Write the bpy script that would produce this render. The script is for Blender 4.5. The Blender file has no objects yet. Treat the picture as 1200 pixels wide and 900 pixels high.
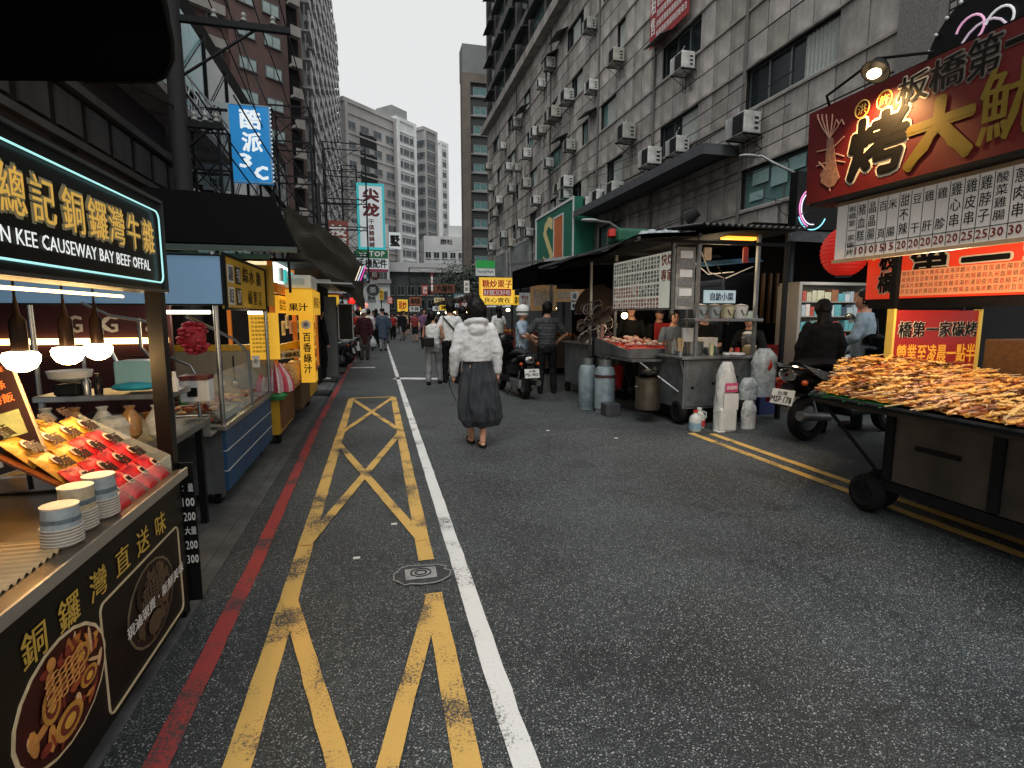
import bpy, bmesh, math, random
from mathutils import Vector, Matrix, noise
random.seed(11)
R = math.radians
SC = bpy.context.scene
COL = SC.collection
# ------------------------------------------------------------------ camera
PITCH = math.atan(80/630); YAW = math.atan(158/630*math.cos(PITCH)); CH = 1.42
cd = bpy.data.cameras.new('camera'); cam = bpy.data.objects.new('camera', cd); COL.objects.link(cam)
cd.sensor_width = 36; cd.lens = 36*630/1200; cd.clip_end = 2000; cd.clip_start = .05
cam.location = (0, 0, CH); cam.rotation_euler = (math.pi/2-PITCH, 0, -YAW)
SC.camera = cam
# ------------------------------------------------------------------ overcast daylight
w = bpy.data.worlds.new('World'); SC.world = w; w.use_nodes = True
nt = w.node_tree; nt.nodes.clear()
sky = nt.nodes.new('ShaderNodeTexSky'); sky.sky_type = 'NISHITA'; sky.sun_disc = False
SUN_EL, SUN_ROT = R(58), R(200)
sky.sun_elevation = SUN_EL; sky.sun_rotation = SUN_ROT
mix = nt.nodes.new('ShaderNodeMix'); mix.data_type = 'RGBA'; mix.inputs[0].default_value = .93
cn_ = nt.nodes.new('ShaderNodeTexNoise'); cn_.inputs['Scale'].default_value = 2.2; cn_.inputs['Detail'].default_value = 5
cr_ = nt.nodes.new('ShaderNodeMix'); cr_.data_type = 'RGBA'; cr_.inputs[6].default_value = (6.4, 6.4, 6.35, 1); cr_.inputs[7].default_value = (7.3, 7.3, 7.25, 1)   # even cloud cover
tc_ = nt.nodes.new('ShaderNodeTexCoord'); nt.links.new(tc_.outputs['Generated'], cn_.inputs['Vector']); nt.links.new(cn_.outputs[0], cr_.inputs[0]); nt.links.new(cr_.outputs[2], mix.inputs[7])
bg = nt.nodes.new('ShaderNodeBackground'); bg.inputs[1].default_value = .1
wo = nt.nodes.new('ShaderNodeOutputWorld')
nt.links.new(sky.outputs[0], mix.inputs[6]); nt.links.new(mix.outputs[2], bg.inputs[0]); nt.links.new(bg.outputs[0], wo.inputs[0])
sl = bpy.data.lights.new('sun', 'SUN'); sl.energy = 1.5; sl.angle = R(35); sl.color = (1, .98, .95)
so = bpy.data.objects.new('sun', sl); COL.objects.link(so)
sd = Vector((math.sin(SUN_ROT)*math.cos(SUN_EL), math.cos(SUN_ROT)*math.cos(SUN_EL), math.sin(SUN_EL)))
so.rotation_euler = sd.to_track_quat('Z', 'Y').to_euler()
SC.view_settings.view_transform = 'Standard'; SC.view_settings.look = 'None'
SC.view_settings.exposure = .3; SC.view_settings.gamma = 1

# ------------------------------------------------------------------ materials
MATS = {}
def hexc(h):
    h = h.lstrip('#'); c = [int(h[i:i+2], 16)/255 for i in (0, 2, 4)]
    return tuple((x/12.92 if x <= .04045 else ((x+.055)/1.055)**2.4) for x in c)+(1,)
def mat(name, col, rough=.6, metal=0, nz=.25, sc=6, bump=.15, emit=0, ecol=None, alpha=1, trans=0, dirt=0, stretch=None, spec=None):
    if name in MATS: return MATS[name]
    m = bpy.data.materials.new(name); m.use_nodes = True; t = m.node_tree; b = t.nodes['Principled BSDF']
    c = hexc(col) if isinstance(col, str) else tuple(col)+(1,)
    b.inputs['Roughness'].default_value = rough; b.inputs['Metallic'].default_value = metal
    b.inputs['Base Color'].default_value = c
    if spec is None and sum(c[:3]) < .06: spec = .22
    if spec is not None: b.inputs['Specular IOR Level'].default_value = spec
    if nz > 0:
        tc = t.nodes.new('ShaderNodeTexCoord'); src = tc.outputs['Object']
        if stretch:
            mp = t.nodes.new('ShaderNodeMapping'); mp.inputs['Scale'].default_value = stretch
            t.links.new(src, mp.inputs[0]); src = mp.outputs[0]
        n = t.nodes.new('ShaderNodeTexNoise'); n.inputs['Scale'].default_value = sc; n.inputs['Detail'].default_value = 8; n.inputs['Roughness'].default_value = .65
        t.links.new(src, n.inputs['Vector'])
        mr = t.nodes.new('ShaderNodeMapRange'); mr.inputs[1].default_value = .3; mr.inputs[2].default_value = .7
        mr.inputs[3].default_value = 1-nz; mr.inputs[4].default_value = 1+nz*.8; mr.clamp = False
        t.links.new(n.outputs[0], mr.inputs[0])
        mx = t.nodes.new('ShaderNodeVectorMath'); mx.operation = 'SCALE'; mx.inputs[0].default_value = c[:3]
        t.links.new(mr.outputs[0], mx.inputs['Scale']); last = mx.outputs[0]
        if dirt > 0:
            n2 = t.nodes.new('ShaderNodeTexNoise'); n2.inputs['Scale'].default_value = sc*.23; n2.inputs['Detail'].default_value = 6
            mp2 = t.nodes.new('ShaderNodeMapping'); mp2.inputs['Scale'].default_value = (1.6, 1.6, .35)
            t.links.new(tc.outputs['Object'], mp2.inputs[0]); t.links.new(mp2.outputs[0], n2.inputs['Vector'])
            r2 = t.nodes.new('ShaderNodeMapRange'); r2.inputs[1].default_value = .42; r2.inputs[2].default_value = .62; r2.inputs[3].default_value = 1; r2.inputs[4].default_value = 1-dirt
            t.links.new(n2.outputs[0], r2.inputs[0])
            m2 = t.nodes.new('ShaderNodeVectorMath'); m2.operation = 'SCALE'; t.links.new(last, m2.inputs[0]); t.links.new(r2.outputs[0], m2.inputs['Scale']); last = m2.outputs[0]
        t.links.new(last, b.inputs['Base Color'])
        rr = t.nodes.new('ShaderNodeMapRange'); rr.inputs[3].default_value = max(.04, rough-.12); rr.inputs[4].default_value = min(1, rough+.15)
        t.links.new(n.outputs[0], rr.inputs[0]); t.links.new(rr.outputs[0], b.inputs['Roughness'])
        if bump > 0:
            bp = t.nodes.new('ShaderNodeBump'); bp.inputs['Strength'].default_value = bump; bp.inputs['Distance'].default_value = .02
            t.links.new(n.outputs[0], bp.inputs['Height']); t.links.new(bp.outputs[0], b.inputs['Normal'])
    if emit: 
        b.inputs['Emission Color'].default_value = hexc(ecol) if ecol else c; b.inputs['Emission Strength'].default_value = emit
    if alpha < 1: b.inputs['Alpha'].default_value = alpha
    if trans: b.inputs['Transmission Weight'].default_value = trans
    MATS[name] = m; return m

# ------------------------------------------------------------------ mesh builder (world coordinates)
class MB:
    def __init__(s): s.v = []; s.f = []; s.m = []; s.k = 0
    def add(s, vs, fs, k=None):
        o = len(s.v); s.v += [tuple(v) for v in vs]; s.f += [tuple(i+o for i in f) for f in fs]; s.m += [s.k if k is None else k]*len(fs); return s
    def box(s, x0, x1, y0, y1, z0, z1, k=None, M=None):
        vs = [Vector((x, y, z)) for z in (z0, z1) for y in (y0, y1) for x in (x0, x1)]
        if M: vs = [M@v for v in vs]
        return s.add(vs, [(0, 2, 3, 1), (4, 5, 7, 6), (0, 1, 5, 4), (2, 6, 7, 3), (0, 4, 6, 2), (1, 3, 7, 5)], k)
    def bev(s, x0, x1, y0, y1, z0, z1, r=.02, k=None, M=None):
        bm = bmesh.new(); bmesh.ops.create_cube(bm, size=1)
        for v in bm.verts: v.co = Vector((x0+(v.co.x+.5)*(x1-x0), y0+(v.co.y+.5)*(y1-y0), z0+(v.co.z+.5)*(z1-z0)))
        bmesh.ops.bevel(bm, geom=bm.edges[:], offset=r, segments=2, affect='EDGES', profile=.5)
        if M: bm.transform(M)
        return s.bm(bm, k)
    def bm(s, bm, k=None):
        bm.verts.index_update(); s.add([v.co for v in bm.verts], [[v.index for v in f.verts] for f in bm.faces], k); bm.free(); return s
    def cyl(s, p0, p1, r, r1=None, n=10, k=None, cap=True):
        p0 = Vector(p0); p1 = Vector(p1); d = (p1-p0).normalized(); r1 = r if r1 is None else r1
        a = d.orthogonal().normalized(); b = d.cross(a); vs = []
        for p, q in ((p0, r), (p1, r1)):
            for i in range(n): t = 2*math.pi*i/n; vs.append(p+(a*math.cos(t)+b*math.sin(t))*q)
        fs = [(i, (i+1) % n, n+(i+1) % n, n+i) for i in range(n)]
        if cap: fs += [tuple(range(n-1, -1, -1)), tuple(range(n, 2*n))]
        return s.add(vs, fs, k)
    def tube(s, pts, r, n=6, k=None, close=False):
        pts = [Vector(p) for p in pts]; N = len(pts); rs = r if isinstance(r, (list, tuple)) else [r]*N; vs = []; a = None
        for i, p in enumerate(pts):
            d = (pts[(i+1) % N]-pts[i-1]) if close else (pts[min(i+1, N-1)]-pts[max(i-1, 0)])
            d.normalize()
            a = d.orthogonal().normalized() if a is None else (a-d*a.dot(d)).normalized()
            b = d.cross(a)
            for j in range(n): t = 2*math.pi*j/n; vs.append(p+(a*math.cos(t)+b*math.sin(t))*rs[i])
        fs = []
        for i in range(N if close else N-1):
            i2 = (i+1) % N
            for j in range(n): fs.append((i*n+j, i*n+(j+1) % n, i2*n+(j+1) % n, i2*n+j))
        if not close: fs += [tuple(range(n-1, -1, -1)), tuple(range((N-1)*n, N*n))]
        return s.add(vs, fs, k)
    def lathe(s, prof, c=(0, 0, 0), n=16, k=None, M=None, sy=1):
        c = Vector(c); vs = []
        for r, z in prof:
            for i in range(n): t = 2*math.pi*i/n; v = Vector((r*math.cos(t), r*math.sin(t)*sy, z)); vs.append((M@v if M else v)+c)
        fs = [(a*n+i, a*n+(i+1) % n, (a+1)*n+(i+1) % n, (a+1)*n+i) for a in range(len(prof)-1) for i in range(n)]
        fs += [tuple(range(n-1, -1, -1)), tuple(range((len(prof)-1)*n, len(prof)*n))]
        return s.add(vs, fs, k)
    def ell(s, c, r, n=10, m=7, k=None, M=None):
        pr = [(math.sin(math.pi*i/m), -math.cos(math.pi*i/m)) for i in range(m+1)]; pr[0] = (.02, -1); pr[-1] = (.02, 1)
        S = Matrix.Diagonal(Vector(r)); MM = (M@S.to_4x4()) if M else S.to_4x4()
        return s.lathe(pr, c, n, k, MM)
    def prism(s, poly, ax, lo, hi, k=None):      # polygon extruded along axis ax; poly holds the two other coordinates
        def P(p, h): q = list(p); q.insert(ax, h); return q
        n = len(poly); vs = [P(p, lo) for p in poly]+[P(p, hi) for p in poly]
        return s.add(vs, [tuple(range(n-1, -1, -1)), tuple(range(n, 2*n))]+[(i, (i+1) % n, n+(i+1) % n, n+i) for i in range(n)], k)
    def slab(s, pts, th, k=None):                # quad or polygon given in space, thickened along its normal
        pts = [Vector(p) for p in pts]; nn = (pts[1]-pts[0]).cross(pts[2]-pts[0]).normalized()*th; n = len(pts)
        return s.add(pts+[p-nn for p in pts], [tuple(range(n)), tuple(range(2*n-1, n-1, -1))]+[((i+1) % n, i, n+i, n+(i+1) % n) for i in range(n)], k)
    def sheet(s, fn, nu, nv, k=None):
        s.add([fn(i/nu, j/nv) for j in range(nv+1) for i in range(nu+1)], [(j*(nu+1)+i, j*(nu+1)+i+1, (j+1)*(nu+1)+i+1, (j+1)*(nu+1)+i) for j in range(nv) for i in range(nu)], k); return s
def mesh_obj(name, mb, mats, parent=None, smooth=False, M=None, fix=True):
    me = bpy.data.meshes.new(name)
    off = Vector((0, 0, 0)); p = parent
    if p is not None and '_base' in p: off = Vector(p['_base'])
    me.from_pydata([tuple(Vector(v)-off) for v in mb.v], [], mb.f)
    ms = mats if isinstance(mats, (list, tuple)) else [mats]
    for m in ms: me.materials.append(m)
    if len(ms) > 1: me.polygons.foreach_set('material_index', [min(k, len(ms)-1) for k in mb.m])
    if fix:
        bm = bmesh.new(); bm.from_mesh(me); bmesh.ops.recalc_face_normals(bm, faces=bm.faces[:]); bm.to_mesh(me); bm.free()
    if smooth:
        me.polygons.foreach_set('use_smooth', [True]*len(me.polygons)); me.set_sharp_from_angle(angle=R(40))
    o = bpy.data.objects.new(name, me); COL.objects.link(o)
    if parent is not None: o.parent = parent; o['_base'] = tuple(off)
    return o
def part(parent, name, mb, mats, smooth=False, label=None, stuff=False, fix=True):
    o = mesh_obj(name, mb, mats, parent, smooth, fix=fix)
    if label: o['label'] = label
    if stuff: o['kind'] = 'stuff'
    return o
def tag(o, label, cat, group=None, kind=None):
    if label: o['label'] = label
    if cat: o['category'] = cat
    if group: o['group'] = group
    if kind: o['kind'] = kind
    return o
def thing(name, label, cat, loc=(0, 0, 0), group=None):
    o = bpy.data.objects.new(name, None); COL.objects.link(o); o.location = loc; o['_base'] = tuple(loc)
    o.empty_display_size = .1
    return tag(o, label, cat, group)
def single(name, mb, mats, label, cat, group=None, smooth=False):   # a thing that is one mesh, origin at its base
    n = len(mb.v); c = Vector((sum(v[0] for v in mb.v)/n, sum(v[1] for v in mb.v)/n, min(v[2] for v in mb.v)))
    mb.v = [tuple(Vector(v)-c) for v in mb.v]
    o = mesh_obj(name, mb, mats, None, smooth); o.location = c; return tag(o, label, cat, group)
def struct(name, mb, mats, smooth=False):
    o = mesh_obj(name, mb, mats, None, smooth); o['kind'] = 'structure'; return o
def copy_tree(o, parent=None, label=None):
    c = o.copy(); COL.objects.link(c); c.parent = parent
    if label: c['label'] = label
    for ch in list(o.children): copy_tree(ch, c)
    return c
# view ray helpers for laying the place out: a photo pixel plus a known plane gives a point in the street
_fw = Vector((math.sin(YAW)*math.cos(PITCH), math.cos(YAW)*math.cos(PITCH), -math.sin(PITCH))); _rt = Vector((math.cos(YAW), -math.sin(YAW), 0)); _up = _rt.cross(_fw)
_C = Vector((0, 0, CH))
def ray(x, y): return _fw+_rt*((x-600)/630)+_up*((450-y)/630)
def G(x, y, z=0): d = ray(x, y); return _C+d*((z-CH)/d.z)
def PX(x, y, X): d = ray(x, y); return _C+d*(X/d.x)
def PY(x, y, Y): d = ray(x, y); return _C+d*(Y/d.y)
# ------------------------------------------------------------------ lettering
_tcache = {}
TS = bpy.data.scenes.new('text_scratch')          # scratch scene, removed at the end
def tdg():
    with bpy.context.temp_override(scene=TS, view_layer=TS.view_layers[0]):
        return bpy.context.evaluated_depsgraph_get()
def glyphs(s, bold=0.0, res=2):
    key = (s, bold, res)
    if key not in _tcache:
        c = bpy.data.curves.new('t', 'FONT'); c.body = s; c.offset = bold; c.resolution_u = res
        o = bpy.data.objects.new('t', c); TS.collection.objects.link(o); dg = tdg()
        me = bpy.data.meshes.new_from_object(o.evaluated_get(dg))
        vs = [v.co.copy() for v in me.vertices]; fs = [tuple(p.vertices) for p in me.polygons]
        bpy.data.objects.remove(o); bpy.data.curves.remove(c); bpy.data.meshes.remove(me)
        _tcache[key] = (vs, fs)
    return _tcache[key]
def put_text(mb, s, O, u, v, w_, h_, n, bold=0.0, k=0, res=2, out=.004, fixed=True):
    vs, fs = glyphs(s, 0.0, res)
    if not vs: return
    if bold >= .01 and k != -1:                 # heavier strokes: the same glyph laid again a hair to each side
        b = min(bold, .08)*.8; um, vm = w_/max(1, len(s)), h_
        sh = [(b, 0), (-b, 0)] if bold < .03 else [(b, b*.6), (-b, -b*.6), (b, -b*.6), (-b, b*.6)] if h_ < .2 or len(s) > 1 else [(b*1.3*math.cos(q*.5236), b*1.3*math.sin(q*.5236)) for q in range(12)]
        for i, (du_, dv_) in enumerate(sh): put_text(mb, s, O+u*(du_*um)+v*(dv_*vm), u, v, w_, h_, n, 0, k, min(res, 1), out-.0002*(i+1), fixed)
    x0 = min(p.x for p in vs); x1 = max(p.x for p in vs); y0 = min(p.y for p in vs); y1 = max(p.y for p in vs)
    cj = any(ord(ch) > 0x2e80 for ch in s)
    if cj and fixed: x0, x1, y0, y1 = 0.02, .98*len(s)+.02*(len(s) > 1), -.12, .86
    mb.add([O+u*((p.x-x0)/(x1-x0)*w_)+v*((p.y-y0)/(y1-y0)*h_)+n*out for p in vs], fs, k)
def lettering(parent, s, O, u, v, w_, h_, m, bold=0.0, name='lettering', out=.004, vertical=False, res=2):
    O = Vector(O); u = Vector(u).normalized(); v = Vector(v).normalized(); n = u.cross(v).normalized(); mb = MB()
    if vertical:
        ch = h_/len(s)
        for i, c in enumerate(s): put_text(mb, c, O+v*(h_-(i+1)*ch+ch*.05), u, v, w_, ch*.9, n, bold, 0, res, out)
    else: put_text(mb, s, O, u, v, w_, h_, n, bold, 0, res, out)
    return part(parent, name, mb, m, fix=False)
def board(mb, O, u, v, w_, h_, th, k=0):           # a board whose front face is spanned by u, v; body behind it
    O = Vector(O); u = Vector(u).normalized(); v = Vector(v).normalized(); n = u.cross(v)
    vs = [O+u*a+v*b+n*c for c in (0, -th) for a, b in ((0, 0), (w_, 0), (w_, h_), (0, h_))]
    mb.add(vs, [(0, 1, 2, 3), (7, 6, 5, 4), (0, 4, 5, 1), (1, 5, 6, 2), (2, 6, 7, 3), (3, 7, 4, 0)], k); return mb
def frame(mb, O, u, v, w_, h_, b, out=.01, k=0):   # four bars round a rectangle
    O = Vector(O); u = Vector(u).normalized(); v = Vector(v).normalized(); n = u.cross(v)
    for (a0, a1, b0, b1) in ((0, w_, 0, b), (0, w_, h_-b, h_), (0, b, b, h_-b), (w_-b, w_, b, h_-b)):
        vs = [O+u*a+v*c+n*d for d in (out, -.01) for a, c in ((a0, b0), (a1, b0), (a1, b1), (a0, b1))]
        mb.add(vs, [(0, 1, 2, 3), (7, 6, 5, 4), (0, 4, 5, 1), (1, 5, 6, 2), (2, 6, 7, 3), (3, 7, 4, 0)], k)
    return mb
X_, Y_, Z_ = Vector((1, 0, 0)), Vector((0, 1, 0)), Vector((0, 0, 1))
def lamp(loc, energy, col, size=.05):
    l = bpy.data.lights.new('point_light', 'POINT'); l.energy = energy; l.color = col; l.shadow_soft_size = size
    o = bpy.data.objects.new('point_light', l); COL.objects.link(o); o.location = loc; return o
# common materials
steel = mat('stainless steel', '#a9aeb0', .3, .9, .25, 9, .05, dirt=.3)
steel_d = mat('dull scratched steel', '#7c8081', .36, .5, .35, 7, .08, dirt=.45)
black = mat('black paint', '#111213', .45, 0, .3, 8, .05)
iron = mat('dark iron', '#1e2022', .55, .4, .3, 12, .1)
rubber = mat('tyre rubber', '#121212', .8, 0, .2, 20, .1)
glass = mat('clear glass', '#cfe0e0', .05, 0, 0, trans=.0, alpha=.18)
white = mat('white paint', '#d6d8d5', .5, 0, .12, 6, .03, dirt=.15)
whitelet = mat('white lettering', '#e8e8e4', .5, 0, 0)
blacklet = mat('black lettering', '#0d0c0b', .6, 0, 0)
redlet = mat('red lettering', '#b3231c', .6, 0, 0)
goldlet = mat('gold lettering', '#c9a13a', .4, .3, .25, 30, 0)
wood = mat('worn wood', '#6b4a2c', .6, 0, .35, 4, .15, stretch=(1, 6, 6))
tube_w = mat('white fluorescent tube', '#fff6e0', .4, 0, 0, emit=7, ecol='#fff1d0')
tube_y = mat('warm tube', '#ffdc9a', .4, 0, 0, emit=6, ecol='#ffcf80')
bulb_m = mat('warm glowing bulb', '#ffe6b0', .4, 0, 0, emit=14, ecol='#ffd9a0')
plastic_bag = mat('thin plastic bag', '#b9c2c4', .25, 0, .3, 18, .5, alpha=.72)
ordn = ['first', 'second', 'third', 'fourth', 'fifth', 'sixth', 'seventh', 'eighth', 'ninth', 'tenth', 'eleventh', 'twelfth', 'thirteenth']
# ================================================================== GROUND
def asphalt():
    m = bpy.data.materials.new('asphalt'); m.use_nodes = True; t = m.node_tree; b = t.nodes['Principled BSDF']; N = t.nodes.new; L = t.links.new
    tc = N('ShaderNodeTexCoord')
    n1 = N('ShaderNodeTexNoise'); n1.inputs['Scale'].default_value = 170; n1.inputs['Detail'].default_value = 3
    n2 = N('ShaderNodeTexNoise'); n2.inputs['Scale'].default_value = .9; n2.inputs['Detail'].default_value = 7; n2.inputs['Roughness'].default_value = .6
    v = N('ShaderNodeTexVoronoi'); v.inputs['Scale'].default_value = 210
    n3 = N('ShaderNodeTexNoise'); n3.inputs['Scale'].default_value = 26; n3.inputs['Detail'].default_value = 5
    for x in (n1, n2, v, n3): L(tc.outputs['Object'], x.inputs['Vector'])
    r = N('ShaderNodeValToRGB'); e = r.color_ramp.elements
    e[0].position = .36; e[0].color = (.006, .009, .010, 1); e[1].position = .74; e[1].color = (.19, .215, .215, 1)
    a = e.new(.53); a.color = (.029, .037, .039, 1)
    L(n1.outputs[0], r.inputs[0])
    mr = N('ShaderNodeMapRange'); mr.inputs[1].default_value = .32; mr.inputs[2].default_value = .7; mr.inputs[3].default_value = .5; mr.inputs[4].default_value = 1.42
    L(n2.outputs[0], mr.inputs[0])
    mr3 = N('ShaderNodeMapRange'); mr3.inputs[1].default_value = .35; mr3.inputs[2].default_value = .65; mr3.inputs[3].default_value = .75; mr3.inputs[4].default_value = 1.25
    L(n3.outputs[0], mr3.inputs[0])
    mm = N('ShaderNodeMath'); mm.operation = 'MULTIPLY'; L(mr.outputs[0], mm.inputs[0]); L(mr3.outputs[0], mm.inputs[1])
    # pale stone chips
    vr = N('ShaderNodeMapRange'); vr.inputs[1].default_value = .90; vr.inputs[2].default_value = .99; vr.inputs[3].default_value = 0; vr.inputs[4].default_value = .32
    sx = N('ShaderNodeSeparateColor'); L(v.outputs['Color'], sx.inputs[0]); L(sx.outputs[0], vr.inputs[0])
    sc = N('ShaderNodeVectorMath'); sc.operation = 'SCALE'; L(r.outputs[0], sc.inputs[0]); L(mm.outputs[0], sc.inputs['Scale'])
    ad = N('ShaderNodeVectorMath'); ad.operation = 'ADD'; L(sc.outputs[0], ad.inputs[0]); L(vr.outputs[0], ad.inputs[1])
    # cracks
    vc = N('ShaderNodeTexVoronoi'); vc.feature = 'DISTANCE_TO_EDGE'; vc.inputs['Scale'].default_value = .38
    nd = N('ShaderNodeTexNoise'); nd.inputs['Scale'].default_value = 2.3; nd.inputs['Detail'].default_value = 6
    L(tc.outputs['Object'], nd.inputs['Vector'])
    va = N('ShaderNodeVectorMath'); va.operation = 'MULTIPLY_ADD'; va.inputs[1].default_value = (.8, .8, .8); L(nd.outputs['Color'], va.inputs[0]); L(tc.outputs['Object'], va.inputs[2]); L(va.outputs[0], vc.inputs['Vector'])
    cr = N('ShaderNodeMapRange'); cr.inputs[1].default_value = 0; cr.inputs[2].default_value = .006; cr.inputs[3].default_value = .55; cr.inputs[4].default_value = 1; L(vc.outputs['Distance'], cr.inputs[0])
    s2 = N('ShaderNodeVectorMath'); s2.operation = 'SCALE'; L(ad.outputs[0], s2.inputs[0]); L(cr.outputs[0], s2.inputs['Scale'])
    # oil and grease stains
    ns = N('ShaderNodeTexNoise'); ns.inputs['Scale'].default_value = 1.7; ns.inputs['Detail'].default_value = 4; ns.inputs['Distortion'].default_value = .6; L(tc.outputs['Object'], ns.inputs['Vector'])
    sr = N('ShaderNodeMapRange'); sr.inputs[1].default_value = .60; sr.inputs[2].default_value = .70; sr.inputs[3].default_value = 1; sr.inputs[4].default_value = .62; L(ns.outputs[0], sr.inputs[0])
    s3 = N('ShaderNodeVectorMath'); s3.operation = 'SCALE'; L(s2.outputs[0], s3.inputs[0]); L(sr.outputs[0], s3.inputs['Scale'])
    L(s3.outputs[0], b.inputs['Base Color'])
    rg = N('ShaderNodeMapRange'); rg.inputs[3].default_value = .5; rg.inputs[4].default_value = .85; L(n2.outputs[0], rg.inputs[0]); L(rg.outputs[0], b.inputs['Roughness'])
    bp = N('ShaderNodeBump'); bp.inputs['Strength'].default_value = .7; bp.inputs['Distance'].default_value = .006; L(n1.outputs[0], bp.inputs['Height']); L(bp.outputs[0], b.inputs['Normal'])
    return m
ASPH = asphalt()
def paint(name, col, wear=.45):
    m = bpy.data.materials.new(name); m.use_nodes = True; t = m.node_tree; b = t.nodes['Principled BSDF']; N = t.nodes.new; L = t.links.new
    tc = N('ShaderNodeTexCoord'); n = N('ShaderNodeTexNoise'); n.inputs['Scale'].default_value = 90; n.inputs['Detail'].default_value = 6; n.inputs['Roughness'].default_value = .75
    n2 = N('ShaderNodeTexNoise'); n2.inputs['Scale'].default_value = 3.2; n2.inputs['Detail'].default_value = 5
    L(tc.outputs['Object'], n.inputs['Vector']); L(tc.outputs['Object'], n2.inputs['Vector'])
    ad = N('ShaderNodeMath'); ad.operation = 'ADD'; L(n.outputs[0], ad.inputs[0]); L(n2.outputs[0], ad.inputs[1])
    mr = N('ShaderNodeMapRange'); mr.inputs[1].default_value = .90+.2*wear; mr.inputs[2].default_value = 1.03+.2*wear; L(ad.outputs[0], mr.inputs[0])
    mx = N('ShaderNodeMix'); mx.data_type = 'RGBA'; c = hexc(col); mx.inputs[6].default_value = (.045, .047, .048, 1)
    n3 = N('ShaderNodeMapRange'); n3.inputs[3].default_value = .72; n3.inputs[4].default_value = 1.2; L(n.outputs[0], n3.inputs[0])
    sc = N('ShaderNodeVectorMath'); sc.operation = 'SCALE'; sc.inputs[0].default_value = c[:3]; L(n3.outputs[0], sc.inputs['Scale']); L(sc.outputs[0], mx.inputs[7])
    inv = N('ShaderNodeMath'); inv.operation = 'SUBTRACT'; inv.inputs[0].default_value = 1; L(mr.outputs[0], inv.inputs[1]); L(inv.outputs[0], mx.inputs[0])
    L(mx.outputs[2], b.inputs['Base Color']); b.inputs['Roughness'].default_value = .65
    bp = N('ShaderNodeBump'); bp.inputs['Strength'].default_value = .4; bp.inputs['Distance'].default_value = .004; L(n.outputs[0], bp.inputs['Height']); L(bp.outputs[0], b.inputs['Normal'])
    return m
P_white = paint('worn white road paint', '#dadcda', .75); P_yel = paint('worn yellow road paint', '#d2ab5c', .68); P_red = paint('worn red kerb paint', '#a33a38', .55)
g = MB(); g.add([(-300, -60, 0), (300, -60, 0), (300, 700, 0), (-300, 700, 0)], [(0, 1, 2, 3)]); struct('road', g, ASPH)
conc = mat('pavement concrete', '#5d6060', .8, 0, .35, 9, .3, dirt=.3)
g = MB(); g.box(-5, -.98, -3, 60, -.05, .022); g.box(-.985, -.90, -3, 60, -.05, .012); struct('pavement', g, conc)
g = MB(); g.box(7.6, 11.6, -3, 60, -.05, .1); struct('pavement', g, conc)
# markings: every stroke is a strip lying 4 mm above the road
def strip(name, m, segs, z=.004, label=None):
    mb = MB()
    for i, (x0, y0, x1, y1, wd) in enumerate(segs):
        a = Vector((x0, y0, 0)); b = Vector((x1, y1, 0)); d = (b-a).normalized(); s = Vector((-d.y, d.x, 0))*wd/2; L = (b-a).length; n = max(1, int(L/.12))
        zz = z+i*.0008
        vs = []
        for q in range(n+1):
            p = a+d*(L*q/n); j = noise.noise(Vector((p.x*9, p.y*9, i)))*.006
            vs += [p-s*(1+j*12*.1)+Vector((j, 0, zz)), p+s+Vector((j*.8, 0, zz))]
        mb.add(vs, [(2*q, 2*q+1, 2*q+3, 2*q+2) for q in range(n)])
    o = struct(name, mb, m); 
    return o
strip('white_lane_line', P_white, [(.412, -2, .44, 60, .086)])
strip('red_kerb_line', P_red, [(-.725, -2, -.725, 3.2, .082), (-.725, 3.2, -.80, 7.2, .082), (-.80, 7.2, -.79, 60, .082)])
a, b = -.475, .235
Y0 = G(420, 467).y
strip('yellow_cross_box', P_yel, [(a, -1, a, Y0, .09), (b, 3.02, b, Y0, .09), (a, Y0+.03, b, Y0+.03, .07),
      (a, Y0, b, 6.7, .066), (b, Y0, a, 6.7, .066), (a, 6.2, b, 3.3, .07), (b, 6.6, a, 3.4, .07)])
strip('yellow_cross_box', P_yel, [(b, -1, b, 2.62, .09), (a, 2.75, b, .2, .072), (b, 2.6, a, -.35, .072)], z=.0105)
strip('yellow_centre_lines', P_yel, [(3.72, -1, 3.66, 5.7, .09), (3.92, -1, 3.88, 5.6, .09)])
strip('white_cross_marks', P_white, [(.35, G(480, 443).y, 1.35, G(520, 444).y, .35), (G(508, 401).x, G(508, 401).y, G(535, 401).x, G(535, 401).y, .35), (-.75, G(415, 431).y, -.1, G(430, 431).y, .2)])
patch = mat('asphalt patch', (.03, .033, .035), .75, 0, .5, 60, .4)
g = MB()
strip('asphalt_seam', mat('road seam', (.12, .125, .125), .8, 0, .4, 50, .3), [(1.75, 5.95, 3.1, 6.35, .02), (1.6, 6.6, 3.6, 7.4, .018), (2.0, 5.4, 3.3, 5.62, .012), (4.2, 2.2, 8, 2.5, .015)])
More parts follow.
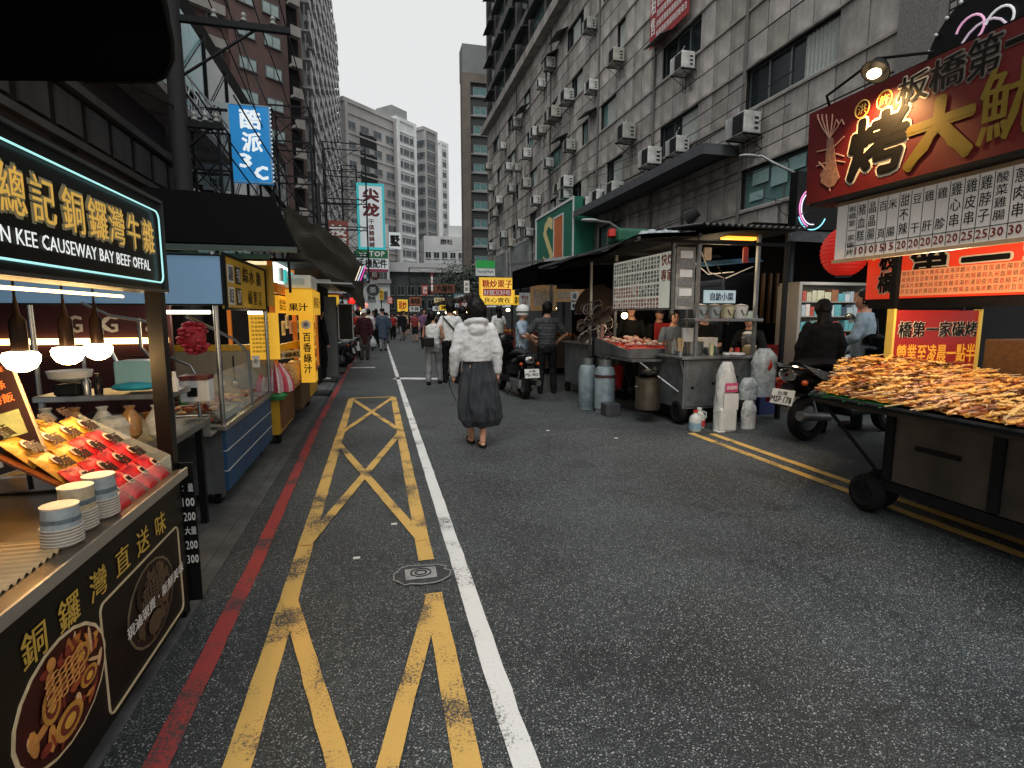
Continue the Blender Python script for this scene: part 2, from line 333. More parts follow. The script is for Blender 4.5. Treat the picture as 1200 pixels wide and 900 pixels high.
# manhole
m = thing('manhole_cover', 'small oval iron utility cover in a concrete collar set in the road between yellow strokes', 'manhole cover', (.19, 2.84, 0))
g = MB(); rq = random.Random(2); pl_ = [(.19+(.15+rq.uniform(-.018, .018))*math.copysign(abs(math.cos(t*.2618))**.7, math.cos(t*.2618)), 2.84+(.105+rq.uniform(-.012, .012))*math.copysign(abs(math.sin(t*.2618))**.8, math.sin(t*.2618))) for t in range(24)]; g.prism(pl_, 2, .004, .011); part(m, 'collar', g, mat('cement collar', '#3c3f40', .85, 0, .6, 40, .5)); g = MB(); g.tube([(p_[0], p_[1], .011) for p_ in pl_], .004, 4, close=True); part(m, 'collar_edge', g, mat('chalky rim', '#8d8f8e', .9, 0, .5, 60, .2))
g = MB(); g.bev(.19-.085, .19+.085, 2.84-.06, 2.84+.06, .0115, .019, .003); part(m, 'lid', g, mat('iron lid', '#a3a5a4', .5, .4, .4, 40, .3))
g = MB()
for q in (.03, .055): g.tube([(.19+q*math.cos(t*.3927), 2.84+q*.8*math.sin(t*.3927), .02) for t in range(16)], .004, 4, close=True)
part(m, 'ring', g, iron)
# drain grates on the left pavement
for i, (px, py) in enumerate([(393, 447), (385, 462), (402, 437)]):
    p = G(px, py); m = thing('drain_grate', ['slotted iron drain grate beside the yellow cart end', 'dark slotted drain grate nearest the camera on the left pavement', 'farthest slotted drain grate on the left pavement'][i], 'drain grate', (p.x-.15, p.y, .03))
    g = MB(); g.bev(p.x-.4, p.x+.05, p.y-.3, p.y+.3, .023, .04, .004); part(m, 'frame', g, iron)
    g = MB(); 
    for q in range(9): g.box(p.x-.37+.045*q, p.x-.35+.045*q, p.y-.27, p.y+.27, .038, .048)
    part(m, 'bars', g, steel_d)
# litter specks
for i, (px, py) in enumerate([(642, 505), (722, 514), (462, 615), (418, 655)]):
    p = G(px, py); g = MB(); g.box(p.x-.02, p.x+.02, p.y-.012, p.y+.012, .004, .009)
    single('paper_scrap', g, white, ['scrap of white paper on the road near the gas bottles', 'tiny white scrap on the road right of the walking woman', 'tiny white scrap left of the white line', 'small scrap on the yellow line'][i], 'litter')

# ================================================================== RIGHT GREY PANELLED BUILDING
FX = 11.0
pan_m = [mat('grey stone panel %s' % c, c, .7, 0, .3, 3, .12, dirt=.45) for c in ('#aaa5a0', '#9f9a95', '#b2aca5', '#969189')]
joint = mat('facade backing', '#232222', .85, 0, .3, 5, .1)
trim = mat('weathered cement trim', '#96918b', .8, 0, .3, 4, .15, dirt=.4)
winframe = mat('aluminium window frame', '#6d7172', .4, .5, .2, 8, .05)
winglass = mat('dark window glass', '#20282b', .08, 0, .4, 1.3, 0)
winglass2 = mat('greenish window glass', '#5f7f7e', .12, 0, .3, 1.5, 0)
curtain_m = mat('pale curtain', '#9aa09b', .85, 0, .3, 10, .2, stretch=(1, 8, 1))
RB = thing('apartment_building', 'long grey panelled apartment block with rows of window air conditioners along the right side', 'building', (FX, 10, 0))
PW = .85; Y0F, NC = 9.9, 52
rows = []      # (z0, z1, band)
for s in range(5):
    zt = 4.6+2.9*s
    rows.append((zt, zt+1.25, 'w')); rows.append((zt+1.25, zt+2.05, 'p')); rows.append((zt+2.05, zt+2.9, 'p'))
rows.insert(0, (3.75, 4.6, 'p'))
# windows: storey, first column, number of columns
wins = {(0, 2, 4), (1, 2, 4), (2, 3, 2), (1, 9, 3), (2, 9, 3), (0, 16, 3), (1, 16, 2), (2, 17, 2), (3, 16, 1), (3, 9, 2), (4, 12, 2), (4, 17, 2),
        (1, 22, 2), (2, 21, 1), (3, 22, 2), (4, 22, 3), (0, 23, 2), (1, 27, 2), (2, 26, 3), (3, 27, 1), (4, 28, 2), (1, 32, 2), (2, 32, 2), (3, 33, 2), (4, 34, 2),
        (0, 29, 3), (0, 35, 4), (1, 37, 3), (2, 38, 2), (3, 39, 3), (4, 40, 2), (0, 42, 3), (1, 44, 2), (2, 44, 3), (3, 45, 2), (0, 48, 2), (1, 49, 2), (2, 49, 2), (4, 46, 3), (3, 2, 4), (4, 3, 4)}
hole = set()
for (s, c, n) in wins:
    for q in range(c, c+n): hole.add((s, q))
g = MB(); g.box(FX+.25, FX+14, Y0F-.4, Y0F+NC*PW+.3, 0, 19); part(RB, 'wall', g, joint)
# backing strips around windows so that panels sit on a real wall
g = MB()
for s, (z0, z1, kind) in enumerate(rows):
    if kind == 'w':
        si = int(round((z0-4.6)/2.9)); c = 0
        while c < NC:
            if (si, c) in hole: c += 1; continue
            e = c
            while e < NC and (si, e) not in hole: e += 1
            g.box(FX+.035, FX+.26, Y0F+c*PW, Y0F+e*PW, z0, z1); c = e
    else: g.box(FX+.035, FX+.26, Y0F, Y0F+NC*PW, z0, z1)
part(RB, 'wall_core', g, joint)
pmesh = {}
stuffp = MB(); cnt = 0
cells = []
for (z0, z1, kind) in rows:
    si = int(round((z0-4.6)/2.9)) if kind == 'w' else None
    for c in range(NC):
        if kind == 'w' and (si, c) in hole: continue
        cells.append((c, z0, z1))
cells.sort(key=lambda q: (q[0]*PW)**2+(q[1]-3)**2*.3)
def pbox(mb, y, z0, z1, pr): mb.box(FX-pr, FX+.036, y+.02, y+PW-.02, z0+.02, z1-.02)
for i, (c, z0, z1) in enumerate(cells):
    y = Y0F+c*PW; pr = random.choice((0, .004, .008))
    if i < 296:
        key = (round(z1-z0, 2), random.randrange(4))
        if key not in pmesh:
            mb = MB(); mb.box(0, .036, .02, PW-.02, .02, key[0]-.02); o = part(RB, 'panel', mb, pan_m[key[1]]); o.data.transform(Matrix.Translation(RB.location)); pmesh[key] = o.data
        else:
            o = bpy.data.objects.new('panel', pmesh[key]); COL.objects.link(o); o.parent = RB
        o.location = (FX-pr-RB.location.x, y-RB.location.y, z0)
    else: stuffp.k = random.randrange(4); pbox(stuffp, y, z0, z1, pr)
part(RB, 'panel', stuffp, pan_m, stuff=True)
for z in [4.6+2.9*s-.04 for s in range(6)]+[4.6+2.9*s+1.25+.0 for s in range(5)]:
    g = MB(); g.box(FX-.06, FX+.034, Y0F-.02, Y0F+NC*PW, z-.03, z+.03); part(RB, 'ledge', g, trim)
g = MB(); g.box(FX-.55, FX+.2, Y0F, Y0F+NC*PW+.3, 18.95, 19.25); g.box(FX-.62, FX-.5, Y0F, Y0F+NC*PW+.3, 18.9, 19.5); part(RB, 'cornice', g, trim)
def window_mb(y0, y1, z0, z1, x, n):
    f = MB(); p = MB(); t = .05
    f.box(x-.03, x+.05, y0, y1, z0, z0+t); f.box(x-.03, x+.05, y0, y1, z1-t, z1)
    for q in range(n+1):
        yy = y0+(y1-y0)*q/n; f.box(x-.028, x+.048, max(y0, yy-t/2), min(y1, yy+t/2), z0+t, z1-t)
    p.box(x+.01, x+.02, y0+.01, y1-.01, z0+t, z1-t); return f, p
for (s, c, n) in sorted(wins):
    y0 = Y0F+c*PW; y1 = y0+n*PW; z0 = 4.6+2.9*s; z1 = z0+1.25
    f, p = window_mb(y0+.02, y1-.02, z0+.03, z1-.03, FX+.16, max(2, n))
    wo_ = part(RB, 'window', f, winframe); gm = random.choice([winglass, winglass, winglass2]); part(wo_, 'pane', p, gm)
    g = MB(); g.box(FX-.03, FX+.12, y0-.03, y1+.03, z0-.002, z0+.045); part(wo_, 'sill', g, mat('pale sill', '#a8a8a2', .7, 0, .2, 8, .05))
    if random.random() < .55 or (s, c) in ((1, 2), (0, 16), (1, 16)):
        a0 = y0+PW*random.choice((.1, .9)); a1 = min(y1-.05, a0+PW*1.3)
        g = MB(); k = 24
        g.sheet(lambda u_, v_: (FX+.13+.018*math.sin(u_*k*2.2), a0+(a1-a0)*u_, z0+.1+(z1-z0-.2)*v_), 60, 1); part(wo_, 'curtain', g, curtain_m)
# long blind on the near window, papers on the lower one
cw = [o for o in RB.children if o.name.startswith('window')][0]
g = MB()
for (ya, yb, za, zb) in ((12.5, 13.1, 5.35, 5.7), (13.15, 13.8, 5.1, 5.62), (13.9, 14.6, 5.3, 5.72), (14.1, 14.7, 4.85, 5.1), (11.7, 12.4, 5.2, 5.7)): g.box(FX+.105, FX+.11, ya, yb, za, zb)
part(cw, 'taped_paper', g, mat('pale paper', '#8fb0ae', .8, 0, .15, 9, .02))
# near end: pillar, tiled bay
g = MB(); g.box(FX-.15, FX+.25, Y0F-.9, Y0F-.02, 0, 19)
part(RB, 'corner_pillar', g, mat('mottled granite', '#6f6c69', .6, 0, .5, 25, .1))
g = MB(); g.box(FX+.1, FX+.4, 2, Y0F-.9, 3.6, 14); part(RB, 'bay_wall', g, joint)
tl = MB(); tm = mat('small square wall tile', '#8b8a88', .5, 0, .3, 3, .05)
for a in range(46):
    for b_ in range(40):
        y = Y0F-.92-(a+1)*.15; z = 5.4+b_*.15
        tl.box(FX+.07, FX+.1, y+.02, y+.13, z+.02, z+.13)
part(RB, 'tile', tl, tm, stuff=True)
# canopy over the pavement shops
g = MB(); g.box(FX-1.25, FX-.01, 15.2, 26.3, 6.42, 6.5); g.box(FX-1.29, FX-1.24, 15.2, 26.3, 6.3, 6.62); g.box(FX-1.25, FX-.01, 15.15, 15.2, 6.3, 6.62)
part(RB, 'canopy', g, mat('grimy canopy metal', '#55575a', .6, .3, .3, 4, .1))
# ground floor shop fronts (dark)
g = MB(); g.box(FX-.02, FX+.3, 8, 54, 0, 3.7); part(RB, 'shop_front', g, mat('dark shop front', '#1b1a1a', .7, 0, .4, 3, .1))
for i in range(10):
    y = 15.5+i*3.9; g = MB(); g.box(FX-.12, FX-.03, y, y+3.4, .15, 2.6); g2 = MB()
    for q in range(18): g2.box(FX-.16, FX-.12, y+.05, y+3.35, .2+q*.13, .3+q*.13)
    o = part(RB, 'shutter', g, steel_d); part(o, 'shutter_slats', g2, mat('shutter grey', '#4d4f50', .6, .3, .3, 5, .1))
# wall sign boxes on the facade (blank weathered light boxes)
for i, (ya, yb, za, zb) in enumerate([(38.0, 44.0, 4.2, 7.0), (45.2, 50.0, 4.4, 6.9)]):
    m = thing('wall_signboard', ['blank grey weathered signboard next to the green lettered wall sign', 'farther blank grey signboard low on the panelled facade'][i], 'signboard', (FX-.2, ya, za))
    g = MB(); board(g, (FX-.22, yb, za), (0, -1, 0), Z_, yb-ya, zb-za, .15); part(m, 'board', g, mat('faded sign face', '#7f8482', .6, 0, .4, 2, .05, dirt=.4))
    g = MB(); frame(g, (FX-.22, yb, za), (0, -1, 0), Z_, yb-ya, zb-za, .12, .03); part(m, 'frame', g, mat('pale frame', '#a5aaa8', .5, .2, .2, 5, .05))
# green sign with orange block and cream S
m = thing('green_wall_sign', 'tall green wall sign with cream S and orange block on the grey building', 'sign', (FX-.4, 29.2, 3.2))
GX = 9.8; ya_, yb_ = PX(628, 290, GX).y, PX(672, 290, GX).y; yv = lambda px: PX(px, 290, GX).y
g = MB(); g.box(GX+.01, FX-.02, yb_, ya_, 3.4, 7.4); part(m, 'board', g, mat('sign green', '#1d6a55', .5, 0, .2, 2, .03))
g = MB(); frame(g, (GX, ya_, 3.4), (0, -1, 0), Z_, ya_-yb_, 4.0, .12, .04); part(m, 'frame', g, white)
g = MB(); board(g, (GX, yv(649), 4.5), (0, -1, 0), Z_, yv(649)-yv(659), 2.3, .02); part(m, 'orange_block', g, mat('sign orange', '#c06a38', .5, 0, .15, 3, .02))
g = MB(); frame(g, (GX-.01, yv(648.5), 4.42), (0, -1, 0), Z_, yv(648.5)-yv(660), 2.46, .1, .01); part(m, 'block_border', g, white)
lettering(m, 'S', (GX-.01, yv(637), 4.1), (0, -1, 0), Z_, yv(637)-yv(648), 2.9, mat('cream letter', '#d8c98a', .5, 0, 0), .03)
lettering(m, '香雞排', (GX-.01, yv(634), 3.5), (0, -1, 0), Z_, yv(634)-yv(648), .42, whitelet, .02)
# red banner high on facade
m = thing('red_banner', 'red vinyl banner with rows of white characters high on the grey facade', 'banner', (FX-.3, 18, 11))
bq = [PX(761, 58, 10.7), PX(807, 14, 10.7), PX(807, -40, 10.7), PX(761, -4, 10.7)]
g = MB(); g.slab([(10.7, bq[0].y, 11.75), (10.7, bq[1].y, 11.75), (10.7, bq[1].y, 14.2), (10.7, bq[0].y, 14.2)], .02); part(m, 'sheet', g, mat('banner red', '#8e1f20', .6, 0, .15, 5, .05))
for r_ in range(6): lettering(m, '招租電洽房屋買賣租售服務'[r_:]+'招租電洽'[:r_], (10.68, bq[0].y-.55, 13.75-r_*.36), (0, -1, 0), Z_, 2.1, .26, whitelet, .01, res=1)
lettering(m, '租售', (10.68, bq[0].y-.1, 12.1), (0, -1, 0), Z_, .38, 1.5, whitelet, .02, vertical=True)

# air conditioners
acw = mat('air conditioner casing', '#bcbfba', .5, 0, .2, 7, .05, dirt=.35); acd = mat('air conditioner grille', '#2b2d2e', .6, .2, .2, 20, .1)
def make_ac(label):
    t = thing('air_conditioner', label, 'air conditioner', (0, 0, 0), 'air conditioners on the grey panelled facade')
    g = MB(); g.bev(-.62, -.1, -.42, .42, .1, .66, .015); part(t, 'casing', g, acw)
    g = MB(); g.box(-.64, -.615, -.38, .05, .14, .62); 
    for q in range(8): g.box(-.655, -.64, -.37, .04, .16+q*.056, .175+q*.056)
    part(t, 'grille', g, acd)
    g = MB()
    for q in range(3): g.box(-.30, -.18, -.432, -.42, .2+.13*q, .26+.13*q)
    part(t, 'side_vent', g, acd)
    for y in (-.36, .36):
        g = MB(); g.box(-.62, .05, y-.015, y+.015, .07, .1); g.tube([(-.58, y, .08), (0, y, -.28)], .012, 4); g.box(0, .03, y-.015, y+.015, -.3, .1); part(t, 'bracket', g, iron)
    g = MB(); g.tube([(-.2, .44, .5), (-.1, .6, .75), (-.05, .62, 1.1), (0, .5, 1.25)], .018, 5); part(t, 'pipe', g, mat('pipe wrap', '#b9bcb7', .6, 0, .2, 8, .1))
    return t
STAINS = []
acs = [(873, 150), (795, 172), (764, 187), (801, 75), (735, 158), (722, 68), (691, 30), (693, 101), (634, 98), (665, 115), (651, 134), (645, 138), (634, 152), (628, 156), (606, 146), (618, 181), (668, 171), (643, 191),
       (589, 171), (596, 196), (606, 196), (572, 195), (665, 215), (655, 220), (618, 216), (645, 76), (713, 230), (703, 232), (722, 225), (691, 241), (664, 228), (600, 222), (585, 235), (580, 250), (628, 235), (610, 262), (590, 275), (600, 285), (620, 272), (575, 220), (577, 290)]
ordn = ['first', 'second', 'third', 'fourth', 'fifth', 'sixth', 'seventh', 'eighth', 'ninth', 'tenth', 'eleventh', 'twelfth', 'thirteenth']
lst = []
for (px, py) in acs: p = PX(px, py, 10.7); lst.append((max(0, int((p.z-4.2)/2.9)), p.y, p.z))
lst.sort(); proto = None; per = {}
for (s, y, z) in lst:
    per[s] = per.get(s, 0)+1
    lb = 'window air conditioner, %s from near end, on %s floor row of the grey facade' % (ordn[min(12, per[s]-1)], ordn[s])
    if proto is None: o = proto = make_ac(lb)
    else: o = copy_tree(proto, None, lb)
    o.location = (FX, y, z-.38); k = random.uniform(.85, 1.15); o.scale = (k, k*random.uniform(.8, 1.2), k); tint = random.choice(['#bcbfba', '#a5a7a0', '#cfd1cc', '#adaaa0'])
    for ch in o.children:
        if ch.name.startswith('casing'): ch.material_slots[0].link = 'OBJECT'; ch.material_slots[0].material = mat('casing '+tint, tint, .5, 0, .3, 5, .05, dirt=.5)
    STAINS.append((y, z-.3, random.uniform(.6, 1.5)))
sm = bpy.data.materials.new('drip stain'); sm.use_nodes = True; t_ = sm.node_tree; b_ = t_.nodes['Principled BSDF']; b_.inputs['Base Color'].default_value = (.03, .028, .026, 1); b_.inputs['Roughness'].default_value = .9
tcs = t_.nodes.new('ShaderNodeTexCoord'); mps = t_.nodes.new('ShaderNodeMapping'); mps.inputs['Scale'].default_value = (1, 9, .5); ns_ = t_.nodes.new('ShaderNodeTexNoise'); ns_.inputs['Scale'].default_value = 1.6; mrs = t_.nodes.new('ShaderNodeMapRange'); mrs.inputs[1].default_value = .45; mrs.inputs[2].default_value = .75; mrs.inputs[4].default_value = .75
t_.links.new(tcs.outputs['Object'], mps.inputs[0]); t_.links.new(mps.outputs[0], ns_.inputs['Vector']); t_.links.new(ns_.outputs[0], mrs.inputs[0]); t_.links.new(mrs.outputs[0], b_.inputs['Alpha'])
g = MB()
for (y, z, L) in STAINS+[(11+i*1.9, random.choice([4.5, 7.4, 10.3, 13.2]), random.uniform(.7, 1.8)) for i in range(22)]:
    w2 = random.uniform(.2, .5); g.add([(FX-.0125, y-w2, z-L), (FX-.0125, y+w2, z-L*.8), (FX-.0125, y+w2*.8, z), (FX-.0125, y-w2, z)], [(0, 1, 2, 3)])
part(RB, 'drip_stain', g, sm, stuff=True)
# small metal awnings over some windows
aw = mat('awning sheet', '#4b4e50', .6, .2, .3, 5, .1)
for i, (px, py, wd) in enumerate([(655, 44, 1.6), (775, 48, 1.3), (690, 135, 1.2), (645, 68, 1.4), (612, 130, 2.0), (655, 165, 1.4)]):
    p = PX(px, py, 10.7); g = MB(); g.slab([(FX-.7, p.y-wd/2, p.z-.1), (FX-.7, p.y+wd/2, p.z-.1), (FX, p.y+wd/2, p.z+.25), (FX, p.y-wd/2, p.z+.25)], .03)
    part(RB, 'awning', g, aw)
# upper stepped block with hung balconies
UB = thing('balcony_block', 'upper part of the grey block stacked with caged balconies and awnings against the sky', 'building', (FX, 32, 19.3))
g = MB(); g.box(FX+.9, FX+13, 12, 58, 19.25, 44); part(UB, 'wall', g, mat('pale upper wall', '#8c8985', .8, 0, .3, 2, .1, dirt=.4))
cage_m = mat('balcony cage iron', '#3a3d3f', .5, .4, .3, 8, .1); slabm = mat('balcony slab', '#5d5b58', .8, 0, .3, 5, .15)
def balcony(y, z, wd, kind):
    g = MB(); g.box(-.55, .9, -wd/2, wd/2, 0, .14); g.box(-.55, -.47, -wd/2, wd/2, .14, .95 if kind != 1 else .5)
    b_ = part(UB, 'balcony', g, slabm); b_.location = (0, 0, 0)
    c = MB()
    for q in range(11): yy = -wd/2+wd*q/10; c.box(-.55, -.53, yy-.012, yy+.012, .9, 2.2)
    c.box(-.56, -.52, -wd/2, wd/2, 1.5, 1.54); c.box(-.56, -.52, -wd/2, wd/2, 2.18, 2.24)
    gl = MB(); gl.box(-.3, -.28, -wd/2+.05, wd/2-.05, .95, 2.2)
    aw_ = MB(); aw_.slab([(-1.0, -wd/2-.1, 2.15), (-1.0, wd/2+.1, 2.15), (.5, wd/2+.1, 2.5), (.5, -wd/2-.1, 2.5)], .04)
    for nm, mb, mm in (('cage', c, cage_m), ('balcony_glass', gl, winglass if kind else winglass2), ('awning_roof', aw_, aw if kind != 2 else mat('green awning', '#3d5450', .6, .1, .3, 5, .1))):
        o = part(b_, nm, mb, mm)
    return b_
protos = []
for r_ in range(6):
    for c_ in range(11):
        k = (r_*3+c_) % 3
        y = 14.5+c_*3.75; z = 19.5+r_*2.95
        if len(protos) < 3:
            b_ = balcony(0, 0, [3.0, 2.6, 3.2][len(protos)], len(protos)); protos.append(b_)
            for q in [b_]+list(b_.children): q.data.transform(Matrix.Translation(UB.location))
        else: b_ = copy_tree(protos[k], UB)
        b_.location = (.45, y-32, z-19.3)
for c_ in range(12): y = 12.6+c_*3.75; g = MB(); g.box(FX-.1, FX+.95, y-.15, y+.15, 19.3, 37); part(UB, 'pier', g, slabm)
# drain pipes and cables across the facade
for y in (15.0, 20.6, 26.3, 34.0, 42.6): g = MB(); g.tube([(FX-.07, y, 3.8), (FX-.07, y, 19)], .05, 6); part(RB, 'drain_pipe', g, mat('grey drain pipe', '#5c5a57', .6, 0, .2, 5, .05))
for i in range(9):
    g = MB(); y0 = random.uniform(11, 20); z0 = random.uniform(4.2, 8); L = random.uniform(10, 25)
    g.tube([(FX-.14-.1*math.sin(3.14*t/12), y0+L*t/12, z0+.2*i*.3-.5*math.sin(3.14*t/12)+.06*t) for t in range(13)], .014, 4)
    part(RB, 'cable', g, black)
# ================================================================== FAR TOWERS (corner-on to the street)
def facade(parent, O, u, W, H, st, bays, ww, wh, sill, fr, gl, n=None, depth=.12, z0=0, frame_=.06, skip=None, band=None):
    """individual windows on a wall plane: O lower left corner, u along the wall, outward normal n"""
    u = Vector(u).normalized(); n = Vector(n).normalized(); O = Vector(O); base = Vector(parent['_base'])
    rot = Matrix((u, Vector((0, 0, 1)), n)).transposed().to_4x4()      # local x along wall, y up, z outward
    f = MB(); t = frame_
    f.k = 0
    for (x0, x1, y0, y1) in ((0, ww, 0, t), (0, ww, wh-t, wh), (0, t, t, wh-t), (ww-t, ww, t, wh-t), (ww/2-t/2, ww/2+t/2, t, wh-t)): f.box(x0, x1, y0, y1, .0, depth*.5)
    f.box(-.05, ww+.05, -.1, -.0, 0, depth*1.3)
    f.box(t, ww-t, t, wh-t, .002, .02, k=1)
    me = None; k = 0
    for r_ in range(int((H-z0)/st)):
        for b_ in range(bays):
            if skip and skip(r_, b_): continue
            p = O+u*(W*(b_+.5)/bays-ww/2)+Vector((0, 0, z0+r_*st+sill))
            if me is None:
                o = mesh_obj('window', f, [fr, gl]); me = o.data
            else: o = bpy.data.objects.new('window', me); COL.objects.link(o)
            o.parent = parent; M = rot.copy(); M.translation = p-base; o.matrix_local = M; k += 1
            if k >= 290: return
def obox(mb, O, u, v, W, D, z0, z1, k=None):     # box on an oriented footprint
    u = Vector(u).normalized(); v = Vector(v).normalized(); O = Vector((O[0], O[1], 0))
    q = [O, O+u*W, O+u*W+v*D, O+v*D]; vs = [p+Vector((0, 0, z)) for z in (z0, z1) for p in q]
    mb.add(vs, [(3, 2, 1, 0), (4, 5, 6, 7), (0, 1, 5, 4), (1, 2, 6, 5), (2, 3, 7, 6), (3, 0, 4, 7)], k)
grey1 = mat('grey tower render', '#a3a19e', .8, 0, .2, .25, .05, dirt=.3); grey2 = mat('pale tower panels', '#cfd1d0', .7, 0, .15, .3, .03, dirt=.2)
grey3 = mat('dark tower tile', '#858687', .75, 0, .2, .3, .05, dirt=.25); farglass = mat('far window glass', '#39444a', .15, 0, .5, .4, 0); farframe = mat('far window frame', '#8c8f8f', .6, 0, .1, 1, 0)
s2 = math.sqrt(.5); UR = Vector((s2, s2, 0)); UL = Vector((-s2, s2, 0)); NR = Vector((s2, -s2, 0)); NL = Vector((-s2, -s2, 0))
def corner_tower(name, label, px, top, wr, wl, Y, m1, m2, st, bR, bL, wwR, extra=None, ww_h=1.6):
    K = PY(px, top, Y); H = K.z; t = thing(name, label, 'building', (K.x, K.y, 0))
    # lengths from picture widths
    def length(pxe, U):
        d = ray(pxe, top); d = Vector((d.x, d.y)); k = Vector((K.x, K.y)); u2 = Vector((U.x, U.y))
        # k + u2*L = d*s
        det = u2.x*(-d.y)+d.x*u2.y; L = (-k.x*(-d.y)+(-d.x)*k.y)/det; return abs(L)
    LR = length(wr, UR); LL = length(wl, UL)
    g = MB(); obox(g, K, UR, UL, LR, LL, 0, H); part(t, 'wall', g, m1)
    g = MB()
    nfl = int(H/st)
    for r_ in range(1, nfl+1): 
        z = r_*st; obox(g, Vector((K.x, K.y, 0))+NR*.25, UR, UL, LR, .26, z-.25, z+.05)
    o = part(t, 'floor_bands', g, m2, stuff=True)
    facade(t, (K.x, K.y, 0)+NR*.02 if False else Vector((K.x, K.y, 0))+NR*.02, UR, LR, H-1, st, bR, wwR, ww_h, .9, farframe, farglass, NR)
    if bL: facade(t, Vector((K.x, K.y, 0))+UL*LL+NL*.02, -UL, LL, H-1, st, bL, wwR, ww_h, .9, farframe, farglass, NL)
    g = MB()
    for q in (0, LR): obox(g, Vector((K.x, K.y, 0))+UR*(q-(.8 if q else 0))+NR*.5, UR, UL, .8, .5, 0, H+.01)
    part(t, 'corner_pier', g, m2)
    g = MB(); obox(g, Vector((K.x, K.y, 0))+NR*.3+NL*.3, UR, UL, LR+.6, LL+.6, H, H+.9); part(t, 'parapet', g, m2)
    if extra: extra(t, K, H, LR, LL)
    return t
def crown(t, K, H, LR, LL):
    g = MB(); obox(g, Vector((K.x, K.y, 0))+UL*LL*.2+UR*.5, UR, UL, LR*.8, LL*.6, H+.9, H+4.2); part(t, 'roof_house', g, grey3)
def openfl(t, K, H, LR, LL):
    g = MB()
    for r_ in range(7):
        z = H-5.2-r_*4.2; obox(g, Vector((K.x, K.y, 0))+UR*LR*.28+NR*.12, UR, UL, LR*.32, .1, z-2.9, z)
    part(t, 'gallery_shade', g, mat('painted gallery shade', '#232626', .9, 0, .2, 1, 0))  # dark slabs on the wall stand in for shade in open floors
corner_tower('grey_tower', 'broad grey tower with dark open galleries behind the white vertical sign', 402, 118, 462, 396, 130, grey1, grey1, 4.2, 4, 0, 2.6, openfl)
corner_tower('white_tower', 'tall white and grey tower with bright corner columns and roof house', 464, 140, 486, 433, 150, grey2, grey2, 3.3, 3, 4, 2.2, crown)
corner_tower('slim_tower', 'darker slim tower right of the white tower', 496, 152, 511, 487, 165, grey3, grey1, 3.3, 3, 3, 2.0, None)
corner_tower('pale_tower', 'farthest thin pale tower left of the brown pilaster block', 515, 168, 524, 509, 190, grey2, grey2, 3.4, 2, 0, 2.0, None)
# low white building with sign letters
m = thing('low_white_building', 'low stepped white building with rows of square openings at the street end', 'building', (14, 118, 0))
W0 = PY(497, 300, 115); W1 = PY(545, 300, 115); zt = PY(520, 277, 115).z; zb = PY(520, 345, 115).z
g = MB(); g.box(W0.x, W1.x, 115, 125, 0, zt); g.box((W0.x+W1.x)/2+1, W1.x-.5, 116, 124, zt, zt+2.4); part(m, 'wall', g, grey2)
facade(m, (W0.x, 114.98, 0), X_, W1.x-W0.x, zt, 3.1, 5, 1.2, 1.3, .9, grey2, farglass, -Y_)
lettering(m, 'HOTEL'[:0] or '旅社', (W0.x+3.4, 114.9, zt-1.6), X_, Z_, 2.6, 1.1, blacklet, .03)
# brown pilaster block right of centre
Yb = 78
A0 = PY(541, 84, Yb); A1 = PY(551, 84, Yb); A2 = PY(574, 84, Yb); ZT = A0.z
m = thing('brown_corner_block', 'dark high block with a brown pilaster and teal windows beyond the grey block', 'building', (A0.x, Yb, 0))  # teal is the plain glass colour
g = MB(); g.box(A1.x, A1.x+22, Yb+.35, Yb+6, 0, ZT); part(m, 'wall', g, mat('near black tile', '#2b2d2e', .6, 0, .3, .5, .05))
g = MB(); g.box(A0.x, A1.x, Yb, Yb+1.5, 0, ZT); g.box(A1.x, A1.x+22, Yb, Yb+.4, ZT-1.2, ZT+.02); part(m, 'pilaster', g, mat('brown stone pilaster', '#665d55', .75, 0, .3, .6, .08, dirt=.3))
g = MB(); g.box(A0.x+.3, A1.x+22, Yb+1.2, Yb+4, ZT, PY(540, 45, Yb).z); part(m, 'upper_wall', g, mat('bare cement', '#77797a', .8, 0, .2, .4, .05, dirt=.3))
st = (ZT-1.5)/13
facade(m, (A1.x+.2, Yb+.33, 0), X_, 4.8, ZT-1.5, st, 2, 1.9, st*.42, st*.5, farframe, winglass2, -Y_, skip=lambda r_, b_: r_ < 1)
facade(m, (A1.x+5.2, Yb+.33, 0), X_, 7, ZT-1.5, st, 2, 1.6, st*.42, st*.5, farframe, farglass, -Y_)
g = MB()
for r_ in range(13): g.box(A1.x+.05, A1.x+12, Yb+.1, Yb+.34, st*r_+st*.38, st*r_+st*.46)
part(m, 'ledge', g, grey3, stuff=True)
# overhead walkway / low grey arcade closing the street
m = thing('street_end_arcade', 'low grey arcade building with pale cornice closing the end of the street', 'building', (2, 92, 0))
a0 = PY(452, 345, 92); a1 = PY(545, 345, 92); z1 = PY(500, 312, 92).z
g = MB(); g.box(a0.x, a1.x+3, 92, 100, 0, z1); part(m, 'wall', g, mat('arcade grey', '#4d5254', .7, 0, .4, .8, .1, dirt=.4))
g = MB(); g.box(a0.x-.3, a1.x+3, 91.5, 92, z1-1.0, z1+.5); part(m, 'cornice', g, grey2)
facade(m, (a0.x, 91.98, 0), X_, a1.x-a0.x, z1-1, 2.2, 8, 1.2, 1.5, .4, farframe, winglass, -Y_)
b0 = PY(398, 340, 80); b1 = PY(462, 340, 80); zz = PY(440, 262, 80).z
m = thing('grey_shop_house', 'plain light grey shop house under the towers left of the street end', 'building', (b0.x, 80, 0))
g = MB(); g.box(b0.x, b1.x-.6, 80, 90, 0, zz); part(m, 'wall', g, grey2)
g = MB(); g.box(b0.x, b1.x-.4, 79.6, 80, zz*.42, zz*.46); part(m, 'ledge', g, grey1)
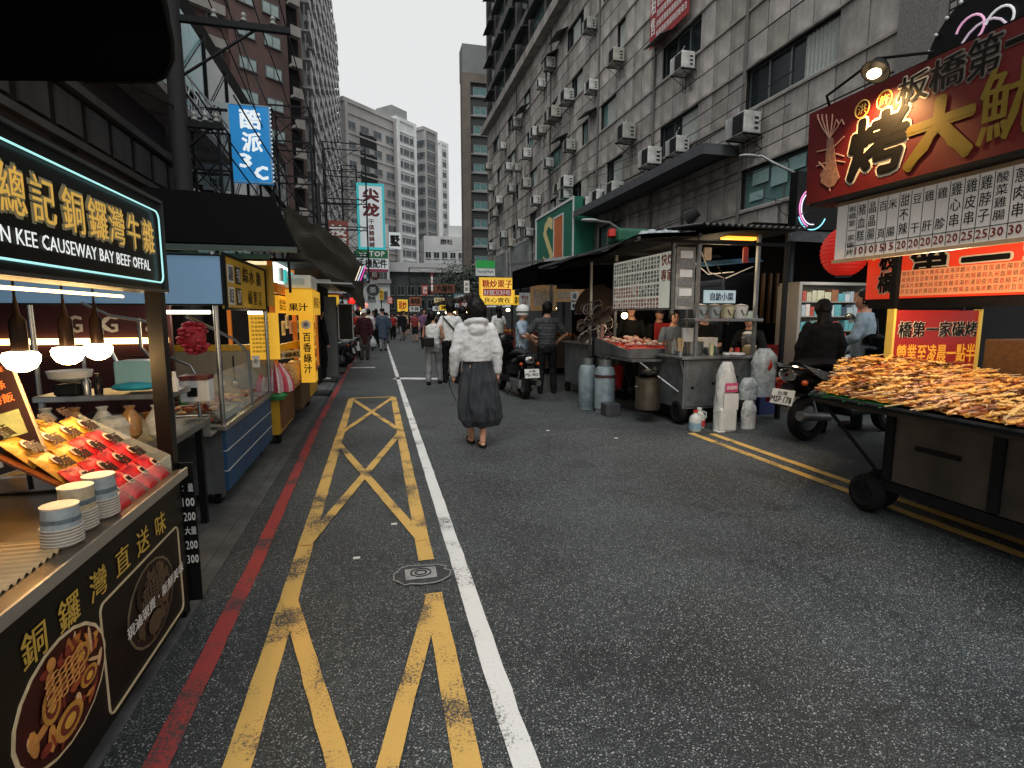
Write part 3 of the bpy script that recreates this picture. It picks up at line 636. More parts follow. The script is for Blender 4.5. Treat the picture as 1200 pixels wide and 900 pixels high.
facade(m, (b0.x, 79.98, 0), X_, b1.x-b0.x-.6, zz-.5, 2.8, 4, 1.1, 1.3, .8, farframe, farglass, -Y_, skip=lambda r_, b_: r_ < 1)
# ================================================================== LEFT SIDE BUILDINGS
brickm = mat('dark red brown tile', '#33211f', .75, 0, .3, 1.2, .1, dirt=.3); brick_l = mat('brown tower tile', '#5a4540', .75, 0, .25, .8, .08, dirt=.3)
du = Vector((.78, .626, 0)).normalized(); Kx = Vector((-6.9, 64, 0)); WT = 17.5; O = Kx-du*WT; dn = Vector((du.y, -du.x, 0)); dv = -dn
BT = thing('brown_tower', 'tall dark brown tiled apartment tower behind the left stalls', 'building', (O.x, O.y, 0))
g = MB(); obox(g, O, du, dv, WT, 12, 0, 62); part(BT, 'wall', g, brick_l)
lw = mat('pale blind window', '#9fb0ae', .3, 0, .4, .7, 0)
facade(BT, O+dn*.02, du, WT*.56, 60, 3.0, 4, 1.15, 1.2, 1.0, farframe, farglass, dn, z0=3)
facade(BT, O+du*WT*.58+dn*.35, du, WT*.30, 60, 3.0, 2, 1.75, 1.15, 1.0, winframe, lw, dn, z0=3)
g = MB(); obox(g, O+du*WT*.56+dn*.33, du, dv, WT*.34, .34, 0, 62); part(BT, 'stair_bay', g, brick_l)
for r_ in range(19):
    z = 3+r_*3.0
    g = MB(); obox(g, O+du*WT*.91+dn*.8, du, dv, WT*.065, .8, z-.15, z+.1); obox(g, O+du*WT*.91+dn*.8, du, dv, WT*.065, .08, z+.1, z+.8)
    part(BT, 'balcony', g, mat('brown tower balcony', '#8b8681', .8, 0, .2, 1, .05))
g = MB(); obox(g, O+du*WT*.905+dn*.01, du, dv, WT*.075, .01, 2, 60); part(BT, 'recess_shade', g, mat('dark recess', '#141414', .9, 0, .2, 1, 0))  # flat dark sheet painted on the wall as the set-back column's shade
for r_ in range(14):
    z = 5+r_*3.0; g = MB(); obox(g, O+du*WT*.3+dn*.7, du, dv, WT*.24, .7, z-.1, z+.12); obox(g, O+du*WT*.3+dn*.7, du, dv, WT*.24, .06, z+.12, z+.75)
    part(BT, 'balcony', g, mat('brown tower balcony', '#8b8681'))
# light slab block with countless railings beyond the brown tower
SB = thing('balcony_slab_block', 'pale slab block seen edge-on with dense balconies right of the brown tower', 'building', (-6.6, 68, 0))
g = MB(); g.box(-20, -7.3, 67, 128, 0, 60); part(SB, 'wall', g, mat('slab grey', '#6c6d6d', .8, 0, .3, .6, .1))
bal = MB(); 
for r_ in range(19):
    for c_ in range(15):
        y = 68+c_*4; z = 3+r_*3.0; 
        bal.box(-7.3, -6.3, y, y+2.7, z-.12, z+.08); bal.box(-6.4, -6.3, y, y+2.7, z+.08, z+.9); 
        bal.box(-6.9, -6.8, y, y+.1, z+.9, z+2.6)
        if (r_+c_) % 3: bal.box(-6.5, -6.35, y+.2, y+1.6, z+.95, z+2.2)
part(SB, 'balcony', bal, mat('pale balcony', '#a9aaa8', .7, 0, .3, 2, .1), stuff=True)
# nearer left buildings, X = -4.6 front
AB = thing('arched_building', 'dark red brown building with round arches behind the nearest left stall', 'building', (-4.6, 4, 0))
g = MB(); g.box(-12, -5.3, 0, 15.5, 0, 12); part(AB, 'wall', g, mat('near black wall', '#1c1817', .85, 0, .3, 2, .1))  # shade of the hollows behind the arches is put into this wall colour
for i, (ya, yb) in enumerate([(4.3, 5.0), (5.3, 5.95), (7.55, 8.2), (9.8, 10.5), (12.4, 13.1), (14.9, 15.5)]):
    g = MB(); g.box(-5.3, -4.6, ya, yb, 0, 3.55); part(AB, 'pier', g, brickm)
g = MB(); g.box(-5.35, -4.55, 4.3, 15.5, 4.1, 4.22); g.box(-5.35, -4.5, 4.3, 15.5, 4.95, 5.1); part(AB, 'ledge', g, mat('dark grey ledge', '#4a4745', .8, 0, .3, 4, .1))  # plain dark grey ledges
g = MB(); g.box(-5.3, -4.62, 4.3, 15.5, 4.22, 4.95); part(AB, 'fascia', g, mat('fascia dark', '#1d1a19', .8, 0, .3, 4, .1))
for i in range(12):
    g = MB(); y = 4.45+i*.92; g.box(-4.62, -4.58, y, y+.7, 4.3, 4.87); part(AB, 'fascia_panel', g, mat('grey fascia panel', '#454240', .7, 0, .3, 5, .1, dirt=.4))
for (ya, yb) in ((5.0, 5.3), (5.95, 7.55), (8.2, 9.8), (10.5, 12.4), (13.1, 14.9)):
    r_ = (yb-ya)/2; c = (ya+yb)/2; vs = []; n = 14; g = MB()
    for i in range(n+1):
        t = math.pi*i/n; vs += [(-4.63, c-r_*math.cos(t), 3.0+min(1.0, r_)*math.sin(t)), (-4.63, c-r_*math.cos(t), 4.12)]
    g.add(vs, [(2*i, 2*i+1, 2*i+3, 2*i+2) for i in range(n)])
    g.add([(v[0]-.5, v[1], v[2]) for v in vs], [(2*i, 2*i+1, 2*i+3, 2*i+2) for i in range(n)])
    g.tube([(-4.6, c-r_*math.cos(math.pi*i/n), 3.0+min(1, r_)*math.sin(math.pi*i/n)) for i in range(n+1)], .05, 5)
    part(AB, 'arch', g, brickm)
    if yb-ya > 1:
        w_ = MB(); w_.box(-5.28, -5.25, ya+.1, yb-.1, .8, 3.5); part(AB, 'window', w_, winglass)
        w_ = MB()
        for q in range(4): w_.box(-5.25, -5.2, ya+.1+(yb-ya-.2)*q/3-.02, ya+.1+(yb-ya-.2)*q/3+.02, .8, 3.5)
        part(AB, 'mullion', w_, iron)
for r_ in range(2):
    for i in range(7):
        g = MB(); y = 4.6+i*1.55; z = 5.6+r_*3; f, p = window_mb(y, y+1.0, z, z+1.5, -5.2, 2); o = part(AB, 'window', f, winframe); part(o, 'pane', p, winglass)
g = MB(); g.box(-5.31, -4.9, 4.3, 15.5, 5.1, 12); part(AB, 'upper_wall', g, brickm)
# second left building with cyan glass, its lit look put into the colour
CB = thing('glass_front_building', 'dark building with cyan glazed front beyond the arched one', 'building', (-5, 16, 0))
g = MB(); g.box(-14, -5.6, 15.8, 40, 0, 11.5); part(CB, 'wall', g, mat('near black wall', '#1c1817'))  # same near black wall tone
cy = mat('cyan glazing', '#7fc4cf', .2, 0, .5, .8, 0)
for r_ in range(3):
    for c_ in range(8):
        y = 16+c_*2.9; z = 3.2+r_*2.6
        g = MB(); g.box(-5.6, -5.54, y+.08, y+2.7, z+.1, z+2.3); o = part(CB, 'window', g, cy if (r_ < 1 or c_ < 2) and c_ < 4 else winglass)
        g = MB(); g.box(-5.6, -5.48, y, y+.08, z, z+2.6); g.box(-5.6, -5.48, y+.08, y+2.9, z, z+.08); g.tube([(-5.5, y, z+.1), (-5.5, y+2.8, z+2.4)], .02, 4); part(o, 'frame', g, iron)
g = MB(); g.box(-5.6, -4.9, 15.8, 40, 2.9, 3.15); part(CB, 'ledge', g, trim)
# balcony with white railing
def at_(p): return Vector(p)
m = thing('railed_balcony', 'narrow balcony with white lattice railing jutting from the left buildings', 'balcony', (-4.6, 12, 6.3))
g = MB(); g.box(-5.6, -4.1, 10.5, 19.5, 6.0, 6.14); part(m, 'slab', g, trim)
g = MB(); wr = mat('white railing', '#c9cccb', .5, .1, .2, 6, 0)
g.box(-4.14, -4.1, 10.5, 19.5, 6.95, 7.0); g.box(-4.14, -4.1, 10.5, 19.5, 6.5, 6.53); g.box(-4.14, -4.1, 10.5, 19.5, 6.18, 6.21)
for i in range(46): y = 10.5+i*.2; g.box(-4.13, -4.11, y, y+.03, 6.14, 6.5)
for i in range(15): y = 10.5+i*.6; g.tube([(-4.12, y, 6.5), (-4.12, y+.3, 6.95)], .014, 4); g.tube([(-4.12, y+.3, 6.95), (-4.12, y+.6, 6.5)], .014, 4)
part(m, 'railing', g, wr)
# utility pole
def upole(x, y, h, lab, arms):
    m = thing('utility_pole', lab, 'utility pole', (x, y, 0))
    g = MB(); g.cyl((x, y, 0), (x, y, h), .16, .12, 12); part(m, 'shaft', g, mat('grimy concrete pole', '#2a2a2a', .8, 0, .3, 8, .1), True)
    for (z, L, dz) in arms:
        g = MB(); g.box(x-.1, x+L, y-.05, y+.05, z-.05, z+.05); g.tube([(x, y, z-dz), (x+L*.7, y, z-.04)], .025, 5)
        a_ = part(m, 'crossarm', g, iron)
        for q in (.35, .6, .85):
            g = MB(); g.lathe([(.02, 0), (.06, .03), (.035, .08), (.05, .12), (.02, .17)], (x+L*q, y, z+.05), 8); part(a_, 'insulator', g, mat('grey insulator', '#8f938f', .3, 0, .1, 8, 0), True)
    return m
pp = PY(214, 200, 11)
upole(pp.x, 11, 10.5, 'dark utility pole with cross arms rising beside the blue vertical sign', [(PY(214, 22, 11).z, 1.9, 1.0), (PY(214, 145, 11).z, .7, .5), (8.6, 1.6, .7)])
p2 = PY(375, 280, 34)
upole(p2.x, 34, 9, 'second utility pole farther down among the left sign frames', [(7.9, 1.8, .8), (6.7, 1.5, .7)])
# wires: bundles along and across the street's left side
k = 0
for (xa, ya, za, xb, yb, zb, sag) in [(pp.x+.6, 11, 7.6, p2.x+.3, 34, 8.0, .9), (pp.x+1.1, 11, 7.6, p2.x+.9, 34, 8.0, .8), (pp.x+1.6, 11, 7.6, p2.x+1.5, 34, 8.0, 1.0), (pp.x+.3, 11, 5.3, p2.x, 34, 6.6, .8), (pp.x+.9, 11, 5.3, p2.x+1, 34, 6.6, .7),
                                     (pp.x+.6, 11, 7.6, -5, 1, 9, .4), (pp.x+1.4, 11, 7.6, -3.2, 0, 9.5, .4), (pp.x, 11, 5, -5, 4, 5.5, .3), (pp.x, 11, 4.6, -2.6, 17, 2.9, .2), (pp.x, 11, 5.5, -1.8, 19, 3.0, .2), (pp.x, 11, 8.5, -2, 24, 3.6, .3), (pp.x+.4, 11, 9.4, -3, 22, 4.2, .3), (p2.x, 34, 6.5, 10.5, 60, 9, 1), (p2.x, 34, 7.8, -1.5, 60, 6, .5), (10.6, 13, 4.6, 5.1, 5.6, 2.7, .25), (10.8, 14, 4.9, 6.6, 4.6, 3.0, .3), (10.9, 18, 4.4, 4.4, 8, 2.8, .3), (10.5, 12, 3.9, 6.4, 6, 2.6, .2)]:
    g = MB(); g.tube([(xa+(xb-xa)*t/16, ya+(yb-ya)*t/16, za+(zb-za)*t/16-sag*4*(t/16)*(1-t/16)) for t in range(17)], .016 if k < 14 else .009, 4)
    o = single('overhead_wire', g, black, None, 'wire', 'overhead wires strung between the poles and stalls'); o['label'] = 'overhead wire %s, %s' % (['from the near pole to the far pole', 'from the near pole back over the camera side', 'from the near pole down to the left stalls', 'across the street end', 'from the grey facade down to the right carts'][0 if k < 5 else 1 if k < 7 else 2 if k < 12 else 3 if k < 14 else 4], ['top strand', 'second strand', 'third strand', 'fourth strand', 'lowest strand'][k if k < 5 else k-5 if k < 7 else k-7 if k < 12 else k-12 if k < 14 else k-14]); k += 1
# ------------------------------------------------------------------ LEFT SIGNS
def vsign(name, label, cat, px0, px1, py0, py1, Y, bm_, bord=None, th=.14, group=None, bw=.05):
    a_ = PY(px0, py1, Y); b_ = PY(px1, py1, Y); c_ = PY(px0, py0, Y); w_ = b_.x-a_.x; h_ = c_.z-a_.z
    t = thing(name, label, cat, (a_.x+w_/2, Y, a_.z), group); O = Vector((a_.x, Y, a_.z))
    g = MB(); board(g, O, X_, Z_, w_, h_, th); part(t, 'board', g, bm_)
    if bord: g = MB(); frame(g, O, X_, Z_, w_, h_, bw, .012); part(t, 'frame', g, bord)
    return t, O, w_, h_
blue = mat('sign blue', '#1577b8', .45, 0, .15, 3, .02, emit=.35, ecol='#1f86c8')
t, O, w_, h_ = vsign('vertical_sign', 'bright blue vertical sign with white characters and 3C hung high on the left', 'sign', 272, 320, 121, 213, 16, blue, mat('sign rim', '#9fb6c2', .4, .2, .1, 5, 0), bw=.025)
lt = mat('lit white letter', '#dfe8ec', .5, 0, 0, emit=.5, ecol='#dfe8ec')
lettering(t, '酷', O+Vector((w_*.27, 0, h_*.69)), X_, Z_, w_*.5, h_*.25, lt, .035)
lettering(t, '派', O+Vector((w_*.3, 0, h_*.40)), X_, Z_, w_*.48, h_*.25, lt, .035)
lettering(t, '3', O+Vector((w_*.22, 0, h_*.2)), X_, Z_, w_*.28, h_*.17, lt, .05)
lettering(t, 'C', O+Vector((w_*.56, 0, h_*.05)), X_, Z_, w_*.32, h_*.17, lt, .05)
g = MB(); a0_ = O+Vector((w_, 0, 0))
for q in range(18): g.ell((O.x+w_+.03, 16-.05, O.z+h_*(q+.5)/18), (.02, .02, .02), 6, 4)
part(t, 'edge_bulbs', g, lt, stuff=True)
g = MB()
for z in (O.z+.15, O.z+h_-.2): g.box(-5.6, O.x, 16.02, 16.08, z, z+.06)
part(t, 'bracket', g, iron)
# white banners behind
for i, (a, b_, c, d, s_, lab) in enumerate([(238, 272, 118, 190, '台灣生活', 'pale hanging banner with black vertical characters and a red heart behind the blue sign'), (216, 238, 115, 215, '創意', 'narrow pale grey shop banner left of the heart banner')]):
    t, O, w_, h_ = vsign('shop_banner', lab, 'banner', a, b_, c, d, 19+i, mat('pale banner', '#a3adad', .7, 0, .2, 3, .05), th=.05)
    lettering(t, s_, O+Vector((w_*.3, 0, h_*.25)), X_, Z_, w_*.5, h_*.7, blacklet, .03, vertical=True)
    if i == 0: lettering(t, '♥', O+Vector((w_*.55, 0, h_*.05)), X_, Z_, w_*.3, h_*.14, redlet, .02)
t, O, w_, h_ = vsign('shop_banner', 'small white banner with outlined round characters under the balcony', 'banner', 238, 275, 192, 222, 18, mat('pale banner', '#a3adad'), th=.05)
lettering(t, '加盟', O+Vector((w_*.2, 0, h_*.1)), X_, Z_, w_*.4, h_*.8, blacklet, .02, vertical=True)
teal = mat('teal sign rim', '#2f9fa6', .4, 0, .1, 4, 0, emit=.3, ecol='#37b3ba'); wsf = mat('white sign face', '#cfd8da', .5, 0, .08, 3, 0, emit=.12, ecol='#cfd8da')
t, O, w_, h_ = vsign('vertical_sign', 'white vertical sign with dark red characters and teal rim over the street', 'sign', 420, 452, 214, 292, 30, wsf, teal, bw=.12)
dkr = mat('dark red letter', '#5e1016', .6, 0, 0)
lettering(t, '尖', O+Vector((w_*.22, 0, h_*.72)), X_, Z_, w_*.58, h_*.2, dkr, .05); lettering(t, '龙', O+Vector((w_*.22, 0, h_*.5)), X_, Z_, w_*.58, h_*.2, dkr, .05)
lettering(t, '干俱賴鍋鋪', O+Vector((w_*.4, 0, h_*.03)), X_, Z_, w_*.2, h_*.44, dkr, .03, vertical=True)
t, O, w_, h_ = vsign('shop_sign', 'green and white sign reading TOP under the white vertical sign', 'sign', 418, 455, 292, 318, 29.9, wsf)
g = MB(); board(g, O+Vector((0, -.02, h_*.62)), X_, Z_, w_, h_*.38, .02); part(t, 'green_band', g, mat('band green', '#0f6b3c', .5, 0, .1, 4, 0))
g = MB(); board(g, O+Vector((0, -.02, 0)), X_, Z_, w_, h_*.12, .02); part(t, 'red_band', g, mat('band magenta', '#8c2242', .5, 0, .1, 4, 0))
lettering(t, 've TOP', O+Vector((w_*.1, -.025, h_*.69)), X_, Z_, w_*.8, h_*.24, whitelet, .04); lettering(t, '手機配件', O+Vector((w_*.04, -.0, h_*.16)), X_, Z_, w_*.92, h_*.42, blacklet, .04)
# round and other signs further on
def rsign(label, px, py, r, Y, col, s_, ltm):
    p = PY(px, py, Y); t = thing('round_sign', label, 'sign', p); rr = r*Y/630*1.02
    g = MB(); g.cyl((p.x, Y, p.z), (p.x, Y+.12, p.z), rr, n=24); part(t, 'disc', g, col); g = MB(); g.tube([(p.x+rr*math.cos(q*.3), Y-.02, p.z+rr*math.sin(q*.3)) for q in range(21)], rr*.08, 5, close=True); part(t, 'rim', g, white)
    lettering(t, s_, Vector((p.x-rr*.5, Y-.01, p.z-rr*.5)), X_, Z_, rr, rr, ltm, .03)
rsign('grey round sign with dotted ring above the left sidewalk crowd', 437, 340, 7, 32, mat('sign slate', '#4d5960', .5, 0, .2, 5, 0), '茶', whitelet)
rsign('red round face-like sign below the TOP sign', 439, 322, 6, 31, mat('dull red', '#7b2a28', .5, 0, .2, 5, 0), '雞', whitelet)
rsign('small blue oval sign hanging left of the round signs', 427, 324, 5, 30, mat('deep cyan', '#12647d', .5, 0, .2, 5, 0), '藥', whitelet)
ysign = mat('yellow sign face', '#d8b136', .5, 0, .15, 5, 0, emit=.45, ecol='#d8a82a')
for i, (a, b_, c, d, Y, s_, mm, lm, lab) in enumerate([
    (466, 478, 351, 365, 45, '現炒', ysign, redlet, 'small yellow lit sign at the far end of the market'),
    (480, 494, 348, 358, 46, '燒肉粽', mat('tan sign', '#8d5a3a', .6, 0, .2, 5, 0), blacklet, 'small tan sign right of the yellow lit one in the distance'),
    (509, 533, 333, 343, 36, '大腸包', mat('brown sign', '#6e4029', .6, 0, .2, 5, 0), blacklet, 'wide brown sign above the market stalls right of centre'),
    (480, 492, 359, 365, 44, '牛排', white, blacklet, 'tiny white stall sign under the tan sign'),
    (385, 409, 258, 296, 27, '按摩', mat('faded red sign', '#8f4a3f', .6, 0, .3, 5, 0), whitelet, 'faded red sign behind scaffold lattice on the left'),
    (505, 508, 320, 345, 50, '旅館', mat('red strip sign', '#7c2228', .6, 0, .3, 5, 0), whitelet, 'thin red vertical sign by the far arcade'),
    (456, 470, 272, 292, 60, '墅', wsf, blacklet, 'blank pale sign box with one dark mark beside the towers')]):
    t, O, w_, h_ = vsign('shop_sign', lab, 'sign', a, b_, c, d, Y, mm)
    lettering(t, s_, O+Vector((w_*.1, 0, h_*.12)), X_, Z_, w_*.8, h_*.76, lm, .04, vertical=(h_ > w_*1.2), res=1)
rnd = random.Random(55)
for i, (px, py, w_, h_, Y, s_, c, d) in enumerate([(498, 340, 7, 12, 52, '湯包', '#8a2c26', 1), (515, 352, 12, 6, 40, '牛肉麵', '#c9b98a', 0), (538, 348, 13, 8, 38, '小火鍋', '#3a5560', 1), (547, 336, 6, 14, 42, '美髮', '#d8d4cc', 0), (457, 352, 6, 8, 38, '甜湯', '#b04a3c', 1), (447, 345, 5, 12, 34, '便當', '#d8b136', 0), (411, 330, 6, 14, 22, '手機', '#2a6a78', 1), (399, 362, 10, 6, 17, '飾品', '#b9a0a8', 0), (524, 361, 9, 5, 34, '烤玉米', '#d8b136', 0), (404, 300, 7, 16, 24, '眼鏡', '#a8b0b0', 0), (550, 362, 10, 8, 28, '豆漿', '#c04028', 1)]):
    t, O, a_, b_ = vsign('shop_sign', ['dark red', 'cream', 'slate', 'pale upright', 'brick red', 'narrow yellow', 'teal upright', 'pale pink', 'small yellow', 'grey upright', 'orange red'][i]+' little sign over the distant stalls, %s' % ['by the arcade', 'right of the tan sign', 'under the dark trees', 'beside the grey block', 'left of the yellow lit sign', 'above the left crowd', 'on the left lattice', 'by the notice frame', 'over the middle crowd', 'left of the white vertical sign', 'near the chestnut sign'][i], 'sign', px-w_/2, px+w_/2, py-h_/2, py+h_/2, Y, mat('little sign '+c, c, .5, 0, .2, 5, 0, emit=.15, ecol=c), th=.1)
    lettering(t, s_, O+Vector((a_*.1, 0, b_*.1)), X_, Z_, a_*.8, b_*.8, whitelet if d else blacklet, .02, vertical=b_ > a_*1.2, res=1)
    g = MB(); g.box(O.x+a_/2-.03, O.x+a_/2+.03, Y+.11, Y+.16, 0, O.z+b_); part(t, 'post', g, iron)
# poster board with food pictures
t, O, w_, h_ = vsign('poster_board', 'hanging poster board printed with bowls of food over the left stalls', 'poster', 371, 414, 318, 343, 15.5, mat('poster grey', '#8c8f88', .6, 0, .5, 6, 0), white, bw=.02)
for i, (fx, fz, r_, c) in enumerate([(.15, .35, .14, '#c9a42e'), (.3, .2, .1, '#3e8f4a'), (.55, .62, .2, '#c99a56'), (.5, .15, .09, '#9e3b34'), (.65, .15, .09, '#7f2f2c'), (.8, .17, .09, '#b04a3c'), (.93, .2, .08, '#8e3530'), (.42, .7, .13, '#d8cfa9')]):
    g = MB(); g.lathe([(.001, 0), (r_*w_*.5, 0), (r_*w_*.5, .006), (.001, .006)], (O.x+fx*w_, 15.495, O.z+fz*h_), 14, M=Matrix.Rotation(R(90), 4, 'X')); part(t, 'food_picture', g, mat('print '+c, c, .6, 0, .4, 20, 0))
lettering(t, '平安鴨', O+Vector((w_*.86, 0, h_*.4)), X_, Z_, w_*.1, h_*.55, blacklet, .02, vertical=True)
# scaffold lattice frames for signs
def lattice(name, label, x, y, z0, wd, ht, n, dep=1.0):
    t = thing(name, label, 'sign frame', (x, y, z0))
    for sx in (0, wd):
        for sy in (0, dep): g = MB(); g.box(x+sx-.03, x+sx+.03, y+sy-.03, y+sy+.03, z0, z0+ht); part(t, 'upright', g, iron)
    for i in range(n+1):
        z = z0+ht*i/n; g = MB(); g.box(x, x+wd, y-.02, y+.02, z-.02, z+.02); g.box(x, x+wd, y+dep-.02, y+dep+.02, z-.02, z+.02); g.box(x-.02, x+.02, y, y+dep, z-.02, z+.02); g.box(x+wd-.02, x+wd+.02, y, y+dep, z-.02, z+.02); part(t, 'ring', g, iron)
        if i < n:
            g = MB(); zz = z0+ht*(i+1)/n; g.tube([(x, y, z), (x+wd, y, zz)], .018, 4); g.tube([(x+wd, y+dep, z), (x, y+dep, zz)], .018, 4); g.tube([(x, y, zz), (x, y+dep, z)], .018, 4); g.tube([(x+wd, y, z), (x+wd, y+dep, zz)], .018, 4); part(t, 'brace', g, iron)
    return t
lattice('scaffold_frame', 'dark steel lattice frame carrying the faded red sign', PY(383, 300, 26).x, 26, 3.0, 1.8, 6.0, 5)
lattice('scaffold_frame', 'tall steel lattice left of the white vertical sign', PY(404, 300, 31).x, 30.5, 4.0, .75, 5.2, 5, .8)
lattice('scaffold_frame', 'rusty lattice frame under the blue sign near the brown tower', PY(322, 240, 18).x, 18, 3.6, 1.1, 4.0, 4)
lattice('scaffold_frame', 'distant lattice frame in front of the street end arcade', PY(480, 330, 60).x, 60, 4.0, 3.6, 2.6, 3)
lattice('scaffold_frame', 'lattice frame beyond the utility pole below the railed balcony', PY(213, 200, 14).x, 14, 3.2, .8, 2.6, 3)
# trees at the street end
leafm = mat('dark street tree leaves', (.035, .05, .035), .7, 0, .5, 5, 0)
def tree(px, Y, h, r_, lab):
    x = PY(px, 350, Y).x; t = thing('street_tree', lab, 'tree', (x, Y, 0))
    g = MB(); g.cyl((x, Y, 0), (x+.1, Y, h*.7), .18, .07, 8)
    for q in range(5): a_ = q*1.3; g.cyl((x, Y, h*.45), (x+math.cos(a_)*r_*.6, Y+math.sin(a_)*r_*.6, h*.8), .06, .02, 5)
    part(t, 'trunk', g, mat('bark', '#3a3029', .9, 0, .3, 5, .2))
    g = MB(); rnd = random.Random(px)
    for q in range(1500):
        c = Vector((rnd.gauss(0, .45), rnd.gauss(0, .45), rnd.gauss(0, .35))); 
        if noise.noise(c*2.3+Vector((px, 0, 0))) < -.12: continue
        c = Vector((x+c.x*r_, Y+c.y*r_, h*.82+c.z*r_)); d = Vector((rnd.uniform(-1, 1), rnd.uniform(-1, 1), rnd.uniform(-.6, .6))).normalized()*.14; e = d.orthogonal().normalized()*.09
        g.add([c-d, c+e, c+d, c-e], [(0, 1, 2, 3)])
    part(t, 'crown', g, leafm, stuff=False, fix=False)
tree(533, 55, 6.2, 2.0, 'dark leafy tree behind the market right of centre'); tree(556, 48, 5.6, 1.8, 'smaller dark tree nearer the grey block')
tree(520, 70, 6.5, 2.0, 'distant tree in front of the arcade')
# ------------------------------------------------------------------ street lamp on the right
m = thing('street_lamp', 'curved grey street lamp arm in front of the grey panelled facade', 'street lamp', (9.9, 12.2, 0))
A_ = PY(934, 205, 12.0); B_ = PY(878, 183, 12.6)
g = MB(); g.cyl((A_.x+.25, 12, 0), (A_.x+.25, 12, 4.2), .07, .05, 8); g.tube([(A_.x+.25, 12, 4.2), (A_.x+.2, 12, 4.75), (A_.x-.05, 12.1, 5.05), ((A_.x+B_.x)/2, 12.3, 5.3), (B_.x+.3, 12.5, B_.z), (B_.x+.15, 12.6, B_.z)], [.05, .045, .04, .035, .03, .03], 8)
part(m, 'pole', g, mat('lamp grey', '#8f9293', .4, .4, .2, 8, 0), True)
g = MB(); g.ell((B_.x, 12.6, B_.z), (.3, .12, .05)); part(m, 'lamp_head', g, mat('lamp head', '#b3b7b5', .4, .2, .1, 8, 0), True)
m = thing('street_lamp', 'second thin street lamp arm further along below the canopy', 'street lamp', (8.0, 18, 0))
A_ = PY(735, 275, 18); B_ = PY(692, 258, 18)
g = MB(); g.cyl((A_.x+.2, 18, 0), (A_.x+.2, 18, A_.z-.2), .06, .05, 8); g.tube([(A_.x+.2, 18, A_.z-.2), (A_.x, 18, A_.z), ((A_.x+B_.x)/2, 18, B_.z-.05), (B_.x, 18, B_.z)], .04, 6); part(m, 'pole', g, mat('lamp grey', '#8f9293'), True)
g = MB(); g.ell((B_.x, 18, B_.z), (.35, .12, .06)); part(m, 'lamp_head', g, mat('lamp head', '#b3b7b5'), True)
# ================================================================== STALL 1 (black beef offal stall, lower left)
gold = mat('gilded letter', '#dcb650', .35, .3, .3, 25, .05, emit=.55, ecol='#c9a04a')  # emission added to brighten the gold
neon = mat('cyan white neon tube', '#aee9ea', .4, 0, 0, emit=.75, ecol='#a8ecec')
printm = lambda c: mat('print '+c, c, .55, 0, .35, 22, .03)
S1 = thing('food_stall', 'black street food stall with gold lettered sign and printed bowl front at lower left', 'food stall', (-1.5, 1.8, 0))
X0 = -.90
g = MB(); g.box(X0-.04, X0, .7, 2.68, .07, .69); part(S1, 'front_panel', g, mat('black printed panel', '#16140f', .45, 0, .2, 5, .02, dirt=.2))
g = MB(); g.box(-2.1, X0-.05, .7, .74, .07, .68); g.box(-2.1, X0-.05, 2.62, 2.66, .07, .68); g.box(-2.1, -2.06, .75, 2.61, .07, .68); part(S1, 'cabinet', g, black)
g = MB(); g.bev(-2.15, X0+.02, .65, 2.70, .695, .722, .006); part(S1, 'counter_top', g, mat('counter steel sheet', '#84796a', .3, .7, .35, 5, .08, dirt=.3))
g = MB(); g.box(X0+.021, X0+.03, .65, 2.7, .69, .728); part(S1, 'counter_edge', g, mat('bright edge strip', '#a6a39c', .35, .6, .1, 9, 0))
for (x, y) in ((X0-.045, 2.70), (-2.1, 2.70), (-2.1, .72)):
    g = MB(); g.box(x-.03, x+.03, y-.03, y+.03, 0, 1.93); part(S1, 'post', g, mat('post black bronze', '#120f0d', .35, .3, .3, 9, .05))
g = MB(); g.box(X0-.12, X0, .55, 2.70, 1.52, 1.91); part(S1, 'sign_board', g, mat('sign black', '#0c0d0e', .3, 0, .2, 8, 0))
g = MB(); frame(g, (X0+.001, .55, 1.52), Y_, Z_, 2.15, .39, .012, .012); part(S1, 'sign_frame', g, mat('thin silver edge', '#5f6363', .3, .8, .1, 9, 0))
def rrect(y0, y1, z0, z1, r, x, n=5):
    pts = []
    for (cy_, cz_, a0) in ((y1-r, z1-r, 0), (y0+r, z1-r, 90), (y0+r, z0+r, 180), (y1-r, z0+r, 270)):
        for i in range(n+1): a_ = R(a0+90*i/n); pts.append((x, cy_+r*math.cos(a_), cz_+r*math.sin(a_)))
    return pts
g = MB(); g.tube(rrect(.62, 2.645, 1.56, 1.855, .035, X0+.012), .0034, 6, close=True); part(S1, 'neon_tube', g, neon, True)
for s_, yc, wd in (('港', 1.50, .1), ('總', 1.69, .10), ('記', 1.825, .105), ('銅', 1.98, .115), ('鑼', 2.13, .115), ('灣', 2.265, .11), ('牛', 2.405, .10), ('雜', 2.54, .10)):
    lettering(S1, s_, (X0, yc-wd*.58, 1.665), Y_, Z_, wd*1.16, .145, mat('letter glow edge', '#5e5a4e', .5, 0, 0, emit=.25, ecol='#8c8462'), .055, out=.003)  # larger emissive copies put behind the letters as their glow
    lettering(S1, s_, (X0, yc-wd*.55, 1.67), Y_, Z_, wd*1.1, .135, gold, .012, name='gilded_letter', out=.007)
lettering(S1, 'EN KEE CAUSEWAY BAY BEEF OFFAL', (X0, 1.60, 1.603), Y_, Z_, .94, .042, mat('lit white text', '#e8ecea', .5, 0, 0, emit=.5, ecol='#e8ecea'), .02)
for s_, yc in (('銅', 1.575), ('鑼', 1.74), ('灣', 1.91), ('直', 2.08), ('送', 2.25), ('味', 2.42)):
    lettering(S1, s_, (X0, yc-.055, .515), Y_, Z_, .11, .1, mat('print gold', '#c7a849', .5, 0, .1, 9, 0), .018)
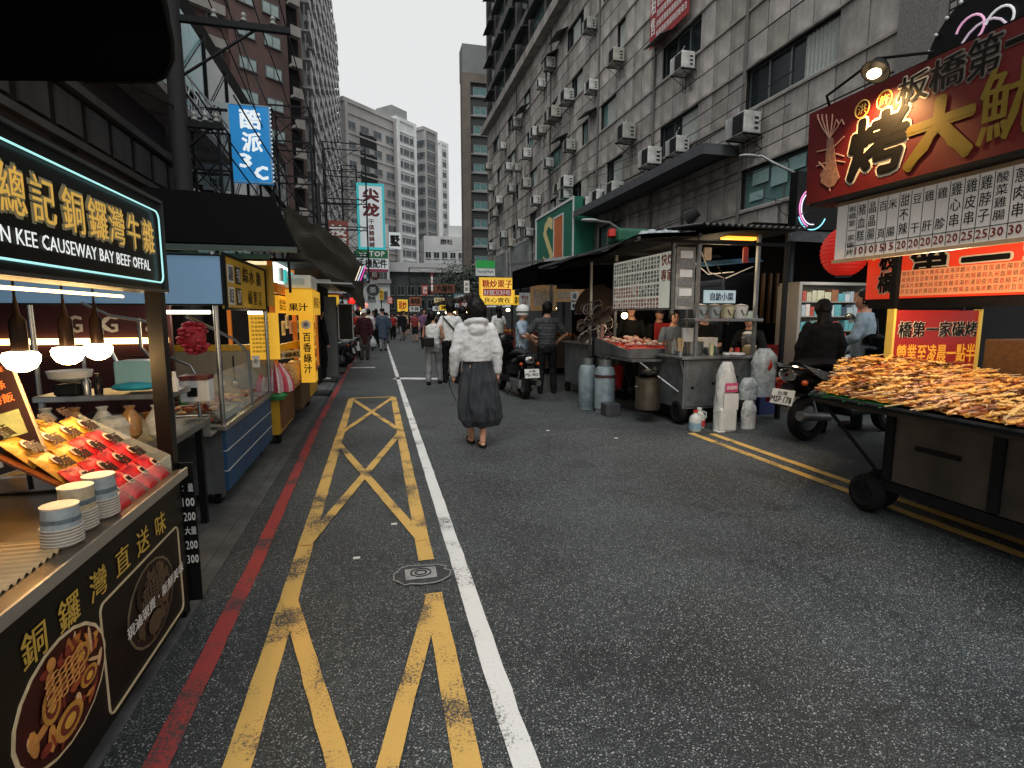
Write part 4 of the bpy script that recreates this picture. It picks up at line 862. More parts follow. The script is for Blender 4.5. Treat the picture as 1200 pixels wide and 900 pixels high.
lettering(S1, '現滷現賣・新鮮美味', (X0, 2.02, .285), Y_, Z_, .55, .05, whitelet, .02, out=.022)
g = MB(); g.tube(rrect(1.9, 2.6, .10, .49, .03, X0+.003), .004, 5, close=True); part(S1, 'panel_outline', g, mat('cream outline', '#cdbb95', .5, 0, .1, 9, 0))
def bowlprint(cy_, cz_, ry, rz_, fade):
    f = lambda c: printm(c) if not fade else printm({'#3b1410': '#2a201a', '#d9c7a0': '#6b604b'}.get(c, '#55442f'))
    def disc(y, z, a_, b_, x, m_, nm, rot=0, n=20):
        g = MB(); vs = [(x, y+a_*math.cos(t*2*math.pi/n)*math.cos(rot)-b_*math.sin(t*2*math.pi/n)*math.sin(rot), z+a_*math.cos(t*2*math.pi/n)*math.sin(rot)+b_*math.sin(t*2*math.pi/n)*math.cos(rot)) for t in range(n)]
        g.add([(x-.002, v[1], v[2]) for v in vs]+vs, [tuple(range(n, 2*n))]+[(i, (i+1) % n, n+(i+1) % n, n+i) for i in range(n)]); return part(S1, nm, g, m_)
    disc(cy_, cz_, ry, rz_, X0+.003, f('#d9c7a0'), 'printed_bowl'); disc(cy_, cz_, ry*.94, rz_*.94, X0+.005, f('#3b1410'), 'printed_broth')
    rnd = random.Random(int(cy_*100))
    for i in range(60):
        a_ = rnd.uniform(0, 6.28); q = math.sqrt(rnd.uniform(0, 1))*.78; c = rnd.choice(['#7c2a1c', '#8f3a24', '#4a1510', '#b06a2c', '#a34d24', '#c98a45', '#3b1410', '#d8b080'])
        disc(cy_+ry*q*math.cos(a_), cz_+rz_*q*math.sin(a_), ry*rnd.uniform(.05, .2), rz_*rnd.uniform(.03, .12), X0+.006+i*.0001, f(c), 'printed_meat', rnd.uniform(0, 3), 10)
    for (dy, dz, a_, b_) in ((-.05, -.5, .3, .26), (.3, .35, .24, .22), (.45, -.15, .2, .17), (-.35, .1, .18, .3)):
        for k_, c in enumerate(('#c08a3c', '#6e2a18', '#d9a441')): disc(cy_+ry*dy, cz_+rz_*dz, ry*a_*(1-.3*k_), rz_*b_*(1-.3*k_), X0+.013+k_*.0006, f(c), 'printed_tendon')
    g = MB()                                                   # honeycomb tripe
    for i in range(6):
        for j in range(5):
            y = cy_-ry*.12+(i-2)*ry*.13; z = cz_+rz_*.3+(j-2)*rz_*.1+(i % 2)*rz_*.05
            g.tube([(X0+.016, y+ry*.075*math.cos(t*1.047), z+rz_*.055*math.sin(t*1.047)) for t in range(6)], .0022, 4, close=True)
    part(S1, 'printed_tripe', g, f('#c98a45'), stuff=True)
bowlprint(1.68, .355, .235, .165, False); bowlprint(2.29, .30, .22, .16, True)
g = MB(); g.box(X0-.035, X0+.04, 2.735, 2.745, .06, .74); part(S1, 'price_plate', g, black)
for i, s_ in enumerate(['：量', '100', '200', '大量', '200', '300']): lettering(S1, s_, (X0-.012, 2.7345, .60-i*.07), X_, Z_, .05, .042, whitelet, .01)
g = MB(); g.box(-2.14, X0-.01, .6, 2.68, 1.905, 1.93); part(S1, 'roof', g, mat('roof underside', '#141313', .7, 0, .3, 4, .1))
g = MB(); g.cyl((X0-.13, .7, 1.50), (X0-.13, 2.6, 1.50), .006, n=6); o = part(S1, 'light_tube', g, tube_y)
# hanging cone lamps
for i, (x, y) in enumerate(((-1.15, 2.12), (-1.15, 2.40), (-1.15, 2.63))):
    t = thing('pendant_lamp', ['pendant lamp with glowing bulb nearest the left picture edge', 'middle pendant lamp with glowing bulb of three', 'pendant lamp with glowing bulb nearest the stall post'][i], 'lamp', (x, y, 1.2), 'pendant lamps in the black stall')
    g = MB(); g.lathe([(.02, .0), (.024, .01), (.023, .12), (.01, .14), (.004, .2)], (x, y, 1.285), 12); part(t, 'shade', g, mat('lamp socket brown', '#2a1c12', .4, .4, .2, 9, 0), True)
    g = MB(); g.lathe([(.012, .035), (.045, .03), (.052, .018), (.05, .0), (.038, -.022), (.018, -.034), (.001, -.036)], (x, y, 1.27), 18); part(t, 'bulb', g, bulb_m, True)
    g = MB(); g.cyl((x, y, 1.48), (x, y, 1.9), .004, n=5); part(t, 'cord', g, black)
    lamp((x, y, 1.205), 5.0, (1, .60, .24), .04)
# canopy overhead
cp = [(-2.9, 3.87), (-2.05, 3.87), (-1.58, 3.76), (-1.2, 3.66), (-1.11, 3.57), (-.99, 3.32), (-.92, 3.09), (-.84, 2.75), (-.8, 2.2), (-.8, .2), (-4.4, .2), (-4.4, 3.87)]
m = thing('black_canopy', 'large black rounded canopy stretched above the nearest left stall', 'canopy', (-2.2, 2, 2.7))
g = MB(); g.prism(cp, 2, 2.75, 2.86); part(m, 'sheet', g, mat('black tarpaulin', '#060607', .9, 0, .3, 3, .3, spec=.03))
g = MB(); g.tube([(x, y, 2.745) for x, y in cp[2:9]], .012, 5); part(m, 'hem', g, iron)
for (x, y) in ((-4.2, 3.6), (-4.2, .5)): g = MB(); g.cyl((x, y, 0), (x, y, 2.75), .04, n=8); part(m, 'pole', g, iron)
# --- goods on the stall
bowlw = mat('glazed paper bowl', '#cfc9bd', .4, 0, .15, 18, .02); bluep = mat('blue glaze print', '#9aa6aa', .4, 0, .3, 30, 0); kraft = mat('printed cream bowl', '#b9a98a', .5, 0, .3, 40, 0)
for i, (x, y, n_, h_, mm, lab) in enumerate([(-.955, 1.86, 6, .068, bluep, 'nearest stack of paper bowls with grey blue pattern on the stall counter'), (-.97, 1.985, 7, .08, kraft, 'middle stack of cream dotted paper bowls on the stall counter'), (-.955, 2.10, 7, .082, bluep, 'rear stack of pale paper bowls nearest the red packets')]):
    t = thing('bowl_stack', lab, 'bowls', (x, y, .723), 'stacks of paper bowls on the black stall')
    for q in range(n_): g = MB(); z = .724+q*.0095; g.lathe([(.038, 0), (.050, .011), (.054, .011), (.054, .0145), (.04, .0145)], (x, y, z), 20); part(t, 'bowl', g, bowlw, True)
    z = .724+n_*.0095; g = MB(); g.lathe([(.051, 0), (.046, h_), (.042, h_), (.048, .006)], (x, y, z), 20); part(t, 'top_bowl', g, mm, True); g = MB(); g.lathe([(.0497, h_*.3), (.0502, h_*.3), (.0492, h_*.5), (.0487, h_*.5)], (x, y, z), 20); part(t, 'pattern_band', g, mat('slate pattern', '#5f7078', .5, 0, .6, 60, 0)); g = MB(); g.lathe([(.001, 0), (.047, 0), (.049, .006), (.001, .004)], (x, y, z+h_-.004), 20); part(t, 'lid', g, bowlw, True)
g = MB()
g.sheet(lambda u_, v_: (-.94-.36*u_, 1.42+.48*v_, .727+.006*math.sin(v_*95)), 2, 90)
single('corrugated_mat', g, mat('pale corrugated sheet', '#bfa77e', .6, 0, .2, 9, .05), 'ribbed cream mat under the bowl stacks on the counter', 'mat')
# packets on a slanted acrylic rack
RK0, RK1 = Vector((-.925, 0, .742)), Vector((-1.26, 0, .965)); rv = (RK1-RK0)
m = thing('display_rack', 'slanted clear display rack for noodle packets on the black stall', 'rack', (-1.15, 2.4, .724))
g = MB(); g.slab([(RK0.x, 2.12, RK0.z-.01), (RK0.x, 2.66, RK0.z-.01), (RK1.x, 2.66, RK1.z-.01), (RK1.x, 2.12, RK1.z-.01)], .008); part(m, 'tray', g, mat('amber acrylic', '#6a3a1c', .2, 0, .2, 6, 0))
g = MB(); g.box(RK0.x-.005, RK0.x+.005, 2.12, 2.66, .724, .80); part(m, 'front_lip', g, glass)
g = MB(); g.slab([(RK0.x, 2.665, .724), (RK1.x, 2.665, .724), (RK1.x, 2.665, 1.0), (RK0.x, 2.665, .80)], .006); part(m, 'side_panel', g, glass)
pk_red = mat('red foil packet', '#c8262a', .3, .1, .35, 30, .4); pk_yel = mat('yellow foil packet', '#c9912c', .3, .1, .4, 30, .4); pk_w = mat('packet print dark', '#26160f', .5, 0, .2, 20, 0); pk_l = mat('packet print pale', '#e0b9a8', .5, 0, .3, 20, 0)
def packet_mesh(mm):
    t = thing('noodle_packet', 'x', 'packet', (0, 0, 0)); g = MB(); N = 10
    def top(u_, v_):
        e = math.sin(math.pi*u_)**.5*math.sin(math.pi*v_)**.4; return (-.07+.14*u_, -.052+.104*v_, .002+.022*e+.004*noise.noise(Vector((u_*5, v_*5, 3)))*e)
    g.sheet(top, N, N); g.sheet(lambda u_, v_: (-.07+.14*u_, -.052+.104*v_, 0), 1, 1); part(t, 'wrapper', g, mm, True)
    g = MB(); g.lathe([(.001, 0), (.024, 0), (.024, .002), (.001, .002)], (-.01, 0, .0265), 12); part(t, 'print', g, pk_l); g = MB()
    for q in (-1, 0, 1): g.box(-.022, .008, q*.01-.003, q*.01+.003, .029, .0305)
    part(t, 'mark', g, pk_w); lettering(t, '麵', (-.06, -.045, .027), Y_, -X_, .07, .055, pk_w, .03, res=1, out=.001)
    return t
ang = math.atan2(rv.z, -rv.x); base = Matrix.Rotation(ang, 4, 'Y')
protoY, protoR = packet_mesh(pk_yel), packet_mesh(pk_red); usedY = usedR = False
rowsn = ['front', 'second', 'third', 'back']; pos = ['left', 'second', 'third', 'right']
for r_ in range(4):
    for c_ in range(4 if r_ < 3 else 4):
        red = r_ < 2 or (r_ == 2 and c_ > 1)
        lab = '%s foil packet, %s from the stall edge, position %s in its row of the rack' % ('red' if red else 'yellow', rowsn[r_], pos[c_])
        if red: o = protoR if not usedR else copy_tree(protoR); usedR = True
        else: o = protoY if not usedY else copy_tree(protoY); usedY = True
        o['label'] = lab; o['group'] = 'foil packets on the slanted rack'
        v_ = (r_+.5)/4; p = RK0+rv*v_
        o.matrix_world = Matrix.Translation((p.x, 2.20+c_*.125, p.z-.004+.004*r_)) @ base @ Matrix.Rotation(random.uniform(-.12, .12), 4, 'Z') @ Matrix.Rotation(.2, 4, 'Y')
# pot with ladles at the left picture edge
t = thing('soup_pot', 'steel pot of ladles tinted amber at the left edge of the black stall', 'pot', (-1.22, 1.72, .723))
g = MB(); g.lathe([(.085, 0), (.09, .02), (.09, .17), (.096, .175), (.096, .18), (.086, .18), (.084, .03), (.001, .03)], (-1.22, 1.72, .724), 24); part(t, 'body', g, mat('amber lit steel', '#8a6a48', .25, .85, .3, 8, .05), True)  # amber lamp light put into the steel colour
for i in range(5): a_ = i*1.2; g = MB(); g.cyl((-1.22+.03*math.cos(a_), 1.72+.03*math.sin(a_), .76), (-1.22+.09*math.cos(a_), 1.72+.1*math.sin(a_), 1.0+.03*i), .005, n=6); part(t, 'ladle', g, wood)
# placard
t = thing('menu_placard', 'dark brown tilted menu placard with orange writing beside the yellow noodles', 'menu board', (-1.35, 2.15, .724))
PA = Matrix.Translation((-1.345, 2.2, .845)) @ Matrix.Rotation(R(8), 4, 'Z') @ Matrix.Rotation(R(-17), 4, 'Y') @ Matrix.Rotation(R(-12), 4, 'X')
pu, pv = (PA.to_3x3()@X_), (PA.to_3x3()@Z_); PO = PA.translation
PO = PO-pu*.0; g = MB(); board(g, PO, pu, pv, .20, .40, .008); part(t, 'board', g, mat('placard brown', '#2b1712', .5, 0, .2, 9, 0))
g = MB(); frame(g, PO, pu, pv, .20, .40, .006, .003); part(t, 'border', g, mat('placard border', '#c7b090', .5, 0, .1, 9, 0))
og = mat('orange print', '#d86c30', .5, 0, 0, emit=.2, ecol='#d86c30')
for s_, a_, b_, w_, h_ in (('港式牛雜', .03, .35, .14, .025), ('粗麵條', .05, .29, .11, .035), ('丁小港飯', .03, .24, .14, .035)): lettering(t, s_, PO+pu*a_+pv*b_, pu, pv, w_, h_, og, .02, res=1)
lettering(t, '加湯加麵', PO+pu*.09+pv*.03, pu, pv, .09, .02, og, .01, res=1)
for (a_, b_, w_, h_, c) in ((.02, .12, .06, .09, '#c9802c'), (.10, .12, .07, .09, '#9aa06a'), (.02, .03, .05, .06, '#d8cfc0')): g = MB(); board(g, PO+pu*a_+pv*b_+pu.cross(pv)*.003, pu, pv, w_, h_, .002); part(t, 'printed_picture', g, printm(c))
g = MB(); g.cyl(PO+pu*.135-Vector((0, 0, .08)), PO+pu*.135+pv*.02, .008, n=6); part(t, 'stand', g, iron)
# noodle sack, noodle bowl
t = thing('paper_sack', 'yellow printed paper sack tied at the top behind the placard', 'sack', (-1.58, 2.75, .78))
g = MB(); g.lathe([(.06, 0), (.075, .05), (.07, .16), (.06, .22), (.02, .26), (.045, .3)], (-1.6, 2.72, .85), 14); part(t, 'sack', g, mat('yellow paper', '#b9933f', .6, 0, .3, 12, .3), True)
for q in range(6): g = MB(); g.tube([(-1.6+.078*math.cos(-.9+q*.15)+.0, 2.72-.072+.003*q, .90+.03*q+.012*math.sin(a_/2)) for a_ in (0,)]+[(-1.6+.01*q, 2.645, .92+.03*q)], .004, 4); part(t, 'print', g, blacklet)
noodm = mat('egg noodles', '#c39a3a', .6, 0, .3, 25, .3)
t = thing('noodle_bowl', 'pile of yellow noodles in a wide bowl behind the packet rack', 'noodles', (-1.42, 2.62, .80))
g = MB(); g.lathe([(.04, 0), (.085, .05), (.09, .05), (.05, 0)], (-1.44, 2.66, .86), 18); part(t, 'bowl', g, bowlw, True)
g = MB(); rnd = random.Random(4)
for q in range(70):
    a_ = rnd.uniform(0, 6.3); r_ = .07*math.sqrt(rnd.random()); z = .91+.06*(1-(r_/.07)**2); c = Vector((-1.44+r_*math.cos(a_), 2.66+r_*math.sin(a_), z)); d = rnd.uniform(0, 3)
    g.tube([c+Vector((.028*math.cos(d+k_*.9), .028*math.sin(d+k_*.9), .006*k_)) for k_ in range(5)], .004, 4)
g.ell((-1.44, 2.66, .91), (.07, .07, .045)); part(t, 'noodles', g, noodm, stuff=True)
g = MB(); g.bev(-2.02, -1.24, 2.45, 2.68, .724, .80, .01); single('steel_tray', g, steel, 'low steel tray holding the noodles on the stall counter', 'tray')
# small goods crowding the counter
rnd = random.Random(17); gn = [('amber', '#b07a2a'), ('brown', '#4a2c1a'), ('yellow', '#c9a13a'), ('kraft', '#8a6a44'), ('white', '#c9c0ae')]
for i in range(14):
    cnm, c = gn[i % 5]; x = -1.45-.09*(i % 7); y = 2.18+.14*(i//7)+.02*(i % 3); h = .08+.02*(i*5 % 6); r = .024+.004*(i % 3)
    g = MB(); g.lathe([(r, 0), (r*1.04, h*.65), (r*.55, h*.8), (r*.55, h), (.001, h)], (x, y, .724), 12); single('jar', g, mat('goods jar '+cnm, c, .25, 0, .3, 16, .05), '%s jar on the black stall counter behind the placard, %s in the %s row' % (cnm, ordn[i % 7], ['front', 'back'][i//7]), 'jar', 'jars on the black stall counter', smooth=True)
for i in range(6):
    x = -1.5-.1*i; g = MB(); g.bev(x-.04, x+.04, 2.47, 2.6, .801, .90+.02*(i % 3), .012); single('paper_packet', g, mat('goods jar '+gn[(i*3+2) % 5][0], '#c9a13a'), '%s paper packet on the low steel tray, %s from the street' % (gn[(i*3+2) % 5][0], ordn[i]), 'packet', 'paper packets on the steel tray')
for i in range(5):
    g = MB(); x = -1.2-.13*i; g.lathe([(.02, 0), (.05, .03), (.055, .12), (.02, .17), (.03, .19)], (x, 3.32, .742), 10); single('tied_bag', g, [plastic_bag, mat('goods jar kraft', '#8a6a44')][i % 2], '%s tied bag on the dark preparation table, %s from the post' % (['clear', 'kraft'][i % 2], ordn[i]), 'bag', 'tied bags on the preparation table', smooth=True)
# second table behind
TB = thing('prep_table', 'dark preparation table with crates and steel pans behind the nearest stall', 'table', (-1.6, 3.5, 0))
g = MB(); g.box(-2.5, -1.12, 3.15, 3.98, .70, .74); part(TB, 'top', g, steel_d)
for x in (-2.45, -1.18):
    for y in (3.2, 3.92): g = MB(); g.box(x-.02, x+.02, y-.02, y+.02, 0, .7); part(TB, 'leg', g, iron)
g = MB(); g.box(-2.48, -1.14, 3.2, 3.23, .06, .7); part(TB, 'skirt', g, black)
t = thing('plastic_crate', 'black slotted plastic crate on the table behind the stall', 'crate', (-1.75, 3.4, .74))
g = MB(); g.box(-1.95, -1.55, 3.25, 3.55, .745, .76)
for q in range(14): x = -1.95+q*.03; g.box(x, x+.008, 3.25, 3.26, .76, .87)
g.box(-1.95, -1.55, 3.248, 3.262, .87, .885); g.box(-1.95, -1.55, 3.248, 3.262, .81, .82); g.box(-1.95, -1.94, 3.262, 3.55, .76, .885); g.box(-1.56, -1.55, 3.262, 3.55, .76, .885)
part(t, 'basket', g, black); g = MB(); g.box(-1.93, -1.57, 3.28, 3.53, .765, .84); part(t, 'contents', g, mat('pale greens', '#9aa38a', .7, 0, .5, 30, .3))
g = MB(); g.lathe([(.06, 0), (.09, .02), (.085, .06), (.095, .09), (.07, .13), (.02, .14)], (-1.40, 3.3, .745), 14); single('cling_wrapped_pile', g, plastic_bag, 'cling wrapped white pile on the table beside the stall post', 'bag', smooth=True)
t = thing('storage_box', 'pale blue plastic box with cyan cloth on the back table', 'box', (-1.42, 3.72, .97))
g = MB(); g.bev(-1.53, -1.32, 3.65, 3.85, 1.0, 1.15, .012); part(t, 'box', g, mat('pale blue plastic', '#7fb0b8', .4, 0, .1, 9, 0)); g = MB(); g.lathe([(.09, 0), (.12, .015), (.1, .035), (.03, .045)], (-1.41, 3.6, .985), 14, sy=.5); part(t, 'cloth', g, mat('cyan cloth', '#1f8fa8', .6, 0, .3, 15, .3), True)
t = thing('steel_rack_shelf', 'raised steel shelf carrying pans behind the left stall', 'shelf', (-1.6, 3.7, .74))
g = MB(); g.bev(-1.9, -1.2, 3.55, 3.9, .93, .965, .005); part(t, 'shelf', g, steel)
for x in (-1.88, -1.22): g = MB(); g.box(x-.01, x+.01, 3.6, 3.62, .745, .93); part(t, 'leg', g, steel)
t = thing('kitchen_scale', 'white topped kitchen scale with dish on the left back table', 'scale', (-1.75, 3.6, .965))
g = MB(); g.bev(-1.8, -1.68, 3.56, 3.7, .966, 1.03, .01); part(t, 'body', g, iron); g = MB(); g.lathe([(.03, 0), (.1, .03), (.11, .07), (.1, .07), (.03, .01)], (-1.74, 3.63, 1.035), 16); part(t, 'dish', g, white, True)
for i, (x, c) in enumerate(((-1.66, steel), (-1.60, mat('dark bottle', '#1c1512', .2, 0, .2, 9, 0)), (-1.26, mat('sauce orange', '#a05a20', .3, 0, .2, 9, 0)), (-1.2, white))):
    g = MB(); g.lathe([(.022, 0), (.024, .07), (.012, .09), (.012, .12), (.001, .12)], (x, 3.62, .966), 10); single('bottle', g, c, ['small steel bottle by the scale on the shelf', 'dark sauce bottle by the scale', 'orange sauce bottle beside the blue box', 'short white bottle at the shelf end'][i], 'bottle', smooth=True)
t = thing('toaster_box', 'steel and maroon small cooker right of the blue box', 'cooker', (-1.2, 3.9, .9))
g = MB(); g.bev(-1.30, -1.12, 3.99, 4.12, .84, .99, .01); part(t, 'body', g, white); g = MB(); g.box(-1.3, -1.12, 3.98, 4.13, .992, 1.02); part(t, 'lid', g, mat('maroon lid', '#5c1a22', .4, 0, .1, 9, 0)); g = MB(); g.box(-1.25, -1.19, 3.982, 3.988, .88, .94); part(t, 'dial', g, black)
# maroon stall wall with letters
t = thing('maroon_stall_wall', 'maroon panelled stall wall lettered G and G behind the hanging lamps', 'stall wall', (-2.2, 4.9, 0))
mar = mat('maroon panel', '#32141a', .6, 0, .25, 6, .05)
g = MB(); g.box(-3.3, -1.62, 4.9, 4.94, 0, 1.62); part(t, 'wall', g, mar)
for q in range(4): g = MB(); g.tube([(-3.1+q*.38, 4.885, .6), (-3.1+q*.38, 4.885, 1.04), (-3.06+q*.38, 4.885, 1.10), (-2.84+q*.38, 4.885, 1.10), (-2.80+q*.38, 4.885, 1.04), (-2.80+q*.38, 4.885, .6)], .006, 4); part(t, 'panel_moulding', g, mat('moulding dark', '#1d0b0e', .6, 0, .1, 9, 0))
lettering(t, 'G', (-2.34, 4.895, 1.29), X_, Z_, .11, .13, mat('silver letter', '#97948f', .4, .3, .1, 9, 0), .03)
lettering(t, 'G', (-2.10, 4.895, 1.29), X_, Z_, .11, .13, mat('silver letter', '#97948f'), .03)
lettering(t, '&', (-1.80, 4.895, 1.29), X_, Z_, .08, .1, mat('silver letter', '#97948f'), .03)
g = MB(); g.box(-2.9, -1.64, 4.86, 4.895, 1.20, 1.245); part(t, 'light_strip', g, tube_y)
g = MB(); g.box(-3.3, -1.6, 4.3, 5.6, 1.62, 1.66); part(t, 'roof', g, black)
lamp((-2.2, 4.6, 1.3), 1.5, (1, .7, .4), .15)
for i, pts in enumerate(([(-1.77, 3.9, 1.5), (-1.62, 3.9, 1.42), (-1.4, 3.9, 1.38)], [(-1.72, 3.75, .98), (-1.72, 3.75, 1.2), (-1.65, 3.75, 1.25), (-1.57, 3.75, 1.2), (-1.5, 3.75, 1.0)])):
    g = MB(); g.tube(pts, .01, 6); single('steel_pipe', g, steel, ['bent steel pipe under the light blue panel', 'arched steel tap pipe over the scale'][i], 'pipe', smooth=True)
# ================================================================== STALL 2 (steel cart with blue side)
S2 = thing('food_cart', 'stainless steel food cart with blue side panels and light blue sign back', 'food cart', (-1.5, 5, 0))
g = MB(); g.box(-2.2, -1.12, 4.2, 5.95, .13, .60); part(S2, 'body', g, steel_d)
g = MB(); g.bev(-2.25, -1.07, 4.15, 6.0, .602, .64, .006); part(S2, 'rim', g, steel)
bl = mat('blue cart panel', '#1f4e76', .45, 0, .2, 7, .03, dirt=.25)
for q in range(3): g = MB(); g.box(-1.119, -1.095, 4.22, 5.93, .145+q*.15, .288+q*.15); part(S2, 'side_panel', g, bl)
for q in (1, 2): g = MB(); g.box(-1.118, -1.09, 4.22, 5.93, .134+q*.15+.005, .134+q*.15+.010); part(S2, 'trim_strip', g, white)
for x in (-2.1, -1.2):
    for y in (4.35, 5.8):
        g = MB(); g.cyl((x-.02, y, .06), (x+.02, y, .06), .06, n=14); w1 = part(S2, 'wheel', g, rubber, True); g = MB(); g.box(x-.035, x+.035, y-.03, y+.03, .06, .13); part(w1, 'caster_fork', g, steel)
for (x, y) in ((-1.10, 4.2), (-1.10, 5.95), (-2.2, 4.2), (-2.2, 5.95)):
    g = MB(); g.cyl((x, y, .64), (x, y, 1.86), .017, n=10); part(S2, 'post', g, steel, True)
lb = mat('light blue glowing panel', '#7298bb', .5, 0, .08, 90, .02, emit=.2, ecol='#6f98bb')  # emission put into the panel to brighten it
g = MB(); g.box(-2.4, -1.04, 4.17, 4.2, 1.50, 1.83); part(S2, 'sign_back', g, lb)
g = MB(); frame(g, (-2.4, 4.169, 1.49), X_, Z_, 1.37, .35, .012, .008); part(S2, 'sign_back_frame', g, iron)
g = MB(); g.box(-1.06, -1.035, 4.22, 5.65, 1.47, 1.85); part(S2, 'side_sign', g, mat('mustard sign', '#a88420', .5, 0, .2, 9, 0, emit=.1, ecol='#a88420'))
g = MB(); frame(g, (-1.034, 4.21, 1.46), Y_, Z_, 1.45, .40, .02, .012); part(S2, 'side_sign_frame', g, iron)
for i, (s_, y) in enumerate((('綜', 4.75), ('水', 4.98), ('脆', 5.26))): lettering(S2, s_, (-1.034, y, 1.68), Y_, Z_, .19, .13, blacklet, .03)
for i, (s_, y) in enumerate((('鹹', 4.9), ('粥', 5.1), ('豆花', 5.3))): lettering(S2, s_, (-1.034, y, 1.50), Y_, Z_, .15, .14, blacklet, .02, vertical=True, res=1)
for q, (y, z, c, d) in enumerate(((4.3, 1.66, white, blacklet), (4.3, 1.50, white, blacklet), (4.52, 1.66, black, whitelet), (4.52, 1.5, black, whitelet))):
    g = MB(); board(g, (-1.033, y, z), Y_, Z_, .17, .13, .002); part(S2, 'label_block', g, c); lettering(S2, ['湯圓', '紅豆', '芋圓', '仙草'][q], (-1.032, y+.02, z+.01), Y_, Z_, .12, .11, d, .02, res=1)
for x0_, x1_, y_ in ((-1.42, -1.14, 4.22), (-1.04, -.93, 4.9)): g = MB(); g.cyl((x0_, y_, 1.445), (x1_, y_, 1.445), .012, n=8); part(S2, 'light_tube', g, tube_w)
lamp((-1.6, 4.9, 1.40), 7, (1, .88, .68), .2)
for pts in ([(-1.42, 4.25, 1.13), (-1.3, 4.25, 1.07), (-1.27, 4.25, 1.0), (-1.26, 4.25, .65)], [(-1.38, 4.5, 1.42), (-1.15, 4.9, 1.22), (-1.08, 5.0, 1.1), (-1.08, 5.05, .65)], [(-1.36, 4.25, .9), (-1.6, 4.25, 1.2), (-1.62, 4.3, 1.4)]):
    g = MB(); g.tube(pts, .012, 8); part(S2, 'hand_rail', g, steel, True)
g = MB(); g.slab([(-1.1, 4.2, .66), (-1.1, 5.95, .66), (-1.3, 5.95, .95), (-1.3, 4.2, .95)], .006); part(S2, 'glass_guard', g, glass)
rnd = random.Random(9); foodm = [mat('fried food %s' % c, c, .5, 0, .4, 40, .3) for c in ('#a4562a', '#8a3c1e', '#c08a4a', '#d0a46a', '#7a2e18')]
g = MB(); g.bev(-1.5, -1.13, 4.3, 4.75, .642, .70, .006); t = thing('food_tray', 'steel tray of fried snacks inside the steel cart', 'food tray', (-1.3, 4.5, .642)); part(t, 'tray', g, steel)
for q in range(34):
    g = MB(); g.ell((rnd.uniform(-1.47, -1.16), rnd.uniform(4.34, 4.7), .71+rnd.uniform(0, .05)), (rnd.uniform(.02, .045), rnd.uniform(.02, .04), rnd.uniform(.012, .022)), 7, 5); part(t, 'snack', g, foodm[q % 5], True)
t = thing('food_tray', 'second tray of pink and brown morsels farther along the steel cart', 'food tray', (-1.3, 5.2, .642)); g = MB(); g.bev(-1.5, -1.13, 4.9, 5.5, .642, .69, .006); part(t, 'tray', g, steel)
for q in range(24): g = MB(); g.ell((rnd.uniform(-1.47, -1.16), rnd.uniform(4.94, 5.45), .70+rnd.uniform(0, .03)), (.04, .03, .018), 7, 5); part(t, 'snack', g, foodm[(q*2) % 5], True)
# woven basket with snacks left in front of the post
t = thing('snack_basket', 'clear basket of snacks by the stall post', 'basket', (-1.25, 4.05, .7)); g = MB(); g.box(-1.36, -1.13, 4.0, 4.14, .60, .615); g.box(-1.36, -1.13, 4.0, 4.005, .615, .70); part(t, 'basket', g, mat('frosted plastic', '#8e8c84', .4, 0, .3, 30, .1)); 
for q in range(12): g = MB(); g.ell((rnd.uniform(-1.34, -1.15), rnd.uniform(4.02, 4.12), .69+rnd.uniform(0, .03)), (.02, .02, .018), 7, 5); part(t, 'snack', g, foodm[q % 5], True)
for i in range(2):
    x = -1.42+i*.10; t = thing('ladle', ['left hanging black ladle in the steel cart', 'right hanging black ladle in the steel cart'][i], 'ladle', (x, 5.5, .8)); g = MB(); g.cyl((x, 5.5, .82), (x, 5.5, 1.05), .008, n=6); part(t, 'handle', g, iron); g = MB(); g.ell((x, 5.5, .78), (.035, .02, .04)); part(t, 'scoop', g, steel, True)
# jars, cups and boxes crowding the yellow stall and the steel cart
rnd = random.Random(41); jc = [('amber', '#b07020'), ('red', '#a82a24'), ('white', '#c9ccca'), ('green', '#3f8a4c'), ('brown', '#4a2c1a'), ('pale blue', '#8fb4bf')]
for i in range(16):
    cnm, c = jc[i % 6]; row = i//6; x, y, z = (-1.85+.13*(i % 6)+.02*row, 6.22+.5*row, .642) ; r = .028+.012*(i % 3); h = .09+.05*((i*7) % 4)/3
    g = MB(); g.lathe([(r, 0), (r*1.05, h*.7), (r*.6, h*.85), (r*.6, h), (.001, h)], (x, y, z), 12)
    single('jar', g, mat('jar '+cnm, c, .3, 0, .2, 12, 0), '%s jar on the yellow stall counter, %s row, %s' % (cnm, ['front', 'middle', 'rear'][row], ['far left', 'second from left', 'third from left', 'fourth from left', 'fifth from left', 'nearest the street'][i % 6]), 'jar', 'jars crowding the yellow stall counter', smooth=True)
for i in range(7):
    y = 4.35+i*.23; g = MB(); g.lathe([(.03, 0), (.045, .08), (.047, .085), (.04, .085), (.028, .01)], (-1.62, y, .642), 12); single('cup', g, mat('jar '+jc[(i*5) % 6][0], '#c9ccca'), '%s cup on the steel cart deck, %s from the near end' % (jc[(i*5) % 6][0], ['first', 'second', 'third', 'fourth', 'fifth', 'sixth', 'seventh'][i]), 'cup', 'cups inside the steel cart', smooth=True)
